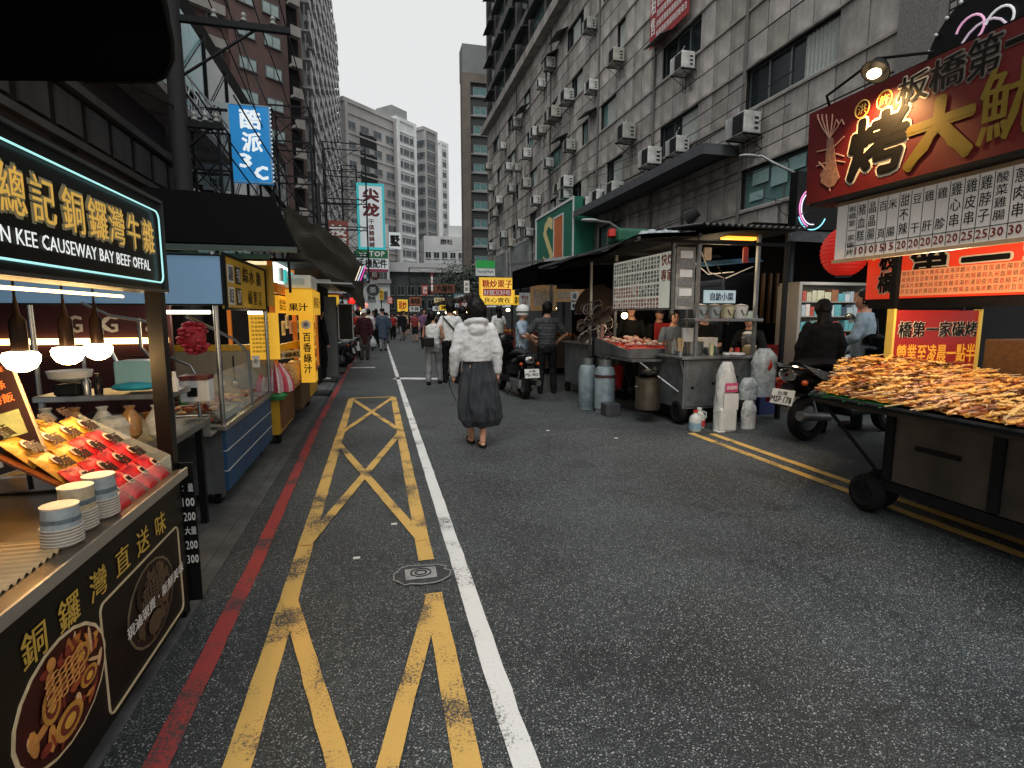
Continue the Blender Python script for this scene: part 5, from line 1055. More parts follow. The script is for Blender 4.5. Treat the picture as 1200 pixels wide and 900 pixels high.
for i in range(9):
    y = 6.5+i*.28; g = MB(); g.box(-1.045, -1.03, y, y+.16, 1.20+.07*(i % 2), 1.36+.07*(i % 2)); o = single('menu_card', g, mat('card %d' % (i % 4), ['#d8c060', '#d8d4cc', '#c85a3a', '#d8c060'][i % 4], .6, 0, .3, 20, 0, emit=.15, ecol='#d8c890'), '%s menu card hung along the yellow stall front, %s from the street corner' % (['yellow', 'white', 'orange red', 'yellow'][i % 4], ['first', 'second', 'third', 'fourth', 'fifth', 'sixth', 'seventh', 'eighth', 'ninth'][i]), 'menu card', 'menu cards on the yellow stall')
    lettering(o, ['奶茶', '紅茶', '冬瓜', '百香', '檸檬', '甘蔗', '豆漿', '米漿', '楊桃'][i], (.009, -.07, .02), Y_, Z_, .14, .12, blacklet, .02, res=1)
# flower like red cloth
t = thing('flower_bundle', 'crimson flowered cloth bundle hanging inside the steel cart', 'bundle', (-1.4, 4.5, 1.1)); g = MB()
for q in range(60):
    a_ = rnd.uniform(0, 6.28); b_ = rnd.uniform(-1.3, 1.3); c = Vector((-1.37+.10*math.cos(a_)*math.cos(b_), 4.6+.08*math.sin(a_)*math.cos(b_), 1.25+.12*math.sin(b_))); g.ell(c, (.025, .025, .016), 6, 4, M=Matrix.Rotation(a_, 4, 'Z'))
g.ell((-1.37, 4.6, 1.25), (.09, .07, .11)); part(t, 'petals', g, mat('crimson cloth', '#9c1f34', .6, 0, .4, 30, .3), True, stuff=True)
# awning over stall 2
m = thing('dark_awning', 'wide sloping black awning with green edge trim above the steel cart', 'awning', (-1.6, 5.3, 1.9))
tarp = mat('black tarpaulin', '#0e0e0f')
g = MB(); g.slab([(-2.9, 4.5, 1.97), (-.60, 4.5, 1.95), (-1.02, 6.3, 2.66), (-2.9, 6.3, 2.72)], .03); part(m, 'sheet', g, tarp)
g = MB(); g.slab([(-.60, 4.5, 1.95), (-.78, 6.3, 2.1), (-1.02, 6.3, 2.66)], .02); part(m, 'side_sheet', g, tarp)
gt = mat('green edge trim', '#2c5a4c', .5, .1, .2, 7, .05)
g = MB(); g.box(-2.9, -.58, 4.47, 4.51, 1.90, 1.94); part(m, 'edge_rail', g, mat('grey green rail', '#46534d', .4, .4, .2, 7, 0)); g = MB(); g.box(-2.9, -.80, 4.55, 4.6, 1.855, 1.89); part(m, 'edge_trim', g, gt)
for (x, y) in ((-.66, 4.6), (-2.8, 6.2)): g = MB(); g.cyl((x, y, 1.6 if y < 5 else 0), (x, y, 1.95), .012, n=6); part(m, 'pole', g, iron)
# ================================================================== STALL 3 (yellow juice stall)
yl = mat('mustard yellow panel', '#cda12a', .45, 0, .2, 5, .03, dirt=.2); ylit = mat('brightened yellow panel', '#dcb22e', .45, 0, .15, 5, 0, emit=.5, ecol='#e0a52c'); orng = mat('orange board', '#c06c1e', .5, 0, .2, 5, 0, emit=.15, ecol='#c06c1e')  # emission in the yellow panels added to brighten the stall
S3 = thing('juice_stall', 'bright yellow juice stall with orange trim and vertical lettered pillar', 'food stall', (-1.4, 7, 0))
g = MB(); g.box(-2.0, -1.06, 6.15, 7.1, .14, .60); part(S3, 'cabinet', g, yl)
g = MB(); g.box(-1.06, -1.03, 6.22, 7.05, .2, .56); part(S3, 'wood_side', g, wood)
g = MB(); g.bev(-2.0, -.92, 6.1, 9.2, .605, .64, .006); part(S3, 'counter_top', g, mat('pale worn counter', '#8a6a44', .5, 0, .35, 5, .08, stretch=(6, 1, 6)))
g = MB(); g.box(-1.95, -.98, 7.3, 9.1, .22, .60); part(S3, 'rear_cabinet', g, mat('brown cabinet', '#5a4224', .6, 0, .3, 4, .1)); g = MB(); g.box(-.979, -.96, 8.2, 9.05, .26, .58); part(S3, 'yellow_door', g, yl)
for x in (-1.9, -1.1):
    for y in (6.3, 8.9): g = MB(); g.cyl((x-.02, y, .07), (x+.02, y, .07), .07, n=14); part(S3, 'wheel', g, rubber, True)
g = MB(); g.box(-2.3, -1.07, 6.05, 6.08, .62, 1.06); part(S3, 'end_panel', g, mat('beige panel', '#9a927f', .6, 0, .15, 6, .03)); g = MB(); g.box(-2.3, -1.07, 6.03, 6.085, 1.065, 1.125); part(S3, 'end_rail', g, yl)
for (x, y) in ((-1.06, 6.1), (-1.0, 7.2), (-.95, 9.1), (-2.2, 6.1), (-2.2, 9.1)): g = MB(); g.box(x-.025, x+.025, y-.025, y+.025, .64, 1.98); part(S3, 'post', g, orng)
g = MB(); g.box(-1.25, -1.02, 6.0, 6.04, 1.52, 1.93); part(S3, 'front_sign', g, yl)
g = MB(); g.box(-1.05, -1.0, 6.1, 7.9, 1.66, 1.76); part(S3, 'fascia', g, orng)
g = MB(); g.box(-1.06, -1.02, 6.2, 7.3, 1.78, 1.98); part(S3, 'backlit_window', g, mat('backlit white', '#dff0ee', .4, 0, .3, 8, 0, emit=2.2, ecol='#e4fbf6'))
for q in range(4): g = MB(); g.cyl((-1.0, 6.3+q*.24, 1.79), (-1.0, 6.3+q*.24, 1.93), .035, n=10); part(S3, 'display_cup', g, mat('cyan cup', '#3fb6b4', .3, 0, .2, 9, 0, emit=.4, ecol='#3fd0cc') if q % 2 else white, True)
g = MB(); g.box(-1.08, -1.03, 6.3, 7.25, 1.45, 1.64); part(S3, 'menu_strip', g, ylit); lettering(S3, '綜合紅茶', (-1.028, 6.35, 1.47), Y_, Z_, .8, .14, blacklet, .02)
Ob = Vector((-.98, 6.45, 1.44)); g = MB(); g.box(-.98, -.70, 6.45, 7.3, 1.43, 1.71); part(S3, 'box_sign', g, ylit); lettering(S3, '果汁', Vector((-.95, 6.448, 1.47)), X_, Z_, .2, .09, blacklet, .03); lettering(S3, '鮮榨果汁', (-.698, 6.55, 1.5), Y_, Z_, .65, .14, blacklet, .02, res=1)
g = MB(); g.box(-.86, -.71, 6.5, 6.75, .66, 1.43); part(S3, 'pillar_sign', g, ylit)
g = MB(); g.cyl((-.785, 6.492, 1.32), (-.785, 6.5, 1.32), .05, n=18); part(S3, 'round_emblem', g, white); lettering(S3, '茶', (-.81, 6.49, 1.295), X_, Z_, .05, .05, blacklet, .02)
lettering(S3, '百香綠汁', (-.825, 6.499, .76), X_, Z_, .085, .48, blacklet, .03, vertical=True); lettering(S3, '冬瓜檸檬', (-.709, 6.53, .76), Y_, Z_, .18, .6, redlet, .03, vertical=True, res=1)
g = MB(); g.box(-1.9, -.7, 6.2, 9.0, 1.985, 2.02); part(S3, 'roof', g, iron)
g = MB(); g.slab([(-1.2, 6.3, 1.08), (-.88, 6.9, 1.14), (-.88, 6.9, 1.06), (-1.2, 6.3, 1.0)], .03); part(S3, 'mid_shelf', g, yl); g = MB(); board(g, (-1.18, 6.34, .93), (.47, .88, 0), Z_, .6, .09, .01); part(S3, 'tag_row', g, white); lettering(S3, '茶牛綠紅', Vector((-1.17, 6.335, .94)), (.47, .88, 0), Z_, .55, .06, blacklet, .03)
lamp((-1.4, 7.2, 1.55), 40, (1, .8, .45), .25)  # point light added inside to brighten the yellow stall
t = thing('hanging_menu', 'yellow hanging menu card with rows of small black text', 'menu', (-1.2, 5.95, .95)); g = MB(); board(g, (-1.27, 5.98, .97), (1, .15, 0), Z_, .28, .48, .01); part(t, 'card', g, ylit)
for q in range(9): lettering(t, ['紅茶拿鐵 35', '冬瓜檸檬 30', '百香綠茶 40', '珍珠奶茶 45', '青草茶湯 30', '仙草蜜汁 35', '洛神花茶 30', '甘蔗鮮汁 50', '桂圓紅棗 45'][q], Vector((-1.25, 5.98, 1.38-q*.042)), (1, .15, 0), Z_, .22, .026, blacklet, .01, res=1)
t = thing('price_tag', 'small white rounded tag with pink rim under the yellow menu', 'tag', (-1.2, 5.9, .9)); g = MB(); g.bev(-1.24, -1.17, 5.89, 5.9, .90, 1.02, .004); part(t, 'tag', g, white); lettering(t, '中', (-1.225, 5.889, .93), X_, Z_, .04, .06, blacklet, .02)
t = thing('fridge_box', 'white box fridge lying on top of the yellow stall', 'box', (-.9, 7, 1.75)); g = MB(); g.bev(-1.05, -.72, 6.6, 7.2, 1.73, 1.88, .01); part(t, 'box', g, white); g = MB(); g.box(-1.0, -.8, 6.592, 6.6, 1.77, 1.84); part(t, 'label_plate', g, mat('box grey', '#a8adad', .5, 0, .1, 9, 0))
# bags
t = thing('striped_bag', 'pink and white striped plastic bag bundle on the yellow stall corner', 'bag', (-1.1, 6.2, .6)); g = MB(); N = 34
def bagf(u_, v_):
    a_ = u_*2*math.pi; r_ = (.11+.02*math.sin(a_*9)+.012*math.sin(a_*5+2))*(.55+.9*math.sin(min(1, (1-v_)*1.2)*math.pi/2)); return (-1.08+r_*math.cos(a_), 6.12+r_*math.sin(a_)*.8, .62+.30*v_)
g.sheet(bagf, N*2, 8); o = part(t, 'bag', g, [mat('bag pink', '#c2415c', .4, 0, .3, 20, .3), mat('bag pale', '#d8c6c6', .4, 0, .3, 20, .3)], True)
for i, p_ in enumerate(o.data.polygons): p_.material_index = ((i % (N*2))//2) % 2
g = MB(); g.lathe([(.08, 0), (.13, .05), (.1, .1), (.02, .11)], (-1.08, 6.12, .53), 14); single('green_bag', g, mat('green plastic', '#3f9a5c', .35, 0, .3, 15, .4), 'green plastic bag under the striped pink bag', 'bag', smooth=True)
crisp = mat('golden crisps', '#cfa766', .5, 0, .5, 45, .6)
for i in range(3):
    g = MB(); x, y = -.99+.01*i, 6.55+i*.42
    def cb(u_, v_, x=x, y=y, i=i):
        a_ = u_*2*math.pi; n_ = noise.noise(Vector((math.cos(a_)*2, math.sin(a_)*2, v_*3+i*7)))*.25; r_ = .105*(1+n_)*math.sin(math.pi*(.12+.8*v_))**.5; return (x+r_*math.cos(a_), y+r_*math.sin(a_)*1.1, .645+.24*v_)
    g.sheet(cb, 26, 10); single('crisp_bag', g, crisp, ['clear bag of golden crisps nearest the striped bag', 'middle clear bag of golden crisps', 'farthest clear bag of golden crisps at the tray end'][i], 'bag', 'bags of crisps on the yellow stall', True)
# collapsed tarpaulins above left stalls
t = thing('hanging_tarpaulin', 'bunched brown green tarpaulin hanging above the yellow stall', 'tarpaulin', (-1, 12, 2)); g = MB()
def tf(u_, v_): 
    p = Vector((-1.55+1.25*u_+.1*noise.noise(Vector((u_*4, v_*4, 1))), 10.5+2.2*u_, 3.3-1.0*v_-.7*u_*u_+.12*noise.noise(Vector((u_*5, v_*6, 0))))); return p
g.sheet(tf, 30, 18); g.sheet(lambda u_, v_: tf(u_, v_)+Vector((.03, .03, -.03)), 30, 18); part(t, 'sheet', g, mat('old tarpaulin', '#35332a', .8, 0, .4, 4, .4), True)
for q, c in enumerate(('#d8c9b0', '#b8c6d8', '#c93f9c')):
    g = MB(); g.tube([(-.42+.05*q, 11.9, 2.15), (-.30+.05*q, 11.9, 2.45)], .011, 5); single('neon_stick', g, mat('neon '+c, c, .4, 0, 0, emit=.9, ecol=c), ['cream neon stick on the tarpaulin edge', 'pale blue neon stick on the tarpaulin', 'magenta neon stick on the tarpaulin'][q], 'neon light')
# grey pillar stall further
t = thing('grey_booth', 'dark booth with grey pillar and black notice frame beyond the yellow stall', 'booth', (-1.3, 13, 0))
p0 = PY(383, 440, 13); p1 = PY(393, 350, 13)
g = MB(); g.box(p0.x, p1.x, 13, 13.3, 0, 1.85); part(t, 'pillar', g, mat('pillar grey', '#6c7172', .6, 0, .2, 5, .05)); g = MB(); g.box(-2.8, p0.x-.02, 11.5, 14.5, 0, 2.1); part(t, 'booth_body', g, mat('booth dark', '#201c1b', .7, 0, .3, 3, .1))
g = MB(); g.box(p1.x+.02, p1.x+.36, 13.3, 13.35, .85, 1.7); part(t, 'notice_frame', g, black); g = MB(); frame(g, (p1.x+.02, 13.295, .85), X_, Z_, .34, .85, .02, .005); part(t, 'notice_border', g, white); g = MB(); g.slab([(-2.6, 11.0, 2.12), (-.45, 11.0, 2.05), (-.45, 14.5, 2.05), (-2.6, 14.5, 2.2)], .03); part(t, 'roof', g, mat('pale roof sheet', '#8d908f', .6, .2, .2, 5, .1))
# more stalls receding on the left
rnd = random.Random(21)
for i in range(7):
    y = 15.6+i*4.2; c = ['#7d2f2a', '#35505a', '#5a4a2c', '#2c3a2e', '#6b2038', '#3b3b40', '#7a5b2a'][i]
    lab = ['dark red fabric topped stall beyond the grey booth', 'slate blue stall, second beyond the grey booth', 'tan roofed stall, third beyond the grey booth', 'dark green stall, fourth beyond the grey booth', 'crimson stall with pink light, fifth beyond the grey booth', 'grey stall, sixth beyond the grey booth', 'ochre stall at the far left end'][i]
    t = thing('market_stall', lab, 'food stall', (-1.8, y, 0), 'stalls receding along the left kerb'); cm = mat('stall '+c, c, .6, 0, .3, 4, .1)
    g = MB(); g.box(-2.6, -1.05, y, y+2.8, .15, .85); part(t, 'counter', g, cm); g = MB(); g.slab([(-2.7, y-.1, 2.25), (-.9, y-.1, 2.0), (-.9, y+3, 2.0), (-2.7, y+3, 2.25)], .04); part(t, 'roof', g, mat('roof '+c, c, .7, 0, .3, 4, .1))
    for (a_, b_) in ((-1.08, y+.05), (-1.08, y+2.75), (-2.55, y+.05)): g = MB(); g.box(a_-.02, a_+.02, b_-.02, b_+.02, 0, 2.05); part(t, 'post', g, iron)
    g = MB(); g.box(-2.6, -1.0, y-.06, y-.03, 1.7, 1.98); part(t, 'sign_board', g, mat(['yellow sign face', 'white sign face', 'dull red', 'white sign face', 'magenta board', 'yellow sign face', 'dull red'][i], '#a02f68', .5, 0, .1, 4, 0, emit=.4, ecol='#a02f68')); lettering(t, ['炸雞排', '章魚燒', '臭豆腐', '蚵仔煎', '棉花糖', '地瓜球', '滷味攤'][i], (-1.9, y-.061, 1.74), X_, Z_, .8, .2, blacklet if i not in (2, 4, 6) else whitelet, .03, res=1)
    g = MB(); g.ell((-1.2, y+.2, 1.6), (.06, .06, .05), 10, 6); part(t, 'lamp_bulb', g, bulb_m, True)
    for q in range(8): g = MB(); g.ell((rnd.uniform(-1.9, -1.1), y+rnd.uniform(.1, 2.6), .88+.05), (.1, .1, .07), 8, 5); part(t, 'goods', g, foodm[q % 5], True)
for i, (px, py, Y) in enumerate([(412, 353, 20), (428, 358, 24), (409, 366, 18)]):
    p = PY(px, py, Y); t = thing('paper_lantern', ['small bright red lantern over the left crowd', 'pale red lantern farther along the left stalls', 'pink lantern below the red one'][i], 'lantern', p); g = MB(); g.lathe([(.02, -.12), (.1, -.09), (.14, 0), (.1, .09), (.02, .12)], p, 12); part(t, 'shade', g, mat(['lantern red', 'lantern pale', 'lantern pink'][i], ['#d1281f', '#c98a7a', '#b45a78'][i], .5, 0, .1, 5, 0, emit=.8, ecol=['#e8281f', '#c98a7a', '#b45a78'][i]), True); g = MB(); g.cyl(p+Vector((0, 0, .12)), p+Vector((0, 0, .5)), .01, n=4); part(t, 'string', g, black)
# ================================================================== PEOPLE
skin = mat('skin', '#b98a70', .5, 0, .1, 12, .03); hairm = mat('black hair', '#0d0c0c', .45, 0, .3, 30, .2, stretch=(6, 6, 1)); shoe_b = mat('black shoe', '#121212', .5, 0, .1, 9, .05)
def voxel(mb, vs, smooth_it=2, fold=0.0, fs=9, name='t', seed=0, zst=1.0):
    me = bpy.data.meshes.new(name); me.from_pydata([tuple(v) for v in mb.v], [], mb.f)
    bm = bmesh.new(); bm.from_mesh(me); bmesh.ops.recalc_face_normals(bm, faces=bm.faces[:]); bm.to_mesh(me); bm.free()
    o = bpy.data.objects.new(name, me); TS.collection.objects.link(o)
    r = o.modifiers.new('r', 'REMESH'); r.mode = 'VOXEL'; r.voxel_size = vs
    if smooth_it: s = o.modifiers.new('s', 'SMOOTH'); s.iterations = smooth_it; s.factor = .5
    dg = tdg(); m2 = bpy.data.meshes.new_from_object(o.evaluated_get(dg))
    bpy.data.objects.remove(o); bpy.data.meshes.remove(me)
    if fold:
        for v, n in zip(m2.vertices, [v.normal.copy() for v in m2.vertices]):
            c = v.co; a = noise.noise(Vector((c.x*fs, c.y*fs, c.z*fs*zst+seed)))
            b = 1-abs(noise.noise(Vector((c.x*fs*1.7+5, c.y*fs*1.7, c.z*fs*1.3*zst+seed))))*2
            v.co = c+n*fold*(a*1.2+b*.8-.3)
    m2.polygons.foreach_set('use_smooth', [True]*len(m2.polygons)); return m2
def ring_chain(mb, P, N=12):          # P: list of (point, rx, ry); rings are roughly perpendicular to the chain, rx along x, ry along y/normal
    pts = [Vector(p[0]) for p in P]; vs = []
    for i, p in enumerate(pts):
        d = (pts[min(i+1, len(pts)-1)]-pts[max(i-1, 0)]).normalized(); a = Vector((1, 0, 0)); a = (a-d*a.dot(d))
        if a.length < .3: a = Vector((0, 1, 0))-d*d.y
        a.normalize(); b = d.cross(a)
        for j in range(N): t = 2*math.pi*j/N; vs.append(p+a*math.cos(t)*P[i][1]+b*math.sin(t)*P[i][2])
    n = len(pts); fs = [(i*N+j, i*N+(j+1) % N, (i+1)*N+(j+1) % N, (i+1)*N+j) for i in range(n-1) for j in range(N)]
    fs += [tuple(range(N-1, -1, -1)), tuple(range((n-1)*N, n*N))]; mb.add(vs, fs)
def limb(mb, pts, rs, N=10):
    for i in range(len(pts)-1):
        mb.cyl(pts[i], pts[i+1], rs[i], rs[i+1], N)
    for p, r in zip(pts, rs): mb.ell(p, (r, r, r), N, 6)
def adopt(me, name, m, parent, base):
    me.materials.clear(); me.materials.append(m) if not isinstance(m, list) else [me.materials.append(q) for q in m]
    o = bpy.data.objects.new(name, me); COL.objects.link(o); o.parent = parent; return o
def person(label, x, y, face=0, h=1.65, z=0, footL=(0, .0), footR=(0, .0), kneeL=None, kneeR=None, armL=None, armR=None, top=None, top_kind='shirt', bottom=None, bottom_kind='trousers',
           hair='short', vox=.014, shoes=None, lean=0, headturn=0, extra=None, group=None, skin_m=None, sit=False, hairc=None, wd=1.0, stripes=None):
    """built facing +Y at the origin (its back to the camera), then turned"""
    s = h/1.72; T = thing('person', label, 'person', (x, y, z), group); T['_base'] = (0, 0, 0); sk = skin_m or skin
    V = Vector; hipz = .88 if not sit else .5
    FL = V((-.09+footL[0], footL[1], .075)); FR = V((.09+footR[0], footR[1], .075)); HL = V((-.09, 0, hipz)); HR = V((.09, 0, hipz))
    KL = V(kneeL) if kneeL else (HL+FL)/2+V((-.005, .045+abs(FL.y)*.08, .02)); KR = V(kneeR) if kneeR else (HR+FR)/2+V((.005, .045+abs(FR.y)*.08, .02))
    dz = hipz-.88; Ln = V((0, lean, 0))
    SL = V((-.168*wd, lean*.85, 1.375+dz)); SR = V((.168*wd, lean*.85, 1.375+dz))
    aL = armL or [(-.25, .0, 1.13+dz), (-.25, .06, .88+dz)]; aR = armR or [(.25, .0, 1.13+dz), (.25, .06, .88+dz)]
    EL, WL = V(aL[0]), V(aL[1]); ER, WR = V(aR[0]), V(aR[1])
    hc = V((0, lean+.02, 1.60+dz))
    b = MB()
    ring_chain(b, [((0, 0, hipz-.06), .12, .09), ((0, 0, hipz+.04), .155, .11), ((0, lean*.3, hipz+.2), .125, .09), ((0, lean*.7, hipz+.38), .155, .105), ((0, lean*.88, hipz+.50), .165, .09), ((0, lean*.95, hipz+.565), .075, .065), ((0, lean, hipz+.62), .052, .055), ((0, lean+.01, hipz+.68), .05, .055)])
    b.ell(hc, (.075, .092, .115), 16, 12); b.ell(hc+V((0, .035, -.055)), (.052, .055, .055), 12, 8)
    Mh = Matrix.Rotation(headturn, 4, 'Z')
    fd = Mh@V((0, 1, 0)); fr = Mh@V((1, 0, 0))
    b.ell(hc+fd*.095+V((0, 0, -.015)), (.014, .02, .022), 8, 6)
    for q in (-1, 1): b.ell(hc+fr*q*.076, (.012, .018, .028), 8, 6)
    limb(b, [HL, KL, FL], [.082, .055, .036]); limb(b, [HR, KR, FR], [.082, .055, .036])
    for F_ in (FL, FR): b.ell(F_+V((0, .065, -.04)), (.042, .12, .034), 10, 6)
    limb(b, [SL, EL, WL], [.05, .038, .026]); limb(b, [SR, ER, WR], [.05, .038, .026])
    for (E_, W_, sg) in ((EL, WL, -1), (ER, WR, 1)):
        d = (W_-E_).normalized(); sd = d.cross(V((0, 0, 1))) if abs(d.z) < .9 else V((0, 1, 0)); sd.normalize(); c = W_+d*.055
        b.ell(c, (.03, .036, .042), 8, 6)
        if vox < .013:
            for k in range(4): f0 = c+sd*(-.024+.016*k)+d*.03; f1 = f0+d*(.03+.006*(1.5-abs(k-1.5))); f2 = f1+(d*.7+V((0, .6, 0))).normalized()*.025; limb(b, [f0, f1, f2], [.0085, .008, .007], 6)
            t0 = c-sd*.03; t1 = t0-sd*.018+d*.025; limb(b, [t0, t1, t1+d*.022], [.010, .009, .008], 6)
    S = Matrix.Scale(s, 4); 
    me = voxel(b, max(.0075, vox*.8), 1); me.transform(S); adopt(me, 'body', sk, T, None)
    # face
    if vox < .03:
        for q in (-1, 1): g = MB(); g.ell((hc+fd*.086+fr*q*.03+V((0, 0, .012)))*s, (.011, .006, .006), 8, 5, M=Mh); o = part(T, 'eye', g, mat('eye dark', '#1a1412', .2, 0, 0), True)
        g = MB(); g.ell((hc+fd*.088+V((0, 0, -.058)))*s, (.02, .006, .005), 8, 5, M=Mh); part(T, 'mouth', g, mat('lip', '#8a4a42', .5, 0, 0), True)
    # garments
    tm = top or white
    if top_kind:
        g = MB(); k = {'shirt': .014, 'hoodie': .034, 'tank': .01, 'coat': .03, 'tee': .016}[top_kind]; lo = {'shirt': hipz+.0, 'hoodie': hipz+.13, 'tank': hipz+.08, 'coat': hipz-.38, 'tee': hipz-.02}[top_kind]
        ring_chain(g, [((0, 0, lo), .15+k*(1.2 if top_kind != 'hoodie' else .8), .105+k), ((0, lean*.2, max(lo+.04, hipz+.16)), .145+k*1.3, .11+k), ((0, lean*.7, hipz+.36), .165*wd+k, .112+k), ((0, lean*.85, hipz+.5), .172*wd+k*.6, .092+k), ((0, lean*.94, hipz+.565), .085+k*.3, .075+k*.4)], 16)
        if top_kind != 'tank':
            q = {'tee': .5, 'shirt': 1, 'hoodie': 1, 'coat': 1}[top_kind]
            for S_, E_, W_ in ((SL, EL, WL), (SR, ER, WR)):
                if q == .5: limb(g, [S_, S_+(E_-S_)*.75], [.053+k*.6, .052+k])
                else: kk = min(k, .02); limb(g, [S_, E_, E_+(W_-E_)*.97], [.052+kk, .046+kk*1.1, (.036+kk*.8)])
        if top_kind == 'hoodie':
            g.ell((0, -.105, 1.37+dz), (.105, .055, .085), 14, 8); g.tube([(.115*math.cos(q*.42), -.03+.095*math.sin(q*.42), 1.445+dz-.03*math.sin(q*.42+3.14)*-1) for q in range(15)], .034, 8, close=True)
        me = voxel(g, vox, 1, .010 if top_kind != 'hoodie' else .006, 9 if top_kind != 'hoodie' else 9, seed=x*3, zst=1.0 if top_kind != 'hoodie' else 1.6); me.transform(S); o = adopt(me, 'hoodie' if top_kind == 'hoodie' else 'coat' if top_kind == 'coat' else 'shirt', tm, T, None)
        if stripes: 
            me.materials.append(stripes)
            for p_ in me.polygons: p_.material_index = int((p_.center.z*28) % 1 < .3)
    bmt = bottom or black
    g = MB()
    if bottom_kind == 'trousers':
        ring_chain(g, [((0, 0, hipz-.10), .145, .105), ((0, 0, hipz+.03), .168, .125), ((0, 0, hipz+.14), .145, .105)], 14)
        for H_, K_, F_ in ((HL, KL, FL), (HR, KR, FR)): limb(g, [H_, K_, F_+V((0, 0, .02))], [.098, .075, .062])
        me = voxel(g, vox, 2, .008, 8, seed=x)
    elif bottom_kind == 'shorts':
        ring_chain(g, [((0, 0, hipz-.10), .145, .105), ((0, 0, hipz+.03), .168, .125), ((0, 0, hipz+.14), .145, .105)], 14)
        for H_, K_, F_ in ((HL, KL, FL), (HR, KR, FR)): limb(g, [H_, K_+V((0, 0, .02))], [.1, .085])
        me = voxel(g, vox, 2, .008, 8, seed=x)
    elif bottom_kind == 'skirt':
        ca = (FL+FR)/2
        prof = [(.25, .17), (.33, .225), (.48, .245), (.66, .222), (.80, .195), (.93, .162), (1.06, .135)]
        N = 96; vs = []
        for zi, (zz, rr) in enumerate(prof):
            for j in range(N):
                t = 2*math.pi*j/N; am = .085*(1-zi/6)**.6+.02
                f = 1+am*math.sin(t*7+zz*2.3)+am*.8*math.sin(t*11-zz*4+1)+.05*math.sin(t*2+.8)*(1-zi/6)
                w_ = (1-zi/6)*.5; vs.append((rr*f*math.cos(t)+ca.x*w_+.045*(1-zi/6)**1.5, rr*f*.86*math.sin(t)+ca.y*w_*.6, zz))
        g.add(vs, [(a*N+j, a*N+(j+1) % N, (a+1)*N+(j+1) % N, (a+1)*N+j) for a in range(len(prof)-1) for j in range(N)]+[tuple(range(N-1, -1, -1)), tuple(range((len(prof)-1)*N, len(prof)*N))])
        me = voxel(g, .0095, 1, .022, 7, seed=2, zst=.4)
    me.transform(S); adopt(me, bottom_kind, bmt, T, None)
    for F_ in (FL, FR):
        g = MB(); 
        if shoes == 'slipper': g.ell((F_+V((0, .06, -.055)))*s, (.05, .135, .022), 12, 6); g.ell((F_+V((0, .12, -.03)))*s, (.048, .06, .03), 12, 6)
        else: g.ell((F_+V((0, .065, -.04)))*s, (.05, .135, .042), 12, 6); g.ell((F_+V((0, -.01, -.01)))*s, (.045, .05, .05), 10, 6)
        part(T, 'shoe', g, shoe_b if shoes != 'white' else white, True)
    hm = hairc or hairm
    if hair:
        g = MB(); c = hc-fd*.012
        if hair in ('short', 'bun', 'long', 'pony'):
            g.ell(c+V((0, 0, .022))-fd*.012, (.096, .108, .128), 16, 12); 
            if hair != 'bun' and hair != 'short': g.ell(c-fd*.05+V((0, 0, -.06)), (.085, .06, .13), 12, 8)
            if hair == 'bun': g.ell(c+V((0, 0, .15))-fd*.02, (.048, .048, .045), 12, 8); g.ell(c+V((0, 0, .0))-fd*.03, (.112, .10, .122), 16, 10)
            if hair == 'long': g.ell(c-fd*.075+V((0, 0, -.2)), (.10, .045, .19), 12, 8)
            me = voxel(g, .010, 1, .008, 22, seed=x, zst=.5)
            # keep the face free
            me.transform(S); o = adopt(me, 'hair', hm, T, None)
            bm = bmesh.new(); bm.from_mesh(me); cs = hc*s
            dl = [f for f in bm.faces if (f.calc_center_median()-cs).dot(fd) > .045*s and f.calc_center_median().z < cs.z+.035*s]
            bmesh.ops.delete(bm, geom=dl, context='FACES'); bm.to_mesh(me); bm.free()
        elif hair == 'cap':
            g.lathe([(.098, 0), (.1, .04), (.08, .09), (.03, .115), (.001, .118)], (c+V((0, 0, .015)))*s, 18); g.slab([(c+fd*.07-fr*.06+V((0, 0, .03)))*s, (c+fd*.07+fr*.06+V((0, 0, .03)))*s, (c+fd*.17+fr*.045+V((0, 0, .01)))*s, (c+fd*.17-fr*.045+V((0, 0, .01)))*s], .008); part(T, 'cap', g, hm, True)
        elif hair == 'helmet':
            g.lathe([(.115, -.06), (.128, 0), (.125, .06), (.09, .115), (.03, .14), (.001, .142)], c*s+V((0, 0, .02)), 22); o = part(T, 'helmet', g, white, True); g = MB(); g.lathe([(.131, 0), (.131, .022)], c*s+V((0, 0, .01)), 22); part(o, 'helmet_rim', g, black)
    if extra: extra(T, s, hc)
    T.location = (x, y, z); T.rotation_euler = (0, 0, face); T['_base'] = (x, y, z); return T
cl = lambda n, c, **k: mat(n, c, .8, 0, .18, 14, .25, **k)
hood = cl('pale grey fleece', '#cbcdce'); skirtm = cl('black nylon skirt', '#2a2e33'); 
def cordx(T, s, hc):
    g = MB(); g.tube([(-.30, .05, .80), (-.28, .09, .66), (-.24, .05, .55), (-.22, .02, .5)], .005, 5); part(T, 'cord', g, black)
    g = MB(); g.ell((-.29, .08, .80), (.025, .02, .03)); part(T, 'phone', g, black, True)
person('woman with hair bun in pale cropped hoodie and long black skirt walking mid road', 1.02, 5.70, R(-3), 1.60, footL=(.045, .16), footR=(-.03, -.08), armL=[(-.245, -.03, 1.11), (-.255, .05, .86)], armR=[(.245, -.03, 1.12), (.25, .0, .88)],
       top=hood, top_kind='hoodie', bottom=skirtm, bottom_kind='skirt', hair='bun', vox=.011, shoes='slipper', extra=cordx)
def bagx(T, s, hc):
    g = MB(); g.bev(-.2, .04, -.22, -.12, .80, .98, .02); part(T, 'shoulder_bag', g, black); g = MB(); g.tube([(-.15, -.14, .96), (-.17, -.02, 1.38), (-.12, .06, 1.36), (-.02, .12, 1.1)], .008, 5); part(T, 'strap', g, black)
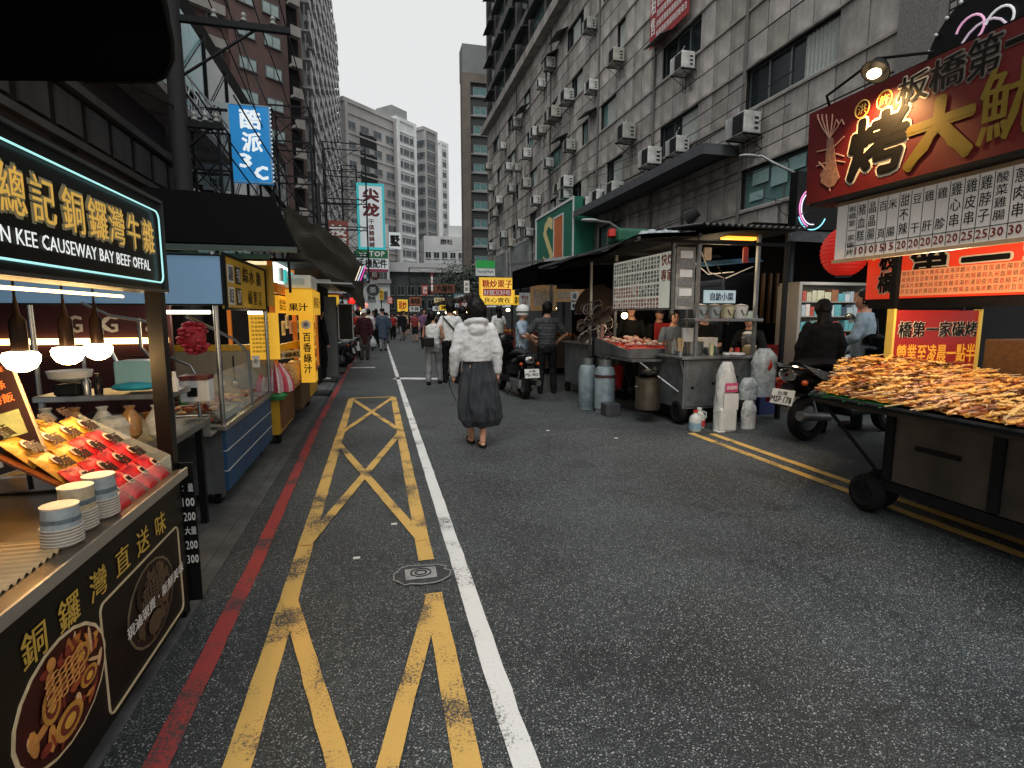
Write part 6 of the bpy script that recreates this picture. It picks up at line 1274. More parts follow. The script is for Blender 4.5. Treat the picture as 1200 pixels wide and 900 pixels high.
person('woman in white sleeveless top and grey trousers with black shoulder bag and long hair', 1.10, 11.2, R(-10), 1.50, footL=(-.02, -.12), footR=(.05, .16), armL=[(-.22, .02, 1.15), (-.17, .12, .95)], armR=[(.25, .06, 1.15), (.2, .2, 1.0)], top=cl('white cotton', '#c9ccca'), top_kind='tank', bottom=cl('grey cotton', '#77797a'), hair='long', headturn=R(-60), extra=bagx, shoes=None)
def slingx(T, s, hc):
    g = MB(); g.tube([(-.17, -.07, 1.40), (-.08, -.145, 1.28), (.08, -.15, 1.1), (.17, -.10, .98), (.19, .0, .95)], .016, 6); part(T, 'strap', g, black); g = MB(); g.bev(.15, .3, -.05, .12, .78, 1.0, .02); part(T, 'sling_bag', g, black)
person('man in white striped shirt with diagonal black strap walking beside the grey trousered woman', 1.48, 11.3, R(4), 1.69, footL=(0, .12), footR=(.03, -.06), armL=[(-.28, -.02, 1.14), (-.25, .1, .92)], armR=[(.29, .02, 1.14), (.25, .15, .95)], top=cl('white shirt cloth', '#d0d3d2'), bottom=cl('black trousers', '#141416'), hair='short', extra=slingx)
person('person in black partly hidden behind the man in the white shirt', 1.86, 12.1, R(8), 1.62, footL=(0, .1), top=cl('black trousers', '#141416'), top_kind='coat', hair='long')
person('man in dark striped polo with hands on hips standing behind the parked scooter', 2.98, 9.35, R(-14), 1.66, armL=[(-.36, .0, 1.13), (-.22, .12, .97)], armR=[(.36, -.02, 1.13), (.21, .1, .98)], footL=(-.03, 0), footR=(.05, .05), top=cl('dark knit', '#26282b'), top_kind='tee', stripes=cl('stripe grey', '#4b4f53'), bottom=cl('black trousers', '#141416'), hair='short', wd=1.1)
person('person with white open helmet and light blue shirt facing the stalls by the scooter', 2.62, 9.75, R(-125), 1.58, armL=[(-.22, .1, 1.15), (-.1, .28, 1.1)], armR=[(.24, .1, 1.15), (.12, .3, 1.05)], top=cl('light blue cotton', '#8d9fae'), top_kind='tee', bottom=cl('dark denim', '#232a33'), hair='helmet')
def wbag(T, s, hc):
    g = MB(); g.lathe([(.09, 0), (.12, .06), (.1, .2), (.03, .3), (.02, .34)], (-.28, .05, .42), 12); part(T, 'plastic_bag', g, plastic_bag, True)
person('person in maroon jacket and white cap carrying a white plastic bag on the left', -.42, 18.2, R(170), 1.62, footR=(0, .1), top=cl('maroon cloth', '#34161b'), top_kind='coat', bottom=cl('brown camo', '#3c3530'), hair='cap', hairc=white, vox=.018, extra=wbag)
person('dark dressed person standing at the grey booth pillar on the left', -1.22, 12.4, R(-60), 1.6, top=cl('black cloth', '#121314'), bottom=cl('black cloth', '#121314'), hair='short', vox=.018, shoes='white')
# stall keepers and shoppers on the right
person('vendor in black shirt with bare arm behind the steel cart counter', 4.15, 8.35, R(150), 1.62, armL=[(-.26, .1, 1.12), (-.2, .3, 1.0)], armR=[(.27, .05, 1.12), (.22, .2, .92)], top=cl('black cloth', '#121314'), top_kind='tee', hair='short', lean=.08)
def apr(T, s, hc):
    g = MB(); g.bev(-.15, .15, .13, .16, .75, 1.3, .01); part(T, 'apron', g, mat('red apron', '#a8201c', .7, 0, .2, 9, .1))
person('vendor in bright red apron in the middle of the steel cart', 4.55, 8.15, R(178), 1.56, armL=[(-.25, .12, 1.12), (-.12, .3, 1.0)], armR=[(.25, .12, 1.12), (.15, .3, 1.02)], top=cl('black cloth', '#121314'), top_kind='tee', hair='cap', hairc=black, extra=apr)
def specs(T, s, hc):
    for q in (-1, 1): g = MB(); g.tube([(hc+Vector((q*.032+.02*math.cos(a_*.7), .098, .012+.016*math.sin(a_*.7))))*s for a_ in range(9)], .003, 4, close=True); part(T, 'glasses', g, black)
person('young vendor in glasses and blue grey tee cooking at the steel pots', 4.45, 7.55, R(172), 1.50, armL=[(-.25, .12, 1.12), (-.12, .32, .98)], armR=[(.26, .1, 1.12), (.15, .3, .96)], top=cl('blue grey tee', '#5b6670'), top_kind='tee', hair='short', lean=.05, extra=specs)
person('vendor in black bending over the counter behind the bowl shelf', 4.86, 7.35, R(150), 1.55, lean=.22, armL=[(-.25, .3, 1.1), (-.1, .48, .98)], armR=[(.26, .3, 1.1), (.15, .46, .98)], top=cl('black cloth', '#121314'), top_kind='tee', hair='short')
person('vendor in patterned headscarf reaching to the steel kettle at the cart end', 5.28, 6.75, R(120), 1.46, lean=.15, armL=[(-.3, .22, 1.05), (-.3, .45, 1.0)], armR=[(.26, .2, 1.1), (.2, .42, 1.0)], top=cl('black cloth', '#121314'), top_kind='tee', hair='cap', hairc=mat('pale scarf', '#a9c4c0', .7, 0, .5, 40, .1))
person('shopper in long black hooded coat seen from behind at the shelf shop', 5.20, 5.42, R(-20), 1.60, top=cl('black cloth', '#121314'), top_kind='coat', bottom=cl('black cloth', '#121314'), hair='long', wd=1.02)
def mask(T, s, hc):
    g = MB(); g.ell((hc+Vector((.05, .065, -.04)))*s, (.05, .04, .045)); part(T, 'face_mask', g, mat('mask blue', '#7fb8c4', .7, 0, .1, 9, 0), True); g = MB(); g.tube([(.1, -.11, 1.38), (.15, -.13, 1.2), (.17, -.1, 1.0)], .02, 6); part(T, 'bag_strap', g, black)
person('man in pale denim shirt with face mask and shoulder strap looking left by the shelves', 5.86, 5.45, R(40), 1.73, top=cl('pale denim', '#8297a6'), top_kind='shirt', bottom=cl('dark denim', '#232a33'), hair='short', armL=[(-.28, .08, 1.14), (-.2, .3, 1.05)], armR=[(.29, .0, 1.14), (.26, .18, .95)], headturn=R(25), extra=mask)
# distant crowd
rnd = random.Random(5)
tops = ['#1a1b1e', '#c9ccca', '#7d2a28', '#3b4a5c', '#8f8d86', '#26282b', '#b5a07a', '#a8201c', '#5b6670', '#d8d3cc', '#2c3a2e', '#6b4a6a']
cn = ['black', 'white', 'dull red', 'slate blue', 'stone grey', 'charcoal', 'tan', 'bright red', 'blue grey', 'cream', 'dark green', 'mauve']
base_p = []
for k in range(4):
    b_ = person('x', 0, 0, 0, 1.65, footL=(0, [.12, .0, -.1, .05][k]), footR=(.02, [-.1, .04, .12, -.02][k]), armL=[(-.25, [.05, -.05, 0, .1][k], 1.13), (-.24, [.15, 0, .1, .25][k], .92)], top=cl('black cloth', '#121314'), top_kind=['shirt', 'tee', 'coat', 'tee'][k], bottom=cl(['dark denim', 'black cloth', 'grey cotton', 'black cloth'][k], '#121314'), bottom_kind=['trousers', 'trousers', 'trousers', 'shorts'][k], hair=['short', 'long', 'cap', 'short'][k], vox=.032)
    base_p.append(b_)
spots = [(-.35, 23), (-.05, 24.5), (.2, 22.6), (.25, 25.5), (-.5, 26), (.05, 28), (.45, 29), (-.2, 31), (.3, 33), (.9, 34), (1.4, 32), (2.0, 30), (2.4, 27), (2.0, 24), (2.7, 22.5), (1.7, 36), (1.1, 38), (.6, 40), (2.6, 34), (3.0, 30), (3.3, 26), (.1, 42), (1.6, 44), (2.2, 41), (3.4, 36), (2.9, 45), (-.6, 36), (-.7, 21), (3.4, 18.5), (3.6, 16.2), (2.8, 19.5), (.9, 48), (1.9, 50), (-.3, 45), (3.1, 52)]
seen = {}
for i, (x, y) in enumerate(spots):
    k = i % 4; ti = rnd.randrange(12); key = (cn[ti], k)
    pose = ['walking', 'with long hair', 'in a cap', 'in shorts'][k]; dist = 'near' if y < 27 else 'middle' if y < 37 else 'far'
    sd_ = 'left of' if x < .3 else 'right of'
    if i < 4: o = base_p[k]
    else: o = copy_tree(base_p[k])
    lab = 'small %s figure %s the white line, %s top, %s' % (dist, sd_, cn[ti], pose)
    seen[lab] = seen.get(lab, 0)+1
    if seen[lab] > 1: lab = lab.replace('small ', ['', '', 'another ', 'third '][min(3, seen[lab])])
    o['label'] = lab; o['group'] = 'pedestrians in the distant market crowd'; o.location = (x, y, 0); o.rotation_euler = (0, 0, rnd.choice([0, math.pi, .3, 3.4])); o.scale = (1, 1, rnd.uniform(.92, 1.05))
    for ch in o.children:
        if ch.name.split('.')[0] in ('shirt', 'coat'):
            ch.data = ch.data.copy() if i >= 4 else ch.data; ch.data.materials[0] = cl('crowd top '+cn[ti], tops[ti])
# ================================================================== SCOOTERS (heading local +Y, rear wheel at y=0)
def torus(mb, c, R_, r_, ax=0, n=28, m=8):
    vs = []
    for i in range(n):
        t = 2*math.pi*i/n
        for j in range(m): q = 2*math.pi*j/m; a_ = (R_+r_*math.cos(q)); vs.append((c[0]+r_*1.1*math.sin(q), c[1]+a_*math.cos(t), c[2]+a_*math.sin(t)))
    mb.add(vs, [(i*m+j, i*m+(j+1) % m, ((i+1) % n)*m+(j+1) % m, ((i+1) % n)*m+j) for i in range(n) for j in range(m)])
def scooter(label, x, y, face, body_m, plate='', scale=1.0, trimc=None, group='motor scooters'):
    T = thing('motor_scooter', label, 'scooter', (0, 0, 0), group); chrome = mat('chrome', '#b8bcbd', .12, 1, .1, 9, 0); trimc = trimc or black
    for yy, nm in ((0, 'w'), (1.24, 'w')):
        g = MB(); torus(g, (0, yy, .235), .18, .055); w_ = part(T, 'wheel', g, rubber, True); g = MB(); g.cyl((-.03, yy, .235), (.03, yy, .235), .13, n=18)
        part(w_, 'rim', g, steel_d); g = MB()
        for k in range(5): a_ = k*1.2566; g.box(-.045, .045, yy-.012, yy+.012, .12, .24, M=None)
        g = MB(); g.lathe([(.06, -.045), (.12, -.04), (.12, .04), (.06, .045)], (0, yy, .235), 18, M=Matrix.Rotation(R(90), 4, 'Y')); part(w_, 'brake_disc', g, steel, True)
    g = MB()          # tail body
    ring_chain(g, [((0, -.28, .70), .06, .05), ((0, -.18, .66), .13, .12), ((0, .05, .60), .17, .17), ((0, .3, .55), .165, .19), ((0, .5, .48), .15, .16)], 14)
    part(T, 'tail_cowl', g, body_m, True)
    g = MB(); g.bev(-.15, .15, .42, .98, .24, .33, .03); part(T, 'floorboard', g, trimc); g = MB()
    ring_chain(g, [((0, .98, .30), .17, .06), ((0, 1.06, .55), .2, .07), ((0, 1.02, .78), .19, .08), ((0, .98, .92), .12, .07)], 14); part(T, 'leg_shield', g, body_m, True)
    g = MB(); g.ell((0, 1.24, .40), (.085, .24, .10), 14, 8); part(T, 'front_fender', g, body_m, True); g = MB(); g.ell((0, 1.12, .66), (.075, .05, .09), 12, 8); part(T, 'headlight', g, white, True)
    g = MB(); ring_chain(g, [((0, -.2, .78), .09, .035), ((0, .0, .80), .14, .05), ((0, .3, .78), .14, .055), ((0, .52, .74), .10, .04)], 14); part(T, 'seat', g, mat('seat vinyl', '#17181a', .5, 0, .2, 12, .1), True)
    g = MB(); g.tube([(-.33, .90, 1.02), (-.2, .95, 1.03), (0, .97, .98), (.2, .95, 1.03), (.33, .90, 1.02)], .016, 8); h_ = part(T, 'handlebar', g, trimc, True)
    for q in (-1, 1):
        g = MB(); g.cyl((q*.33, .90, 1.02), (q*.22, .94, 1.03), .022, n=8); part(h_, 'grip', g, rubber); g = MB(); g.tube([(q*.2, .96, 1.03), (q*.26, .98, 1.18), (q*.3, .97, 1.24)], .006, 5); g.ell((q*.31, .95, 1.26), (.06, .012, .038)); part(h_, 'mirror', g, chrome, True)
    g = MB(); ring_chain(g, [((0, .94, .95), .15, .05), ((0, .96, 1.02), .16, .06), ((0, .97, 1.07), .08, .04)], 12); part(T, 'dash_cowl', g, body_m, True)
    g = MB(); g.ell((0, -.285, .69), (.085, .03, .05), 12, 8); part(T, 'tail_light', g, mat('dark red lens', '#3a0f10', .15, 0, .1, 9, 0), True); g = MB(); g.lathe([(.095, 0), (.105, .006), (.095, .012)], (0, -.30, .69), 18, M=Matrix.Rotation(R(90), 4, 'X')@Matrix.Diagonal((1, .62, 1, 1))); part(T, 'light_ring', g, chrome, True)
    for q in (-1, 1): g = MB(); g.ell((q*.15, -.24, .62), (.03, .035, .03)); part(T, 'turn_signal', g, mat('amber lens', '#b04a1a', .2, 0, .1, 9, 0), True)
    g = MB(); g.slab([(-.06, -.27, .6), (.06, -.27, .6), (.075, -.36, .38), (-.075, -.36, .38)], .015); g.bev(-.06, .06, -.2, .02, .47, .50, .01); part(T, 'rear_fender', g, black)
    g = MB(); PO_ = Vector((-.13, -.375, .40)); u_, v_ = X_, Vector((0, .25, .97)); board(g, PO_, u_, v_, .26, .15, .006); pl = part(T, 'number_plate', g, white)
    if plate: lettering(pl, plate, PO_+v_*.02+u_*.01, u_, v_, .24, .06, blacklet, .03, out=.006); lettering(pl, '台灣', PO_+v_*.09+u_*.07, u_, v_, .12, .045, blacklet, .01, out=.006)
    g = MB(); g.cyl((.15, -.28, .30), (.14, .15, .26), .05, .04, 12); part(T, 'exhaust', g, steel_d, True); g = MB(); g.bev(-.13, -.06, -.08, .42, .18, .34, .03); part(T, 'engine_case', g, steel_d)
    g = MB(); g.tube([(-.14, -.05, .74), (-.15, -.24, .76), (-.08, -.33, .78), (.08, -.33, .78), (.15, -.24, .76), (.14, -.05, .74)], .012, 6); part(T, 'grab_rail', g, chrome, True)
    for q in (-1, 1): g = MB(); g.tube([(q*.13, 0, .24), (q*.13, -.12, .5)], .014, 6); part(T, 'shock_absorber', g, chrome, True)
    g = MB(); g.tube([(-.1, .3, .2), (-.2, .33, .02)], .01, 5); part(T, 'side_stand', g, iron)
    T.location = (x, y, 0); T.rotation_euler = (0, 0, face); T.scale = (scale,)*3; return T
bk = mat('glossy black paint', '#0d0e10', .15, .1, .15, 9, 0)
scooter('glossy black scooter with white number plate parked in the road behind the walking woman', 2.42, 8.85, R(6), bk, 'MJL·0621', 1.0)
scooter('black scooter with silver tail rail and amber lights behind the grill cart', 4.72, 5.05, R(-82), bk, 'MSF·178', 1.12)
g = MB()
T = scooter('grey scooter parked beyond the grey booth on the left kerb', -1.0, 15.4, R(80), mat('grey scooter paint', '#4a4d50', .25, .3, .1, 9, 0), '', 1)
for i, (x, y, a_, lab) in enumerate([(-.62, 19.6, 10, 'dark scooter beside the maroon jacketed person'), (-.9, 16.6, 70, 'scooter second in the row beyond the grey booth'), (5.5, 9.2, -80, 'dark scooter in the shade behind the steel cart'), (6.2, 7.2, -100, 'dark scooter under the black awning at right')]):
    o = copy_tree(T, None, lab); o.location = (x, y, 0); o.rotation_euler = (0, 0, R(a_))
# silver seat shell seen on the right scooter
silv = mat('silver plastic shell', '#9da3a8', .25, .6, .1, 9, 0)
T = [o for o in COL.objects if o.get('label', '').startswith('black scooter with silver')][0]
g = MB()
for q in (-1, 1): g.slab([(q*.17, -.30, .80), (q*.19, .1, .70), (q*.18, .35, .58), (q*.17, -.05, .66)], .02)
o = mesh_obj('side_shell', g, silv); o.parent = T
# ================================================================== STALL A (steel cook cart with big menu board)
SA = thing('food_cart', 'stainless steel noodle cart with large menu board and bowl shelf on the right', 'food cart', (4.2, 6.8, 0))
g = MB(); g.bev(3.78, 4.88, 6.10, 7.35, .22, .86, .01); part(SA, 'body', g, steel_d)
g = MB(); g.bev(3.72, 4.95, 6.04, 7.5, .865, .90, .006); part(SA, 'counter_top', g, steel)
g = MB(); g.box(3.80, 4.30, 6.085, 6.10, .26, .82); part(SA, 'door_panel', g, steel); g = MB(); g.box(4.33, 4.86, 6.085, 6.10, .26, .82); part(SA, 'door_panel', g, steel)
for (x, z) in ((3.9, .5), (4.2, .55), (4.55, .62), (4.70, .35), (4.78, .35)): g = MB(); g.cyl((x, 6.075, z), (x, 6.086, z), .02, n=12); part(SA, 'gas_knob', g, iron)
g = MB(); g.box(3.85, 4.85, 6.2, 7.3, .08, .215); part(SA, 'chassis', g, iron)
for (x, y) in ((3.82, 6.25), (4.8, 6.25), (3.82, 7.25)): g = MB(); torus(g, (x, y, .17), .11, .05); w_ = part(SA, 'wheel', g, rubber, True); g = MB(); g.cyl((x-.04, y, .17), (x+.04, y, .17), .08, n=14); part(w_, 'rim', g, iron)
g = MB(); g.box(3.30, 3.76, 6.6, 7.9, .80, .83); part(SA, 'side_shelf', g, steel_d); g = MB(); g.tube([(3.74, 6.12, .86), (3.84, 6.12, .45)], .012, 6); g.tube([(3.42, 6.62, .8), (3.80, 6.2, .42)], .012, 6); part(SA, 'strut', g, steel_d)
for (x, y, z1) in ((3.94, 6.12, 2.44), (4.80, 6.12, 2.46), (3.62, 7.86, 2.4), (4.9, 7.9, 2.5), (3.58, 6.12, 2.4)):
    g = MB(); g.box(x-.02, x+.02, y-.02, y+.02, .9 if x > 3.7 and y < 7 else 0 if x > 3.6 and y > 7 else 1.45, z1); part(SA, 'post', g, steel_d)
g = MB(); g.bev(3.88, 4.88, 6.05, 6.32, 1.345, 1.385, .005); part(SA, 'bowl_shelf', g, steel)
for i in range(4):
    x = 4.03+.2*i; t = thing('bowl_tub', ['leftmost grey tub of bowls on the steel shelf', 'second grey tub of bowls on the steel shelf', 'cream tub with yellow band on the steel shelf', 'rightmost white tub on the steel shelf'][i], 'tub', (x, 6.18, 1.386), 'tubs on the steel shelf')
    g = MB(); g.lathe([(.06, 0), (.075, .02), (.088, .15), (.094, .155), (.088, .16), (.08, .15), (.06, .03)], (x, 6.18, 1.386), 18); part(t, 'tub', g, mat('tub grey', '#8e9698', .4, 0, .2, 12, .03) if i < 2 else mat('tub cream', '#b9b596', .4, 0, .2, 12, .03) if i == 2 else white, True)
    g = MB(); g.lathe([(.07, 0), (.085, .012), (.001, .03)], (x, 6.18, 1.545), 14); part(t, 'bowls', g, bowlw, True); g = MB(); g.tube([(x-.05, 6.10, 1.5), (x-.02, 6.09, 1.43), (x+.03, 6.09, 1.43), (x+.055, 6.10, 1.5)], .006, 5); part(t, 'handle', g, iron)
g = MB(); board(g, (4.0, 6.07, 1.58), X_, Z_, .46, .16, .012); part(SA, 'name_sign', g, mat('pale blue sign', '#a9c2cc', .5, 0, .1, 9, 0, emit=.15, ecol='#a9c2cc')); lettering(SA, '自助小菜', (4.08, 6.068, 1.61), X_, Z_, .34, .1, mat('navy letter', '#1c2a44', .5, 0, 0), .03)
# menu board facing the street
MBX = 3.58; mbm = mat('menu board white', '#c9cbc2', .5, 0, .12, 5, 0, emit=.28, ecol='#d8d8c8')  # faint emission put into the face to brighten the board
t = thing('menu_board', 'large white menu board with grid of black and red dish names above the steel cart', 'menu board', (MBX, 7, 1.5))
g = MB(); g.box(MBX, MBX+.06, 6.1, 7.86, 1.5, 2.24); part(t, 'board', g, mbm); g = MB(); frame(g, (MBX-.001, 7.86, 1.5), (0, -1, 0), Z_, 1.76, .74, .02, .01); part(t, 'frame', g, steel_d)
dish = ['滷肉飯', '乾麵條', '陽春麵', '餛飩湯', '貢丸湯', '炒米粉', '豬血湯', '大腸頭', '豬頭皮', '嘴邊肉', '油豆腐', '滷蛋香', '海帶結', '燙青菜', '脆腸片', '花枝羹', '赤肉羹', '肝連肉', '豆干絲', '蛋花湯']
mbk = MB(); mrd = MB()
for r_ in range(4):
    for c_ in range(17):
        s_ = dish[(c_*3+r_*7) % 20]; red = (r_ == 3) or (r_ == 2 and c_ < 10)
        y0 = 7.82-c_*.082
        for k_, ch in enumerate(s_+('' if r_ < 2 else '')): put_text(mrd if red else mbk, ch, Vector((MBX, y0, 2.20-r_*.18-(k_+1)*.054)), -Y_, Z_, .066, .05, -X_, .04, 0, 1, .004)
part(t, 'lettering', mbk, blacklet, fix=False, stuff=True); part(t, 'lettering', mrd, redlet, fix=False, stuff=True)
for i, s_ in enumerate('快炒專家'): lettering(t, s_, (MBX, 6.40-(i % 2)*.15, 2.05-(i//2)*.2), -Y_, Z_, .14, .16, redlet, .03)
g = MB(); g.box(MBX+.02, 3.86, 6.07, 6.10, 1.5, 2.26); part(t, 'end_panel', g, mat('grubby end panel', '#8c8c86', .6, 0, .5, 8, .1, dirt=.4))
for q in range(6): g = MB(); zz = 1.55+q*.115; g.box(3.63+.02*(q % 2), 3.82, 6.064, 6.07, zz, zz+.09); part(t, 'notice', g, white if q % 2 else mat('notice grey', '#6b6d6c', .6, 0, .5, 30, 0))
# roof
t = thing('tarp_roof', 'thin dark roof with corrugated front sheet and sagging tarpaulin over the steel cart', 'roof', (4.1, 7.5, 2.4))
def rf(u_, v_): x = 2.95+2.35*u_; y = 5.85+4.2*v_; return (x, y, 2.40+.16*u_-.05*v_+.03*noise.noise(Vector((x*1.5, y*1.2, 0)))-(.1*(1-u_)**3*(1+math.sin(y*3)*.4)))
g = MB(); g.sheet(rf, 24, 24); g.sheet(lambda u_, v_: Vector(rf(u_, v_))-Vector((0, 0, .05)), 24, 24); part(t, 'tarpaulin', g, mat('dark roof tarpaulin', '#191817', .8, 0, .4, 5, .3, spec=.1), True)
g = MB(); g.sheet(lambda u_, v_: (3.75+1.5*u_, 5.78+.9*v_, 2.50+.08*v_+.015*math.sin(u_*110)), 120, 2); g.sheet(lambda u_, v_: (3.75+1.5*u_, 5.78+.9*v_, 2.49+.08*v_+.015*math.sin(u_*110)), 120, 2); part(t, 'corrugated_sheet', g, mat('grey corrugated sheet', '#606364', .5, .4, .3, 5, .1, dirt=.4))
for y in (6.1, 7.5, 9): g = MB(); g.box(3.0, 5.2, y-.02, y+.02, 2.31, 2.35); part(t, 'beam', g, iron)
g = MB(); g.box(2.98, 3.02, 5.9, 9.9, 2.30, 2.34); part(t, 'edge_beam', g, steel_d)
t = thing('bundle', 'green and white tarpaulin bundle lying on the stall roof', 'bundle', (3.4, 7.2, 2.45)); g = MB(); g.bev(3.25, 3.75, 7.0, 7.4, 2.43, 2.62, .04); part(t, 'green_cloth', g, mat('green cloth', '#1f5a44', .7, 0, .3, 8, .3)); g = MB()
for q in range(5): g.ell((3.62+.1*q, 6.98-.03*q, 2.52+.02*(q % 2)), (.09, .09, .07), 9, 6)
part(t, 'white_plastic', g, plastic_bag, True, stuff=True); g = MB(); g.lathe([(.03, 0), (.07, .02), (.05, .12)], (3.22, 7.15, 2.5), 10); part(t, 'red_strip', g, redlet)
t = thing('work_lamp', 'black floodlight standing on the stall roof', 'lamp', (3.85, 6.3, 2.55)); g = MB(); g.cyl((3.85, 6.3, 2.62), (3.95, 6.2, 2.72), .09, .06, 12); part(t, 'housing', g, iron, True); g = MB(); g.tube([(3.8, 6.3, 2.48), (3.82, 6.35, 2.75), (3.98, 6.35, 2.8)], .01, 5); part(t, 'bracket', g, iron)
t = thing('roof_lamp', 'warm glowing lamp plate under the corrugated roof edge', 'lamp', (4.5, 6.2, 2.45)); g = MB(); g.bev(4.35, 4.85, 6.15, 6.3, 2.40, 2.43, .01); part(t, 'glow_plate', g, mat('amber glow plate', '#e08a2a', .5, 0, .2, 9, 0, emit=2.0, ecol='#f09a30'))
lamp((4.5, 6.6, 2.2), 9, (1, .75, .45), .2)
t = thing('blue_tarpaulin', 'folded blue tarpaulin strip under the roof behind the posts', 'tarpaulin', (4.8, 7.6, 2.1)); g = MB(); g.slab([(4.1, 7.2, 2.10), (5.9, 7.4, 2.28), (5.9, 7.5, 2.34), (4.1, 7.3, 2.17)], .02); part(t, 'sheet', g, mat('blue tarpaulin', '#4f7896', .6, 0, .4, 9, .4))
for i, pts in enumerate(([(4.2, 6.5, 2.3), (4.35, 6.5, 2.0), (4.6, 6.5, 1.92), (5.1, 6.6, 2.1)], [(4.0, 6.5, 2.2), (4.4, 6.6, 1.98), (4.8, 6.6, 2.02)], [(4.3, 6.3, 2.1), (4.5, 6.3, 1.85), (4.65, 6.3, 1.82)])):
    g = MB(); g.tube(pts, .008, 5); single('loose_cable', g, white if i < 2 else black, ['long pale cable sagging under the cart roof', 'short pale cable by the left post', 'black cable hanging above the small blue sign'][i], 'cable', smooth=True)
# pots and things on the counter
def pot(label, x, y, z, r, h, m_=None, lid=False, nm='cooking_pot', z2=None):
    t = thing(nm, label, 'pot', (x, y, z)); g = MB(); g.lathe([(r*.92, 0), (r, .01), (r, h), (r*1.05, h+.005), (r*1.05, h+.012), (r*.96, h+.01), (r*.94, .03), (.001, .03)], (x, y, z+.001), 24); part(t, 'body', g, m_ or steel, True)
    if lid: g = MB(); g.lathe([(r*.98, 0), (r*.6, .03), (.001, .035)], (x, y, z+h+.012), 20); part(t, 'lid', g, white, True)
    for q in (-1, 1): g = MB(); g.tube([(x+q*r, y-.03, z+h*.75), (x+q*(r+.03), y, z+h*.75), (x+q*r, y+.03, z+h*.75)], .006, 5); part(t, 'handle', g, steel)
    return t
pot('tall steel pot left on the steel cart counter', 3.92, 6.6, .90, .12, .17); pot('steel soup pot beside the left post on the counter', 4.12, 6.45, .90, .13, .16); pot('small steel pan in the middle of the counter', 4.42, 6.5, .90, .12, .07)
pot('steel kettle pot with white lid at the right end of the counter', 5.02, 6.5, 1.0, .09, .16, lid=True); pot('low dark wok at the counter middle', 4.58, 6.7, .90, .15, .06, iron)
pot('large steel bucket pot hanging at the cart left side', 3.50, 6.50, .17, .165, .42, mat('warm steel', '#7a7264', .35, .85, .3, 7, .08, dirt=.4), nm='stock_pot')
g = MB(); g.ell((3.50, 6.50, .66), (.14, .14, .06)); g.ell((3.56, 6.44, .70), (.05, .05, .04)); single('black_bin_bag', g, mat('black plastic bag', '#151517', .25, 0, .3, 15, .6), 'black plastic bag with foil on the big bucket pot', 'bag', smooth=True)
t = thing('chopstick_holder', 'bundle of pale disposable chopsticks at the counter corner', 'chopsticks', (3.80, 6.35, .90)); rnd = random.Random(3)
for q in range(16): a_ = rnd.uniform(-.03, .03); b_ = rnd.uniform(-.03, .03); g = MB(); g.cyl((3.83+a_, 6.3+b_, .905), (3.83+a_*2.0, 6.3+b_*2, 1.13), .004, n=5); part(t, 'chopstick', g, mat('pale bamboo', '#c7ab82', .6, 0, .1, 9, 0))
g = MB(); g.lathe([(.045, 0), (.05, .06)], (3.83, 6.3, .902), 12); part(t, 'cup', g, steel)
g = MB(); g.bev(3.88, 4.05, 6.30, 6.36, 1.08, 1.26, .01, M=None); single('paper_bag', g, white, 'crumpled white paper bag above the tall steel pot', 'bag')
for i, (x, y, r, h, m_, lb, ct) in enumerate([(4.70, 6.3, .032, .09, mat('red cup', '#b8281e', .4, 0, .1, 9, 0), 'red plastic cup on the counter near the right post', 'cup'), (4.62, 6.2, .1, .03, white, 'white plate at the counter front', 'plate'), (4.88, 6.3, .09, .1, mat('basket wicker', '#a08a62', .6, 0, .4, 40, .3), 'tan basket at the right post', 'basket'), (4.88, 6.3, .001, .001, white, '', ''), (4.5, 6.25, .05, .03, white, 'small sauce dish left of the red cup', 'dish'), (4.36, 6.35, .03, .12, mat('green bottle', '#2f5a48', .2, 0, .1, 9, 0), 'green bottle behind the pans', 'bottle'), (4.3, 6.3, .03, .16, mat('cream bottle', '#c8c29a', .3, 0, .1, 9, 0), 'cream bottle with pale label behind the pans', 'bottle')]):
    if not lb: continue
    g = MB(); g.lathe([(r*.8, 0), (r, h*.3), (r, h), (r*.7, h*1.02), (.001, h*.9)], (x, y, .902), 16); single(ct.replace(' ', '_'), g, m_, lb, ct, smooth=True)
g = MB()
for q in range(14): g.ell((4.88+rnd.uniform(-.06, .06), 6.3+rnd.uniform(-.06, .06), 1.01), (.03, .03, .02), 7, 5)
single('peanut_pile', g, mat('pale dumplings', '#c9b896', .6, 0, .2, 20, .1), 'pale food heaped in the tan basket', 'food', smooth=True)
# food tray wedge on the left
t = thing('food_display', 'open steel display tray of red lined meat pieces left of the menu board cart', 'food display', (3.4, 7.4, .83))
g = MB(); g.prism([(7.95, .84), (6.75, .84), (6.75, .95), (7.95, 1.08)], 0, 3.32, 3.34); g.prism([(7.95, .84), (6.75, .84), (6.75, .95), (7.95, 1.08)], 0, 4.0, 4.02); g.box(3.34, 4.0, 6.73, 6.75, .84, .97); part(t, 'tray', g, steel_d)
g = MB(); g.slab([(3.35, 6.8, .97), (3.99, 6.8, .97), (3.99, 7.9, 1.05), (3.35, 7.9, 1.05)], .02); part(t, 'red_liner', g, mat('red liner', '#b3201a', .5, 0, .2, 9, .1, emit=.12, ecol='#b3201a'))
for q in range(60):
    x = rnd.uniform(3.4, 3.95); y = rnd.uniform(6.9, 7.85); g = MB(); g.ell((x, y, 1.0+(y-6.9)*.06+rnd.uniform(0, .04)), (rnd.uniform(.03, .06), rnd.uniform(.03, .05), .025), 7, 5); part(t, 'meat_piece', g, mat(['meat pale', 'meat pink', 'meat cream'][q % 3], ['#d0b09a', '#b8766a', '#d8cabc'][q % 3], .5, 0, .3, 20, .2), True)
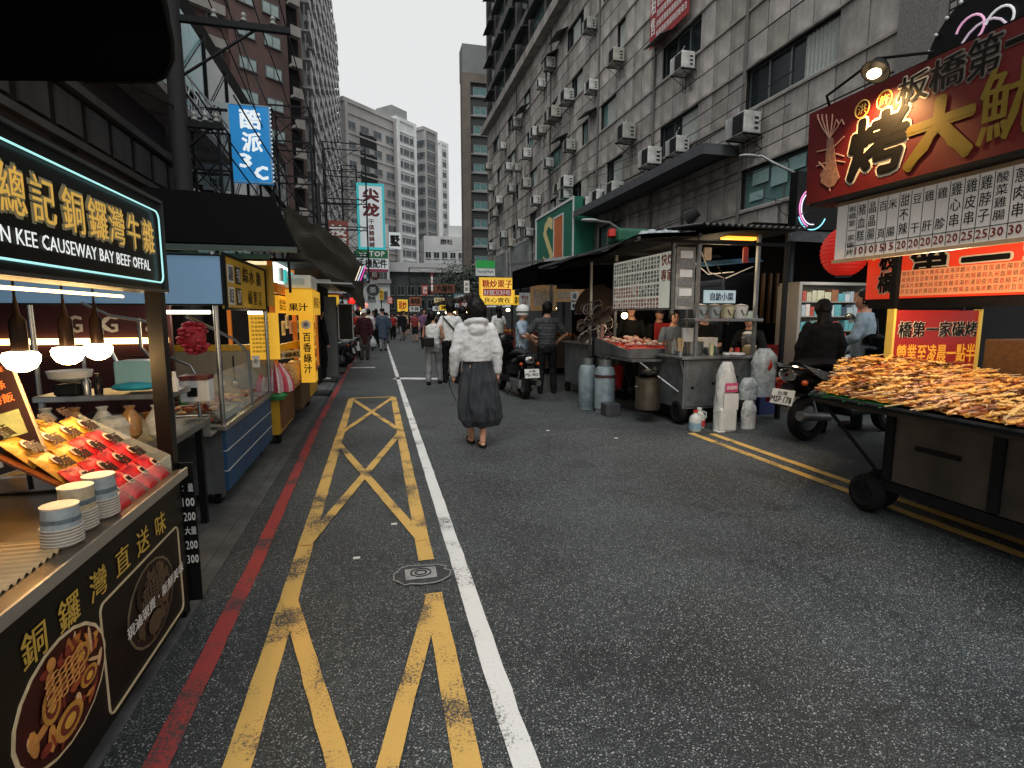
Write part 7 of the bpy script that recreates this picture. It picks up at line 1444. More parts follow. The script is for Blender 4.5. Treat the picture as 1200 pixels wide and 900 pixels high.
g = MB(); g.lathe([(.11, 0), (.14, .36), (.15, .37), (.13, .37), (.1, .05)], (3.52, 7.6, .3), 18); single('red_bucket', g, mat('red bucket', '#a81f1a', .4, 0, .15, 9, .03), 'red plastic bucket hanging between gas bottles and steel pot', 'bucket', smooth=True)
lamp((3.9, 7.4, 1.7), 8, (1, .78, .55), .12)
t = thing('lamp_bulb', 'bright round bulb hanging over the red lined meat', 'lamp', (3.85, 7.9, 1.45)); g = MB(); g.ell((3.85, 8.0, 1.42), (.05, .05, .05), 12, 8); part(t, 'bulb', g, bulb_m, True); g = MB(); g.cyl((3.85, 8.0, 1.47), (3.85, 8.0, 2.3), .006, n=4); part(t, 'cord', g, black)
for i, (x, y, z, w_, d_, h_, c, lb, ct) in enumerate([(4.0, 6.9, .902, .2, .16, .14, '#9a2f24', 'red box behind the chopsticks on the counter', 'box'), (4.6, 6.95, .902, .25, .2, .2, '#d8d4cc', 'white carton at the counter back', 'carton'), (4.2, 7.1, 1.9, .16, .06, .22, '#c9ccca', 'white bag hooked below the menu board end', 'bag'), (3.45, 8.62, .952, .25, .2, .16, '#c9ccca', 'white box on the dark cart top', 'box'), (3.95, 8.7, .952, .3, .2, .1, '#a82a24', 'red tray on the dark cart top', 'tray'), (4.2, 8.6, .952, .12, .12, .24, '#8fb4bf', 'pale blue canister on the dark cart top', 'canister'), (3.1, 6.95, .0, .22, .2, .18, '#3b3b40', 'dark box on the road by the gas bottles', 'box'), (4.62, 5.9, .0, .12, .12, .12, '#b5602c', 'small orange tin by the translucent bag', 'tin'), (4.05, 6.16, 2.12, .1, .04, .16, '#c8b090', 'tan packet hanging under the roof beam', 'packet'), (4.62, 6.16, 2.1, .07, .04, .2, '#a82a24', 'red packet hanging under the roof beam', 'packet')]):
    g = MB(); g.bev(x, x+w_, y, y+d_, z, z+h_, .012); g.box(x+w_*.25, x+w_*.75, y-.003, y, z+h_*.3, z+h_*.7); single(ct, g, mat('item '+c, c, .5, 0, .3, 20, .1), lb, ct)
# bags and jugs in front
def bag(label, x, y, w_, d_, h, mm, lab2=None, z=0, lw=.1):
    t = thing('plastic_bag', label, 'bag', (x, y, z)); g = MB()
    def bf(u_, v_):
        a_ = u_*2*math.pi; n_ = noise.noise(Vector((math.cos(a_)*1.8+x*9, math.sin(a_)*1.8, v_*4)))*.2+noise.noise(Vector((math.cos(a_)*6+x*9, math.sin(a_)*6, v_*11)))*.09; sq = (abs(math.cos(a_))**2.2+abs(math.sin(a_))**2.2)**(-1/2.2); r_ = (1+n_*(.4+v_))*(1 if v_ < .7 else 1-((v_-.7)/.3)**2*.6); return (x+w_*.5*sq*math.cos(a_)*r_, y+d_*.5*sq*math.sin(a_)*r_, z+.004+h*v_)
    g.sheet(bf, 64, 30); o_ = part(t, 'bag', g, mm, True); o_.data.polygons.foreach_set('use_smooth', [True]*len(o_.data.polygons))
    if 'sharp_edge' in o_.data.attributes: o_.data.attributes.remove(o_.data.attributes['sharp_edge'])
    return t
bagw = mat('white woven bag', '#b9bdbc', .45, 0, .25, 14, .5)
t = bag('tall white bag with pink printed label standing before the steel cart', 4.13, 5.72, .27, .16, .86, bagw)
g = MB(); board(g, (4.06, 5.625, .50), X_, Z_, .17, .11, .004); part(t, 'pink_label', g, mat('pink label', '#c04a78', .5, 0, .3, 40, 0)); lettering(t, '高級粉', (4.07, 5.62, .53), X_, Z_, .15, .05, whitelet, .01, res=1); g = MB(); board(g, (4.05, 5.625, .28), X_, Z_, .2, .2, .003); part(t, 'white_label', g, white); g = MB(); g.bev(4.01, 4.25, 5.625, 5.79, .003, .30, .03); part(t, 'lower_sack', g, mat('paper sack white', '#c2c4c1', .6, 0, .15, 9, .1))
t = bag('shorter white packet bag right of the pink labelled bag', 4.52, 5.78, .18, .12, .36, bagw); t = bag('clear plastic bag tied above the shorter white packet', 4.55, 5.85, .22, .14, .28, plastic_bag, z=.36)
t = bag('big translucent bag hanging at the cart right end', 4.84, 5.95, .3, .25, .62, plastic_bag, z=.38); g = MB(); g.ell((4.84, 5.86, .80), (.05, .04, .09)); part(t, 'red_content', g, redlet, True)
def jug(label, x, y, mm, red):
    t = thing('plastic_jug', label, 'jug', (x, y, 0)); g = MB(); g.lathe([(.066, 0), (.075, .02), (.075, .14), (.06, .185), (.028, .215), (.026, .235), (.001, .236)], (x, y, .003), 18); part(t, 'body', g, mm, True); g = MB(); g.cyl((x, y, .237), (x, y, .262), .03, n=12); part(t, 'cap', g, redlet if not red else white); g = MB(); g.tube([(x+.03, y-.02, .22), (x+.085, y-.02, .2), (x+.085, y-.02, .13)], .011, 6); part(t, 'handle', g, mm, True)
    g = MB(); g.lathe([(.0755, .03), (.0765, .03), (.0765, .11), (.0755, .11)], (x, y, .003), 18); part(t, 'label_band', g, mat('blue label band', '#7d9db0', .5, 0, .2, 9, 0) if not red else mat('red label band', '#b5383c', .5, 0, .2, 9, 0)); return t
jug('white plastic jug with red cap standing on the yellow lines', 3.78, 5.80, mat('milky plastic', '#b7bcb9', .4, 0, .15, 9, .05), False); jug('pale jug with red round label beside the other jug', 3.93, 5.95, mat('milky plastic', '#b7bcb9'), True)
g = MB(); g.bev(3.98, 4.08, 5.62, 5.72, .004, .02, .004); single('white_dish', g, white, 'white foam tray lying by the jugs', 'tray')
# gas bottles
gasm = mat('grey blue gas bottle', '#8b9ba2', .45, .2, .35, 9, .08, dirt=.3)
for i, (x, y) in enumerate(((3.08, 7.62), (3.24, 7.33))):
    t = thing('gas_bottle', ['left grey blue gas bottle standing by the steel cart', 'right gas bottle with dark strap standing by the steel cart'][i], 'gas bottle', (x, y, 0), 'gas bottles'); r = .135+.015*i
    g = MB(); g.lathe([(r*.85, 0), (r*.85, .035), (r, .06), (r, .58), (r*.85, .66), (r*.4, .70), (r*.2, .71)], (x, y, .002), 26); part(t, 'cylinder', g, gasm, True); g = MB(); g.lathe([(r*.9, .0), (r*.92, .04), (r*.88, .04)], (x, y, .003), 24); part(t, 'foot_ring', g, gasm)
    g = MB(); g.lathe([(r*.62, .64), (r*.64, .78), (r*.6, .78), (r*.58, .64)], (x, y, .002), 20); part(t, 'collar', g, steel_d, True); g = MB(); g.cyl((x, y, .70), (x, y, .77), .02, n=8); g.cyl((x-.04, y, .76), (x+.04, y, .76), .014, n=6); part(t, 'valve', g, steel); g = MB(); g.tube([(x, y, .75), (x+.08, y-.06, .85), (x+.2, y-.15, .75), (x+.3, y-.2, .4), (x+.45, y-.3, .3)], .012, 6); part(t, 'hose', g, black, True)
    if i: g = MB(); g.lathe([(r+.001, .52), (r+.006, .52), (r+.006, .56), (r+.001, .56)], (x, y, .002), 24); part(t, 'strap', g, mat('maroon strap', '#3c1c1e', .6, 0, .2, 9, 0))
# ================================================================== STALL B
SBX = thing('food_cart', 'dark second cart with steel box and curved brown umbrella left of the menu board', 'food cart', (3.9, 9, 0))
g = MB(); g.bev(3.45, 4.5, 8.5, 9.7, .18, .92, .012); part(SBX, 'body', g, steel_d); g = MB(); g.bev(3.4, 4.55, 8.45, 9.75, .925, .95, .006); part(SBX, 'top', g, steel); g = MB(); g.box(3.55, 3.85, 8.49, 8.5, .45, .8); part(SBX, 'hatch', g, steel)
for (x, y) in ((3.45, 8.45), (3.4, 10.4), (4.5, 10.4)): g = MB(); g.box(x-.02, x+.02, y-.02, y+.02, 0, 2.4); part(SBX, 'post', g, steel_d)
g = MB(); g.slab([(3.0, 9.6, 2.40), (3.0, 12.2, 2.55), (4.6, 12.2, 2.75), (4.6, 9.6, 2.62)], .05); part(SBX, 'roof', g, mat('pale roof sheet', '#8d908f', .6, .2, .2, 5, .1)); g = MB()
g.sheet(lambda u_, v_: (3.02+1.4*u_, 9.62+.03*math.sin(u_*30), 2.42-.42*v_), 40, 2); g.sheet(lambda u_, v_: (3.02, 9.62+2.5*u_, 2.42-.42*v_), 30, 2); part(SBX, 'black_curtain', g, mat('black tarpaulin', '#0b0b0c'))
for x, y in ((3.48, 8.6), (4.4, 8.6), (3.48, 9.6), (4.4, 9.6)): g = MB(); g.cyl((x-.03, y, .09), (x+.03, y, .09), .09, n=14); part(SBX, 'wheel', g, rubber, True)
t = thing('brown_umbrella', 'faded brown umbrella tilted on its side behind the gas bottles', 'umbrella', (3.8, 9.3, 1.5)); g = MB()
def um(u_, v_): a_ = math.pi*u_; r_ = .48*v_; return (3.45+.0+r_*math.cos(a_)*.95+.45, 9.2+.35*(1-v_*v_)*-1, 1.45+r_*math.sin(a_)*1.1)
g.sheet(um, 20, 8); g.sheet(lambda u_, v_: Vector(um(u_, v_))+Vector((0, .02, 0)), 20, 8); part(t, 'canopy', g, mat('brown umbrella cloth', '#3d2d26', .8, 0, .3, 6, .2), True); g = MB(); g.cyl((3.9, 8.9, 1.45), (3.9, 9.6, 1.45), .012, n=6); part(t, 'shaft', g, steel)
for k in range(5): g = MB(); a_ = math.pi*k/4; g.tube([(3.9, 8.86, 1.45), (3.9+.45*math.cos(a_), 9.18, 1.45+.52*math.sin(a_))], .006, 4); part(t, 'rib', g, steel)
# wire ring bundle
t = thing('ring_bundle', 'tangled brown bundle of wire noodle strainers and rings above the gas bottles', 'strainers', (3.2, 8.0, .9)); rnd = random.Random(8); rg = mat('rusty wire', '#6b5a4e', .5, .5, .4, 20, .2); rg2 = mat('pale wire rim', '#a39c94', .4, .6, .3, 20, .1)
for q in range(30):
    a_ = rnd.uniform(0, 6.28); rr = .30*math.sqrt(rnd.random()); r_ = rnd.uniform(.06, .13); c = Vector((3.33+rr*math.cos(a_), 7.95+rnd.uniform(-.08, .08), 1.30+rr*math.sin(a_)*1.05)); n1 = Vector((rnd.uniform(-.5, .5), -1, rnd.uniform(-.5, .5))).normalized(); e1 = n1.orthogonal().normalized(); e2 = n1.cross(e1); rot = rnd.uniform(0, 6)
    g = MB(); g.tube([c+(e1*math.cos(k*.45+rot)+e2*math.sin(k*.45+rot)*.75)*r_ for k in range(14)], .008, 5, close=True); o = part(t, 'ring', g, rg if q % 2 else rg2, True)
    if q % 3 == 0: g = MB(); g.add([c]+[c+n1*.03+(e1*math.cos(k*.52)+e2*math.sin(k*.52)*.75)*r_*.9 for k in range(12)], [(0, k+1, (k+1) % 12+1) for k in range(12)]); part(o, 'mesh_bowl', g, mat('dark wire mesh', '#3a322d', .6, .3, .4, 40, .2))
g = MB(); g.lathe([(.025, 0), (.035, .2), (.03, .3), (.015, .42)], (3.38, 7.8, .88), 8); part(t, 'handle', g, mat('pinkish handle', '#8c6a5e', .6, 0, .3, 9, .1), True)
for q in range(6): g = MB(); a_ = rnd.uniform(0, 6.28); g.tube([(3.33, 7.95, 1.3), (3.33+.32*math.cos(a_), 7.9, 1.3+.32*math.sin(a_))], .006, 4); part(t, 'spoke', g, rg2)
g = MB(); g.box(3.3, 3.36, 7.94, 8.0, 0, 1.3); part(t, 'stand', g, iron)
# small items around stall B
for i, (px0, px1, py0, py1, Y, mm, s_, lm, lab) in enumerate([(562, 603, 325, 357, 14, mat('bright yellow sign', '#d8b248', .5, 0, .1, 5, 0, emit=.55, ecol='#e8bc48'), '糖炒栗子', redlet, 'bright yellow chestnut stall sign with red and black characters in mid street'),
    (622, 652, 334, 364, 11.2, mat('wood lit sign', '#6b4e30', .6, 0, .6, 9, 0, emit=.15, ecol='#c9a070'), '麵線羹', whitelet, 'brown wooden lit sign left of the dark cart'),
    (609, 621, 343, 361, 12, wsf, '包子', redlet, 'small white vertical sign with red characters'),
    (670, 676, 342, 352, 9.9, wsf, '湯', blacklet, 'small white card on the dark cart post, upper one'), (670, 676, 354, 363, 9.9, wsf, '麵', blacklet, 'small white card on the dark cart post, lower one'),
    (690, 730, 352, 366, 10.4, mat('pale pink sign', '#b98f8f', .5, 0, .5, 9, 0), '炒麵牛肉', redlet, 'pale pink sign strip behind the ring bundle')]):
    t, O, w_, h_ = vsign('stall_sign', lab, 'sign', px0, px1, py0, py1, Y, mm, bord=(ysign if i == 0 else None), th=.05)
    if i == 0:
        lettering(t, s_, O+Vector((w_*.08, 0, h_*.62)), X_, Z_, w_*.84, h_*.3, redlet, .03); g = MB(); board(g, O+Vector((w_*.1, -.01, h_*.33)), X_, Z_, w_*.8, h_*.26, .008); part(t, 'red_band', g, redlet); lettering(t, '好甜又好吃', O+Vector((w_*.12, -.012, h_*.35)), X_, Z_, w_*.76, h_*.2, whitelet, .02); lettering(t, '良心實在', O+Vector((w_*.12, 0, h_*.07)), X_, Z_, w_*.76, h_*.2, blacklet, .02)
        for x in (O.x+.05, O.x+w_-.05): g = MB(); g.box(x-.02, x+.02, Y+.05, Y+.09, 0, O.z+.2); part(t, 'post', g, iron)
    else: lettering(t, s_, O+Vector((w_*.1, 0, h_*.15)), X_, Z_, w_*.8, h_*.7, lm, .03, vertical=h_ > w_*1.2, res=1); g = MB(); g.box(O.x+w_/2-.015, O.x+w_/2+.015, Y+.05, Y+.08, 0 if i < 3 else .9, O.z+.1); part(t, 'post', g, iron)
t, O, w_, h_ = vsign('store_sign', 'green and white convenience store sign projecting from the right buildings', 'sign', 558, 580, 305, 323, 22, white, th=.2)
g = MB(); board(g, O+Vector((0, -.01, h_*.5)), X_, Z_, w_, h_*.5, .008); part(t, 'green_band', g, mat('store green', '#1c8a3c', .5, 0, .1, 4, 0, emit=.2, ecol='#1c8a3c')); lettering(t, 'FamilyMart', O+Vector((w_*.08, -.002, h_*.12)), X_, Z_, w_*.84, h_*.26, mat('teal letter', '#0f6a70', .5, 0, 0), .03); g = MB(); g.box(O.x+w_/2-.03, O.x+w_/2+.03, 22.2, 22.26, 0, O.z+h_); part(t, 'pole', g, iron)
# right row of stalls further along
rnd = random.Random(31)
for i in range(7):
    y = 12.4+i*4.0; x0 = 3.7 if i else 3.9; c = ['#4a3a30', '#6b2a24', '#2c3d46', '#5a5040', '#3a2c3c', '#7a4a28', '#2d3a30'][i]
    t = thing('market_stall', ['brown roofed stall directly beyond the dark cart', 'dull red roofed stall, second beyond the dark cart', 'slate roofed stall, third beyond the dark cart', 'khaki roofed stall, fourth beyond the dark cart', 'purple roofed stall, fifth beyond the dark cart', 'rust roofed stall, sixth beyond the dark cart', 'dark green stall farthest along the right row'][i], 'food stall', (x0+1, y, 0), 'stalls receding on the right'); cm = mat('stall '+c, c, .6, 0, .3, 4, .1)
    g = MB(); g.box(x0, x0+1.4, y, y+2.6, .15, .88); part(t, 'counter', g, cm); g = MB(); g.slab([(x0-.3, y-.2, 2.2), (x0+2.0, y-.2, 2.5), (x0+2.0, y+2.9, 2.5), (x0-.3, y+2.9, 2.2)], .04); part(t, 'roof', g, mat('roof '+c, c, .7, 0, .3, 4, .1))
    for (a_, b_) in ((x0+.05, y+.05), (x0+.05, y+2.5), (x0+1.4, y+.05)): g = MB(); g.box(a_-.02, a_+.02, b_-.02, b_+.02, 0, 2.25); part(t, 'post', g, iron)
    g = MB(); g.box(x0-.1, x0+1.3, y-.08, y-.05, 1.75, 2.05); part(t, 'sign_board', g, [mat('wood lit sign', '#6b4e30'), ysign, wsf, mat('dull red', '#7b2a28'), wsf, ysign, wsf][i]); lettering(t, ['麻辣鴨血', '大腸麵線', '藥燉排骨', '胡椒餅香', '豆花剉冰', '鹽酥雞塊', '木瓜牛奶'][i], (x0, y-.081, 1.79), X_, Z_, 1.1, .22, blacklet if i not in (0, 3) else whitelet, .03, res=1)
    g = MB(); g.ell((x0+.3, y+.2, 1.6), (.06, .06, .05), 10, 6); part(t, 'lamp_bulb', g, bulb_m, True)
    for q in range(8): g = MB(); g.ell((x0+rnd.uniform(.1, 1.2), y+rnd.uniform(.1, 2.4), .93), (.1, .1, .07), 8, 5); part(t, 'goods', g, foodm[q % 5], True)
# ================================================================== dark arcade behind the right carts
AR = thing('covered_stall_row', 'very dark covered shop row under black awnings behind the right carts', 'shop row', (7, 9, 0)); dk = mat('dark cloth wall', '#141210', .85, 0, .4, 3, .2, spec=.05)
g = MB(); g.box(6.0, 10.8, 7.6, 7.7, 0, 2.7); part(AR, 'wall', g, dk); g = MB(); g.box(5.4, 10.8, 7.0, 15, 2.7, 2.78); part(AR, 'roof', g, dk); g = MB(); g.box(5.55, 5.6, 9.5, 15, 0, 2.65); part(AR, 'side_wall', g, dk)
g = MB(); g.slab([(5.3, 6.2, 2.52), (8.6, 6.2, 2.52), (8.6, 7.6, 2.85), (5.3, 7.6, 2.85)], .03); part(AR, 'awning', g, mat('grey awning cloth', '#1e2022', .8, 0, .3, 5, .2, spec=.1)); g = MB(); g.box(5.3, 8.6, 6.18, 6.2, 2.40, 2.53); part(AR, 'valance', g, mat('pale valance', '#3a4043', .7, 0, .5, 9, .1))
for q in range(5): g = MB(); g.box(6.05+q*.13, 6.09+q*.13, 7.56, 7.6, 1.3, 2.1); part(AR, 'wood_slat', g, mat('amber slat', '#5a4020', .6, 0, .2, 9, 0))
for (x, y) in ((5.35, 6.25), (8.5, 6.25)): g = MB(); g.box(x-.025, x+.025, y-.025, y+.025, 0, 2.5); part(AR, 'post', g, iron)
for i, (x, y, z, s_, c, lab) in enumerate([(5.55, 6.9, .72, (.5, .35, .26), '#7c1b18', 'red plastic crate in the shade right of the steel cart'), (5.3, 6.55, 0, (.3, .3, .5), '#1c2c5a', 'dark blue bin beside the red crate'), (5.55, 6.95, 0, (.55, .4, .7), '#26211e', 'dark crate stack carrying the red crate'), (5.15, 6.05, .25, (.14, .2, .3), '#a02420', 'red stool by the translucent bag')]):
    g = MB(); x1, y1 = x+s_[0], y+s_[1]; g.box(x, x1, y, y1, z, z+.03); 
    for (a0, a1, b0, b1) in ((x, x1, y, y+.02), (x, x1, y1-.02, y1), (x, x+.02, y+.02, y1-.02), (x1-.02, x1, y+.02, y1-.02)): g.box(a0, a1, b0, b1, z+.03, z+s_[2])
    g.box(x-.01, x1+.01, y-.01, y+.0, z+s_[2]-.04, z+s_[2]+.005)
    single(['crate', 'bin', 'crate', 'stool'][i], g, mat('crate '+c, c, .5, 0, .2, 9, .05), lab, ['crate', 'bin', 'crate', 'stool'][i])
# shelf shop
SH = thing('display_shelf', 'tall pale shelf unit packed with small boxes behind the two shoppers', 'shelf', (6.5, 6.6, 0)); shm = mat('pale shelf', '#9a948a', .5, 0, .1, 6, .02)
g = MB(); g.box(5.85, 5.9, 6.55, 6.95, 0, 1.86); g.box(7.1, 7.15, 6.55, 6.95, 0, 1.86); g.box(5.85, 7.15, 6.96, 6.98, 0, 1.86); g.box(5.85, 7.15, 6.55, 6.95, 1.861, 1.9); part(SH, 'carcass', g, shm)
rnd = random.Random(14); pc = ['#c9ccca', '#5fa5a8', '#d8cabc', '#8d5a3a', '#a8b5b8', '#3c4f5c', '#b9b596', '#b04a3c']
for r_ in range(7):
    z = .35+r_*.21; g = MB(); g.box(5.9, 7.1, 6.56, 6.95, z, z+.015); part(SH, 'shelf_board', g, shm)
    x = 5.93
    while x < 7.02:
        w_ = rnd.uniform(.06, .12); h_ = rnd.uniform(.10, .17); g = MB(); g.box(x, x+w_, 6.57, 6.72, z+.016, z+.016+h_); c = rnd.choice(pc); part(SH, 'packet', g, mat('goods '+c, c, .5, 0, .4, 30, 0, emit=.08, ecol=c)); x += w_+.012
lamp((6.3, 6.2, 2.0), 6, (.95, .97, 1), .2)  # point light before the shelves, no bulb modelled
t = thing('carton', 'open white carton on the shop counter behind the man in denim', 'carton', (6.4, 6.2, .5)); g = MB(); g.bev(6.0, 6.9, 6.15, 6.5, .42, .50, .01); g.bev(6.1, 6.4, 6.2, 6.4, .501, .60, .01); part(t, 'box', g, mat('carton', '#8a7f70', .7, 0, .2, 9, .05))
# ================================================================== STALL C (grilled skewer cart, right edge)
SCt = thing('grill_cart', 'heavy dark two wheeled skewer cart at the right edge with heaped tray', 'food cart', (4.3, 2, 0)); rust = mat('greasy brown sheet', '#5a524b', .55, .3, .4, 4, .15, dirt=.5)
g = MB(); g.box(3.46, 5.0, .3, 2.95, .27, .76); part(SCt, 'body', g, rust)
for y in (.35, 1.35, 2.25, 2.93): g = MB(); g.box(3.435, 3.458, y-.03, y+.03, .28, .75); part(SCt, 'rib', g, iron)
for y in (.8, 1.8, 2.6): g = MB(); g.box(3.44, 3.455, y-.14, y+.14, .53, .56); part(SCt, 'vent_slot', g, black)
g = MB(); g.slab([(3.16, .2, .82), (5.4, .2, .82), (5.6, 4.5, .82), (3.9, 3.9, .82), (3.16, 3.34, .82)], .035); part(SCt, 'tray', g, mat('tray metal', '#47423d', .5, .5, .3, 6, .1, dirt=.4))
g = MB(); g.tube([(3.15, .2, .83), (3.15, 3.35, .83), (3.9, 3.92, .83)], .02, 6); part(SCt, 'tray_rim', g, iron)
g = MB(); g.box(3.44, 5.0, .3, 2.98, .20, .265); part(SCt, 'frame_beam', g, iron); g = MB(); g.tube([(3.2, 3.3, .80), (3.45, 3.05, .35), (3.5, 3.0, .22)], .014, 6); part(SCt, 'strut', g, iron, True)
for (x, y) in ((3.44, 3.06), (3.62, 3.12), (3.6, .5), (4.9, 3.0)):
    g = MB(); torus(g, (x, y, .14), .088, .052, n=24); w_ = part(SCt, 'wheel', g, rubber, True); g = MB(); g.cyl((x-.045, y, .125), (x+.045, y, .125), .07, n=16); part(w_, 'hub', g, iron); g = MB(); g.box(x-.06, x+.06, y-.02, y+.02, .18, .26); part(w_, 'fork', g, iron)
t = thing('green_mat', 'bright green plastic leaf mat along the tray edge under the skewers', 'mat', (3.3, 3, .82)); g = MB()
for q in range(20): y = 2.72+q*.031; g.slab([(3.14+rnd.uniform(-.01, .01), y, .835), (3.14+rnd.uniform(-.02, .0), y+.032, .828), (3.5, y+.035, .845), (3.5, y, .845)], .004)
part(t, 'mat', g, mat('green plastic mat', '#1f8f3c', .4, 0, .2, 20, .1)); 
# skewers
stick = mat('bamboo stick', '#c9a878', .6, 0, .15, 20, 0); meats = [mat('grilled %s' % c, c, .4, 0, .5, 45, .4) for c in ('#c07a30', '#d9983c', '#9a4c1e', '#d8aa58', '#5e2e16', '#cf9a4a')]
protos = []
for k in range(6):
    g = MB(); g.k = 0; g.cyl((-.15, 0, 0), (.15, 0, 0), .003, n=5); g.k = 1; rr = random.Random(k)
    if k % 2:
        for q in range(5): g.ell((-.12+q*.042, rr.uniform(-.003, .003), rr.uniform(0, .003)), (.02, .011+rr.uniform(0, .004), .008), 7, 5)
    else:
        ph = rr.uniform(0, 6)
        for zz in (.0045, -.0025): g.sheet(lambda u_, v_: (-.15+.23*u_, (-.014+.028*v_)*(.75+.25*math.sin(u_*9+ph)), zz+.004*math.sin(u_*16+ph)+.002*math.sin(v_*3.14)), 14, 2)
    o = mesh_obj('food_skewer', g, [stick, meats[k]], None, True); protos.append(o)
rnd = random.Random(77); nsk = 0
def heap(x, y): return .86+.17*math.exp(-((x-4.3)/.65)**2-((y-3.75)/.75)**2)+.05*math.exp(-((x-4.2)/.7)**2-((y-2.4)/.5)**2)
for k in range(620):
    x = rnd.uniform(3.24, 5.2); y = rnd.uniform(1.75, 4.3)
    if y > 3.3+(x-3.2)*.72: continue
    if nsk >= 290: break
    o = protos[k % 6] if nsk < 6 and k < 6 else None
    if o is None: o = bpy.data.objects.new('food_skewer', rnd.choice(protos).data); COL.objects.link(o)
    o.location = (x, y, heap(x, y)+rnd.uniform(-.002, .04)); a_ = rnd.gauss(.15, .22)+(math.pi if rnd.random() < .5 else 0); o.rotation_euler = (rnd.uniform(-.3, .3), rnd.uniform(-.12, .12), a_); o.scale = (1.35,)*3; nsk += 1
    tag(o, 'thin grilled food skewer lying in the heaped pile on the grill cart tray', 'skewer', 'grilled skewers heaped on the cart tray')
for o in protos:
    if 'label' not in o: o.location = (4.2, 3.0, .95); tag(o, 'thin grilled food skewer lying in the heaped pile on the grill cart tray', 'skewer', 'grilled skewers heaped on the cart tray')
g = MB(); N = 40
g.sheet(lambda u_, v_: (lambda x, y: (x, y, heap(x, y)-.012+.012*noise.noise(Vector((x*14, y*14, 0)))))(3.22+1.95*u_, 1.6+(1.75+1.0*u_)*v_), N, N); o = single('skewer_pile_base', g, meats[1], 'lower layer of grilled skewers under the heap on the cart tray', 'food', smooth=True)
k = MB(); k.k = 0
for q in range(2600):
    x = rnd.uniform(3.22, 5.3); y = rnd.uniform(1.5, 4.4)
    if y > 3.32+(x-3.2)*.72: continue
    z = heap(x, y)+rnd.uniform(-.012, .016); a_ = rnd.gauss(.15, .3); L = rnd.uniform(.05, .12); d = Vector((math.cos(a_), math.sin(a_), rnd.uniform(-.12, .12)))*L; c = Vector((x, y, z)); k.k = rnd.randrange(1, 7) if rnd.random() > .25 else 0
    k.cyl(c-d, c+d, .003 if k.k == 0 else rnd.uniform(.006, .012), n=5)
o = mesh_obj('skewer_heap', k, [stick]+meats, None, True); tag(o, 'mass of smaller grilled skewers filling the cart tray between the single ones', 'food', None, 'stuff')
# signs of the grill cart
t = thing('shop_signboard', 'huge dark red grilled squid signboard lit by one warm spot at upper right', 'sign', (4.0, 3.2, 2.45)); SX = 4.0
redb = mat('deep red sign face', '#5f0f0f', .55, 0, .15, 3, .03)
g = MB(); g.prism([(4.47, 2.47), (4.50, 3.30), (1.4, 3.27), (1.4, 2.47)], 0, SX, SX+.06); part(t, 'board', g, redb)
def sg(s_, px0, px1, py0, py1, m_, bold, edge=None, nm='lettering'):
    c0 = PX(px0, (py0+py1)/2, SX); c1 = PX(px1, (py0+py1)/2, SX); a_ = PX((px0+px1)/2, py0, SX).z; b_ = PX((px0+px1)/2, py1, SX).z
    if edge: lettering(t, s_, (SX-.0, c0.y, b_), -Y_, Z_, c0.y-c1.y, a_-b_, edge, .035+bold, name='letter_edge', out=.006)
    lettering(t, s_, (SX, c0.y, b_), -Y_, Z_, c0.y-c1.y, a_-b_, m_, bold, name=nm, out=.012)
creamed = mat('cream letter edge', '#d8cdb8', .5, 0, 0); dgold = mat('dull gold letter', '#77641c', .5, .1, .1, 9, 0)
sg('烤', 997, 1063, 133, 206, blacklet, .04, creamed); sg('大', 1064, 1142, 114, 192, dgold, .045); sg('魷', 1150, 1226, 70, 165, dgold, .02)
sg('板', 1053, 1089, 86, 121, blacklet, .02, creamed); sg('橋', 1091, 1132, 65, 104, blacklet, .02, mat('grey letter edge', '#77706a', .5, 0, 0)); sg('第', 1135, 1176, 42, 90, blacklet, .02, MATS['grey letter edge']); sg('一', 1180, 1222, 22, 66, blacklet, .03, MATS['grey letter edge'])
for s_, px, py in (('洪', 1011, 128), ('許', 1037, 117)):
    p = PX(px, py, SX); r_ = .068; lettering(t, s_, (SX, p.y+.045, p.z-.042), -Y_, Z_, .09, .085, mat('lit yellow letter', '#e0c060', .5, 0, 0), .02, out=.006); g = MB(); g.tube([(SX-.005, p.y+r_*math.cos(q*.35), p.z+r_*math.sin(q*.35)) for q in range(18)], .006, 5, close=True); part(t, 'letter_circle', g, MATS['lit yellow letter'], True)
# printed grilled squid
sq = mat('print squid', '#8f6a58', .6, 0, .5, 30, .05); sq2 = mat('print squid line', '#c79a86', .6, 0, .2, 30, 0)
pt = lambda px, py: (lambda p: Vector((SX-.006, p.y, p.z)))(PX(px, py, SX))
g = MB(); g.slab([pt(*q) for q in ((970, 162), (977, 162), (981, 195), (985, 208), (978, 218), (972, 220), (963, 214), (962, 204), (968, 195))], .004); part(t, 'squid_body', g, sq)
for a_, b_ in (((970, 175), (958, 178)), ((978, 172), (990, 160)), ((970, 190), (957, 195)), ((979, 188), (991, 190)), ((970, 200), (960, 190)), ((980, 180), (990, 183))): g = MB(); g.tube([pt(*a_), pt(*b_)], .006, 4); part(t, 'squid_fin', g, sq2)
for dx in (-14, -9, -4, 3, 8, 14): g = MB(); g.tube([pt(973, 162), pt(973+dx*.6, 150), pt(973+dx, 138 if dx < 5 else 140), pt(973+dx+(3 if dx > 5 else 0), 146 if dx > 5 else 134)], .005, 4); part(t, 'squid_tentacle', g, sq2, True)
g = MB(); g.tube([pt(974, 160), pt(973, 224)], .004, 4); part(t, 'squid_stick', g, sq2)
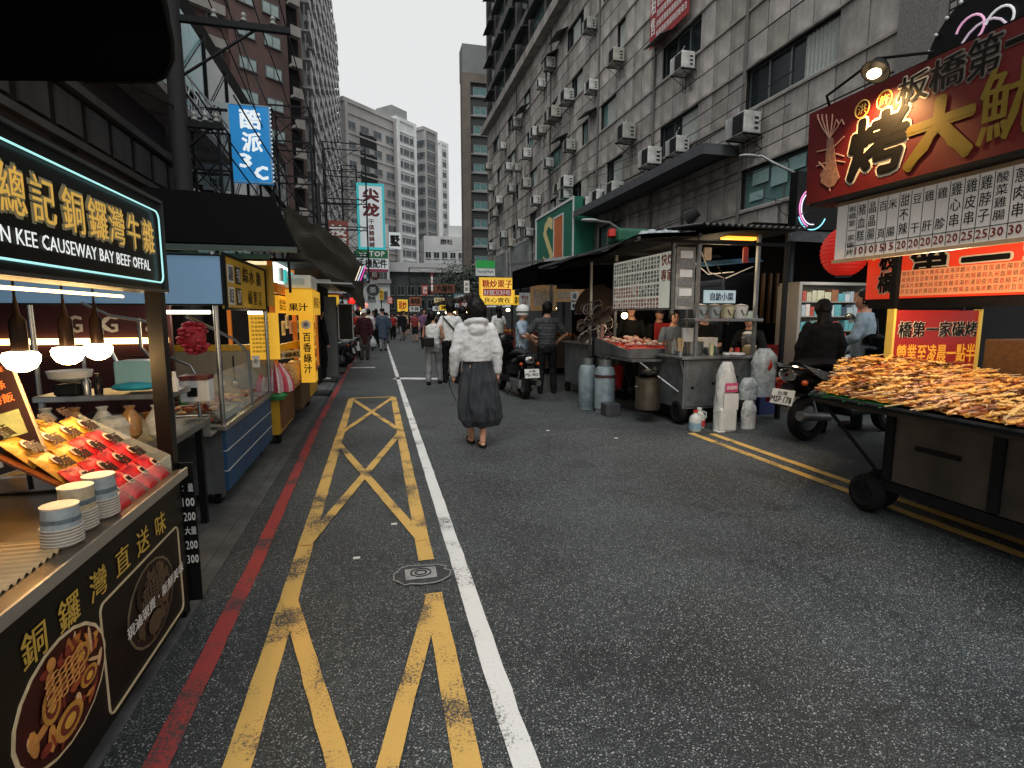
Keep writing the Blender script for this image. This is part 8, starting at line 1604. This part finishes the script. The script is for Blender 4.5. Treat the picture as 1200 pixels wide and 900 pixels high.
# spot lamp at the sign's top
t = thing('spot_lamp', 'warm shaded spot lamp fixed on the top edge of the red signboard', 'lamp', (3.9, 3.9, 3.3)); p = PX(1040, 90, 3.93)
g = MB(); g.lathe([(.04, .1), (.08, .05), (.11, 0), (.10, 0), (.07, .045)], (p.x-.12, p.y, p.z+.02), 14, M=Matrix.Rotation(R(35), 4, 'Y')); part(t, 'shade', g, iron, True); g = MB(); g.ell((p.x-.13, p.y, p.z+.01), (.05, .05, .035)); part(t, 'bulb', g, bulb_m, True); g = MB(); g.tube([(SX+.03, 4.3, 3.31), (SX-.1, 4.2, 3.34), (p.x-.12, p.y, p.z+.12), (SX, p.y-.3, 3.33)], .012, 5); part(t, 'arm', g, iron, True)
l = bpy.data.lights.new('spot_light', 'SPOT'); l.energy = 60; l.color = (1, .58, .22); l.spot_size = R(125); l.spot_blend = .8; l.shadow_soft_size = .04; lo = bpy.data.objects.new('spot_light', l); COL.objects.link(lo); lo.location = (SX-.22, p.y+.05, p.z-.09); lo.rotation_euler = (Vector((-.55, 0, 1))).to_track_quat('Z', 'Y').to_euler()
# long price board
t = thing('price_board', 'long white price board with vertical dish names and red prices under the red signboard', 'menu board', (4.1, 3.4, 1.94)); BX = 4.1
g = MB(); g.box(BX, BX+.03, 1.7, 4.19, 1.93, 2.40); part(t, 'board', g, mat('price board white', '#cbc8c2', .5, 0, .12, 4, .02, dirt=.15, emit=.12, ecol='#d8d4cc')); g = MB(); g.box(BX-.01, BX+.04, 1.7, 4.21, 2.402, 2.43); g.box(BX-.01, BX+.04, 1.7, 4.21, 1.90, 1.928); part(t, 'frame', g, mat('wooden light frame', '#a5947c', .5, 0, .2, 9, .05))  # slight emission added so the board face looks whiter
cols = [(998, '板橋第一家碳烤', ''), (1009, '豬血糕', '10'), (1021, '晶晶腸', '10'), (1033, '百頁', '15'), (1044, '米腸', '15'), (1058, '甜不辣', '20'), (1072, '豆干', '20'), (1086, '雞肝', '20'), (1101, '雞胗', '20'), (1117, '雞心串', '20'), (1134, '雞皮串', '25'), (1151, '雞脖子', '25'), (1169, '酸菜雞腸', '30'), (1190, '蔥肉串', '30'), (1212, '雞腿串', '35')]
for i, (px, s_, pr) in enumerate(cols):
    y = PX(px, 270, BX).y; n_ = len(s_); top = 2.385; bot = 2.055 if pr else 1.95
    w_ = .075
    lettering(t, s_, (BX, y+w_*.5, bot), -Y_, Z_, w_, top-bot, blacklet, .015, vertical=True, out=.004) if n_ > 2 else [lettering(t, ch, (BX, y+w_*.5, (2.28 if q == 0 else 2.06)), -Y_, Z_, w_, .085, blacklet, .015) for q, ch in enumerate(s_)]
    if pr: lettering(t, pr, (BX, y+.04, 1.955), -Y_, Z_, .078, .062, mat('dark maroon letter', '#6b1a22', .5, 0, 0), .03)
    g = MB(); g.box(BX-.003, BX-.001, y+.047, y+.051, 1.935, 2.395); part(t, 'column_rule', g, blacklet)
g = MB(); g.box(BX-.003, BX-.001, 1.7, 4.05, 2.03, 2.035); part(t, 'row_rule', g, blacklet)
g = MB(); g.box(3.98, 4.2, 1.6, 4.4, 2.435, 2.465); part(t, 'top_rail', g, iron)
for y in (1.8, 4.3): g = MB(); g.box(4.93, 4.98, y-.03, y+.03, .84, 3.3); part(SCt, 'upright', g, iron)
g = MB(); g.box(4.07, 5.0, .5, 4.5, 3.302, 3.33); part(SCt, 'roof', g, mat('dark roof tarpaulin', '#191817'))
lamp((4.35, 3.4, 1.7), 26, (1, .74, .45), .15); lamp((4.3, 2.3, 1.7), 16, (1, .74, .45), .15)
# orange banner behind
t = thing('orange_banner', 'orange red lit banner with big black white edged characters behind the grill cart', 'banner', (5.3, 4.2, 1.6)); OX = 5.3; orr = mat('orange red lit banner', '#c8321a', .5, 0, .1, 4, 0, emit=.45, ecol='#d8381a')
g = MB(); g.box(OX, OX+.04, 2.2, 4.95, 1.6, 2.13); part(t, 'sheet', g, orr)
for s_, ya, yb, za, zb in (('板', 4.80, 4.62, 1.90, 2.10), ('橋', 4.80, 4.62, 1.66, 1.88), ('第', 4.45, 4.05, 1.75, 2.1), ('一', 3.95, 3.55, 1.75, 2.1), ('家', 3.45, 3.05, 1.7, 2.1)):
    lettering(t, s_, (OX, ya+.01, za-.01), -Y_, Z_, ya-yb+.02, zb-za+.02, creamed, .06, name='letter_edge', out=.003); lettering(t, s_, (OX, ya, za), -Y_, Z_, ya-yb, zb-za, blacklet, .03, out=.008)
g = MB(); g.box(OX-.03, OX-.012, 3.35, 4.62, 1.62, 1.88); o = part(t, 'menu_strip', g, mat('pale orange strip', '#d88a5a', .5, 0, .1, 9, 0, emit=.35, ecol='#e09060'))
mm = MB(); mk = MB()
for c_ in range(26):
    for r_ in range(4): put_text(mm if (r_+c_) % 2 else mk, dish[(c_+r_*5) % 20][r_ % 3], Vector((OX-.03, 4.60-c_*.048, 1.82-r_*.06)), -Y_, Z_, .042, .05, -X_, 0, 0, 1, .003)
part(t, 'lettering', mm, redlet, fix=False, stuff=True); part(t, 'lettering', mk, mat('brown print', '#5a1a10', .5, 0, 0), fix=False, stuff=True)
g = MB(); g.box(OX+.05, OX+.1, 2.2, 4.95, 1.5, 2.3); part(t, 'backing', g, iron)
# red notice board standing on the cart
t = thing('notice_board', 'red notice board with black and yellow characters standing behind the skewers', 'sign', (5, 3.9, .86))
g = MB(); g.bev(4.52, 5.52, 3.9, 3.94, .88, 1.47, .01); part(t, 'board', g, mat('notice red', '#8f1a14', .5, 0, .1, 4, 0, emit=.12, ecol='#a01c14'))
for x0_ in (4.49, 5.51): g = MB(); g.box(x0_, x0_+.025, 3.88, 3.95, .86, 1.48); part(t, 'side_frame', g, mat('yellow frame', '#c9a94a', .5, 0, .1, 9, 0, emit=.2, ecol='#c9a94a'))
lettering(t, '橋第一家碳烤', (4.57, 3.898, 1.22), X_, Z_, .92, .15, creamed, .07, name='letter_edge', out=.002); lettering(t, '橋第一家碳烤', (4.57, 3.898, 1.22), X_, Z_, .92, .15, blacklet, .03, out=.006)
lettering(t, '營業至凌晨一點半', (4.57, 3.898, .98), X_, Z_, .92, .18, mat('amber letter', '#d8912a', .5, 0, 0, emit=.35, ecol='#e09a2a'), .03)
t = thing('wooden_box', 'brown wooden box with metal rim at the far right of the cart', 'box', (5.8, 3.6, .85)); g = MB(); g.bev(5.62, 6.3, 3.5, 3.9, .88, 1.2, .01); part(t, 'box', g, wood); g = MB(); frame(g, (5.62, 3.495, 1.17), X_, Z_, .68, .04, .01); part(t, 'rim', g, steel)
g = MB(); g.bev(5.45, 6.4, 3.3, 4.2, 0, .82, .01); single('dark_cabinet', g, rust, 'dark cabinet standing behind the skewer cart at the right edge', 'cabinet')
# lantern
t = thing('paper_lantern', 'large red ribbed paper lantern hanging left of the orange banner', 'lantern', (5.03, 5.0, 2.12)); pr = []
for q in range(33): a_ = -1.35+2.7*q/32; pr.append((.24*math.cos(a_)*(1+(.03 if q % 2 else -.02)), .27*math.sin(a_)*1.0))
g = MB(); g.lathe(pr, (5.03, 5.0, 2.12), 24); part(t, 'shade', g, mat('lantern red paper', '#b3201a', .6, 0, .15, 6, .05, emit=.3, ecol='#c8241a'), False)
for z in (-.275, .265): g = MB(); g.cyl((5.03, 5.0, 2.12+z), (5.03, 5.0, 2.135+z), .08, n=16); part(t, 'end_ring', g, iron)
g = MB(); g.cyl((5.03, 5, 2.4), (5.03, 5, 2.75), .005, n=4); part(t, 'string', g, black); lettering(t, '烤', (5.06, 4.762, 2.0), X_, Z_, .15, .17, MATS['lit yellow letter'], .03)
# black neon signs behind
t = thing('neon_sign', 'black projecting sign with pink and cyan neon curves left of the red signboard', 'sign', (6.3, 6.4, 2.6)); a0_ = PY(936, 200, 6.6); a1_ = PY(975, 270, 6.6)
g = MB(); g.box(a0_.x, a1_.x+.3, 6.6, 6.75, a1_.z, a0_.z); part(t, 'board', g, black); cx_, cz_ = a0_.x+.26, (a0_.z+a1_.z)/2-.1
for r_, c, s0, s1 in ((.22, '#d87ab0', 1.6, 4.4), (.19, '#c8c0d8', 1.8, 4.9), (.25, '#7ac8d8', 3.6, 5.8)): g = MB(); g.tube([(cx_+r_*math.cos(s0+(s1-s0)*q/14), 6.585, cz_+r_*1.2*math.sin(s0+(s1-s0)*q/14)) for q in range(15)], .008, 5); part(t, 'neon_tube', g, mat('neon tube '+c, c, .4, 0, 0, emit=1.3, ecol=c), True)
g = MB(); g.box(a0_.x+.1, a0_.x+.16, 6.76, 6.82, 0, a0_.z); part(t, 'pole', g, iron)
t = thing('round_sign', 'round black sign edged with white bulbs and pink neon arcs above the red signboard', 'sign', (6, 5, 4)); RX = 5.2; p = PX(1150, 52, RX); rr = .50
g = MB(); g.cyl((RX, p.y, p.z), (RX+.12, p.y, p.z), rr, n=36); part(t, 'disc', g, black)
for q in range(22): a_ = q*.2856; g = MB(); g.ell((RX-.02, p.y+rr*.97*math.cos(a_), p.z+rr*.97*math.sin(a_)), (.018, .018, .018), 7, 5); part(t, 'bulb', g, white, True)
for dy, dz, r_, c in ((.10, .16, .12, '#d8a0c0'), (-.14, .12, .11, '#c8c8cc'), (-.02, -.02, .2, '#b8a8b8')): g = MB(); g.tube([(RX-.015, p.y+dy+r_*math.cos(q*.35+.2), p.z+dz+r_*math.sin(q*.35+.2)) for q in range(13)], .010, 5); part(t, 'neon_arc', g, mat('neon tube '+c, c, .4, 0, 0, emit=.5, ecol=c), True)
g = MB(); g.box(RX+.05, RX+.1, p.y-.03, p.y+.03, 2.5, p.z-.4); part(t, 'mast', g, iron)
bpy.data.scenes.remove(TS)
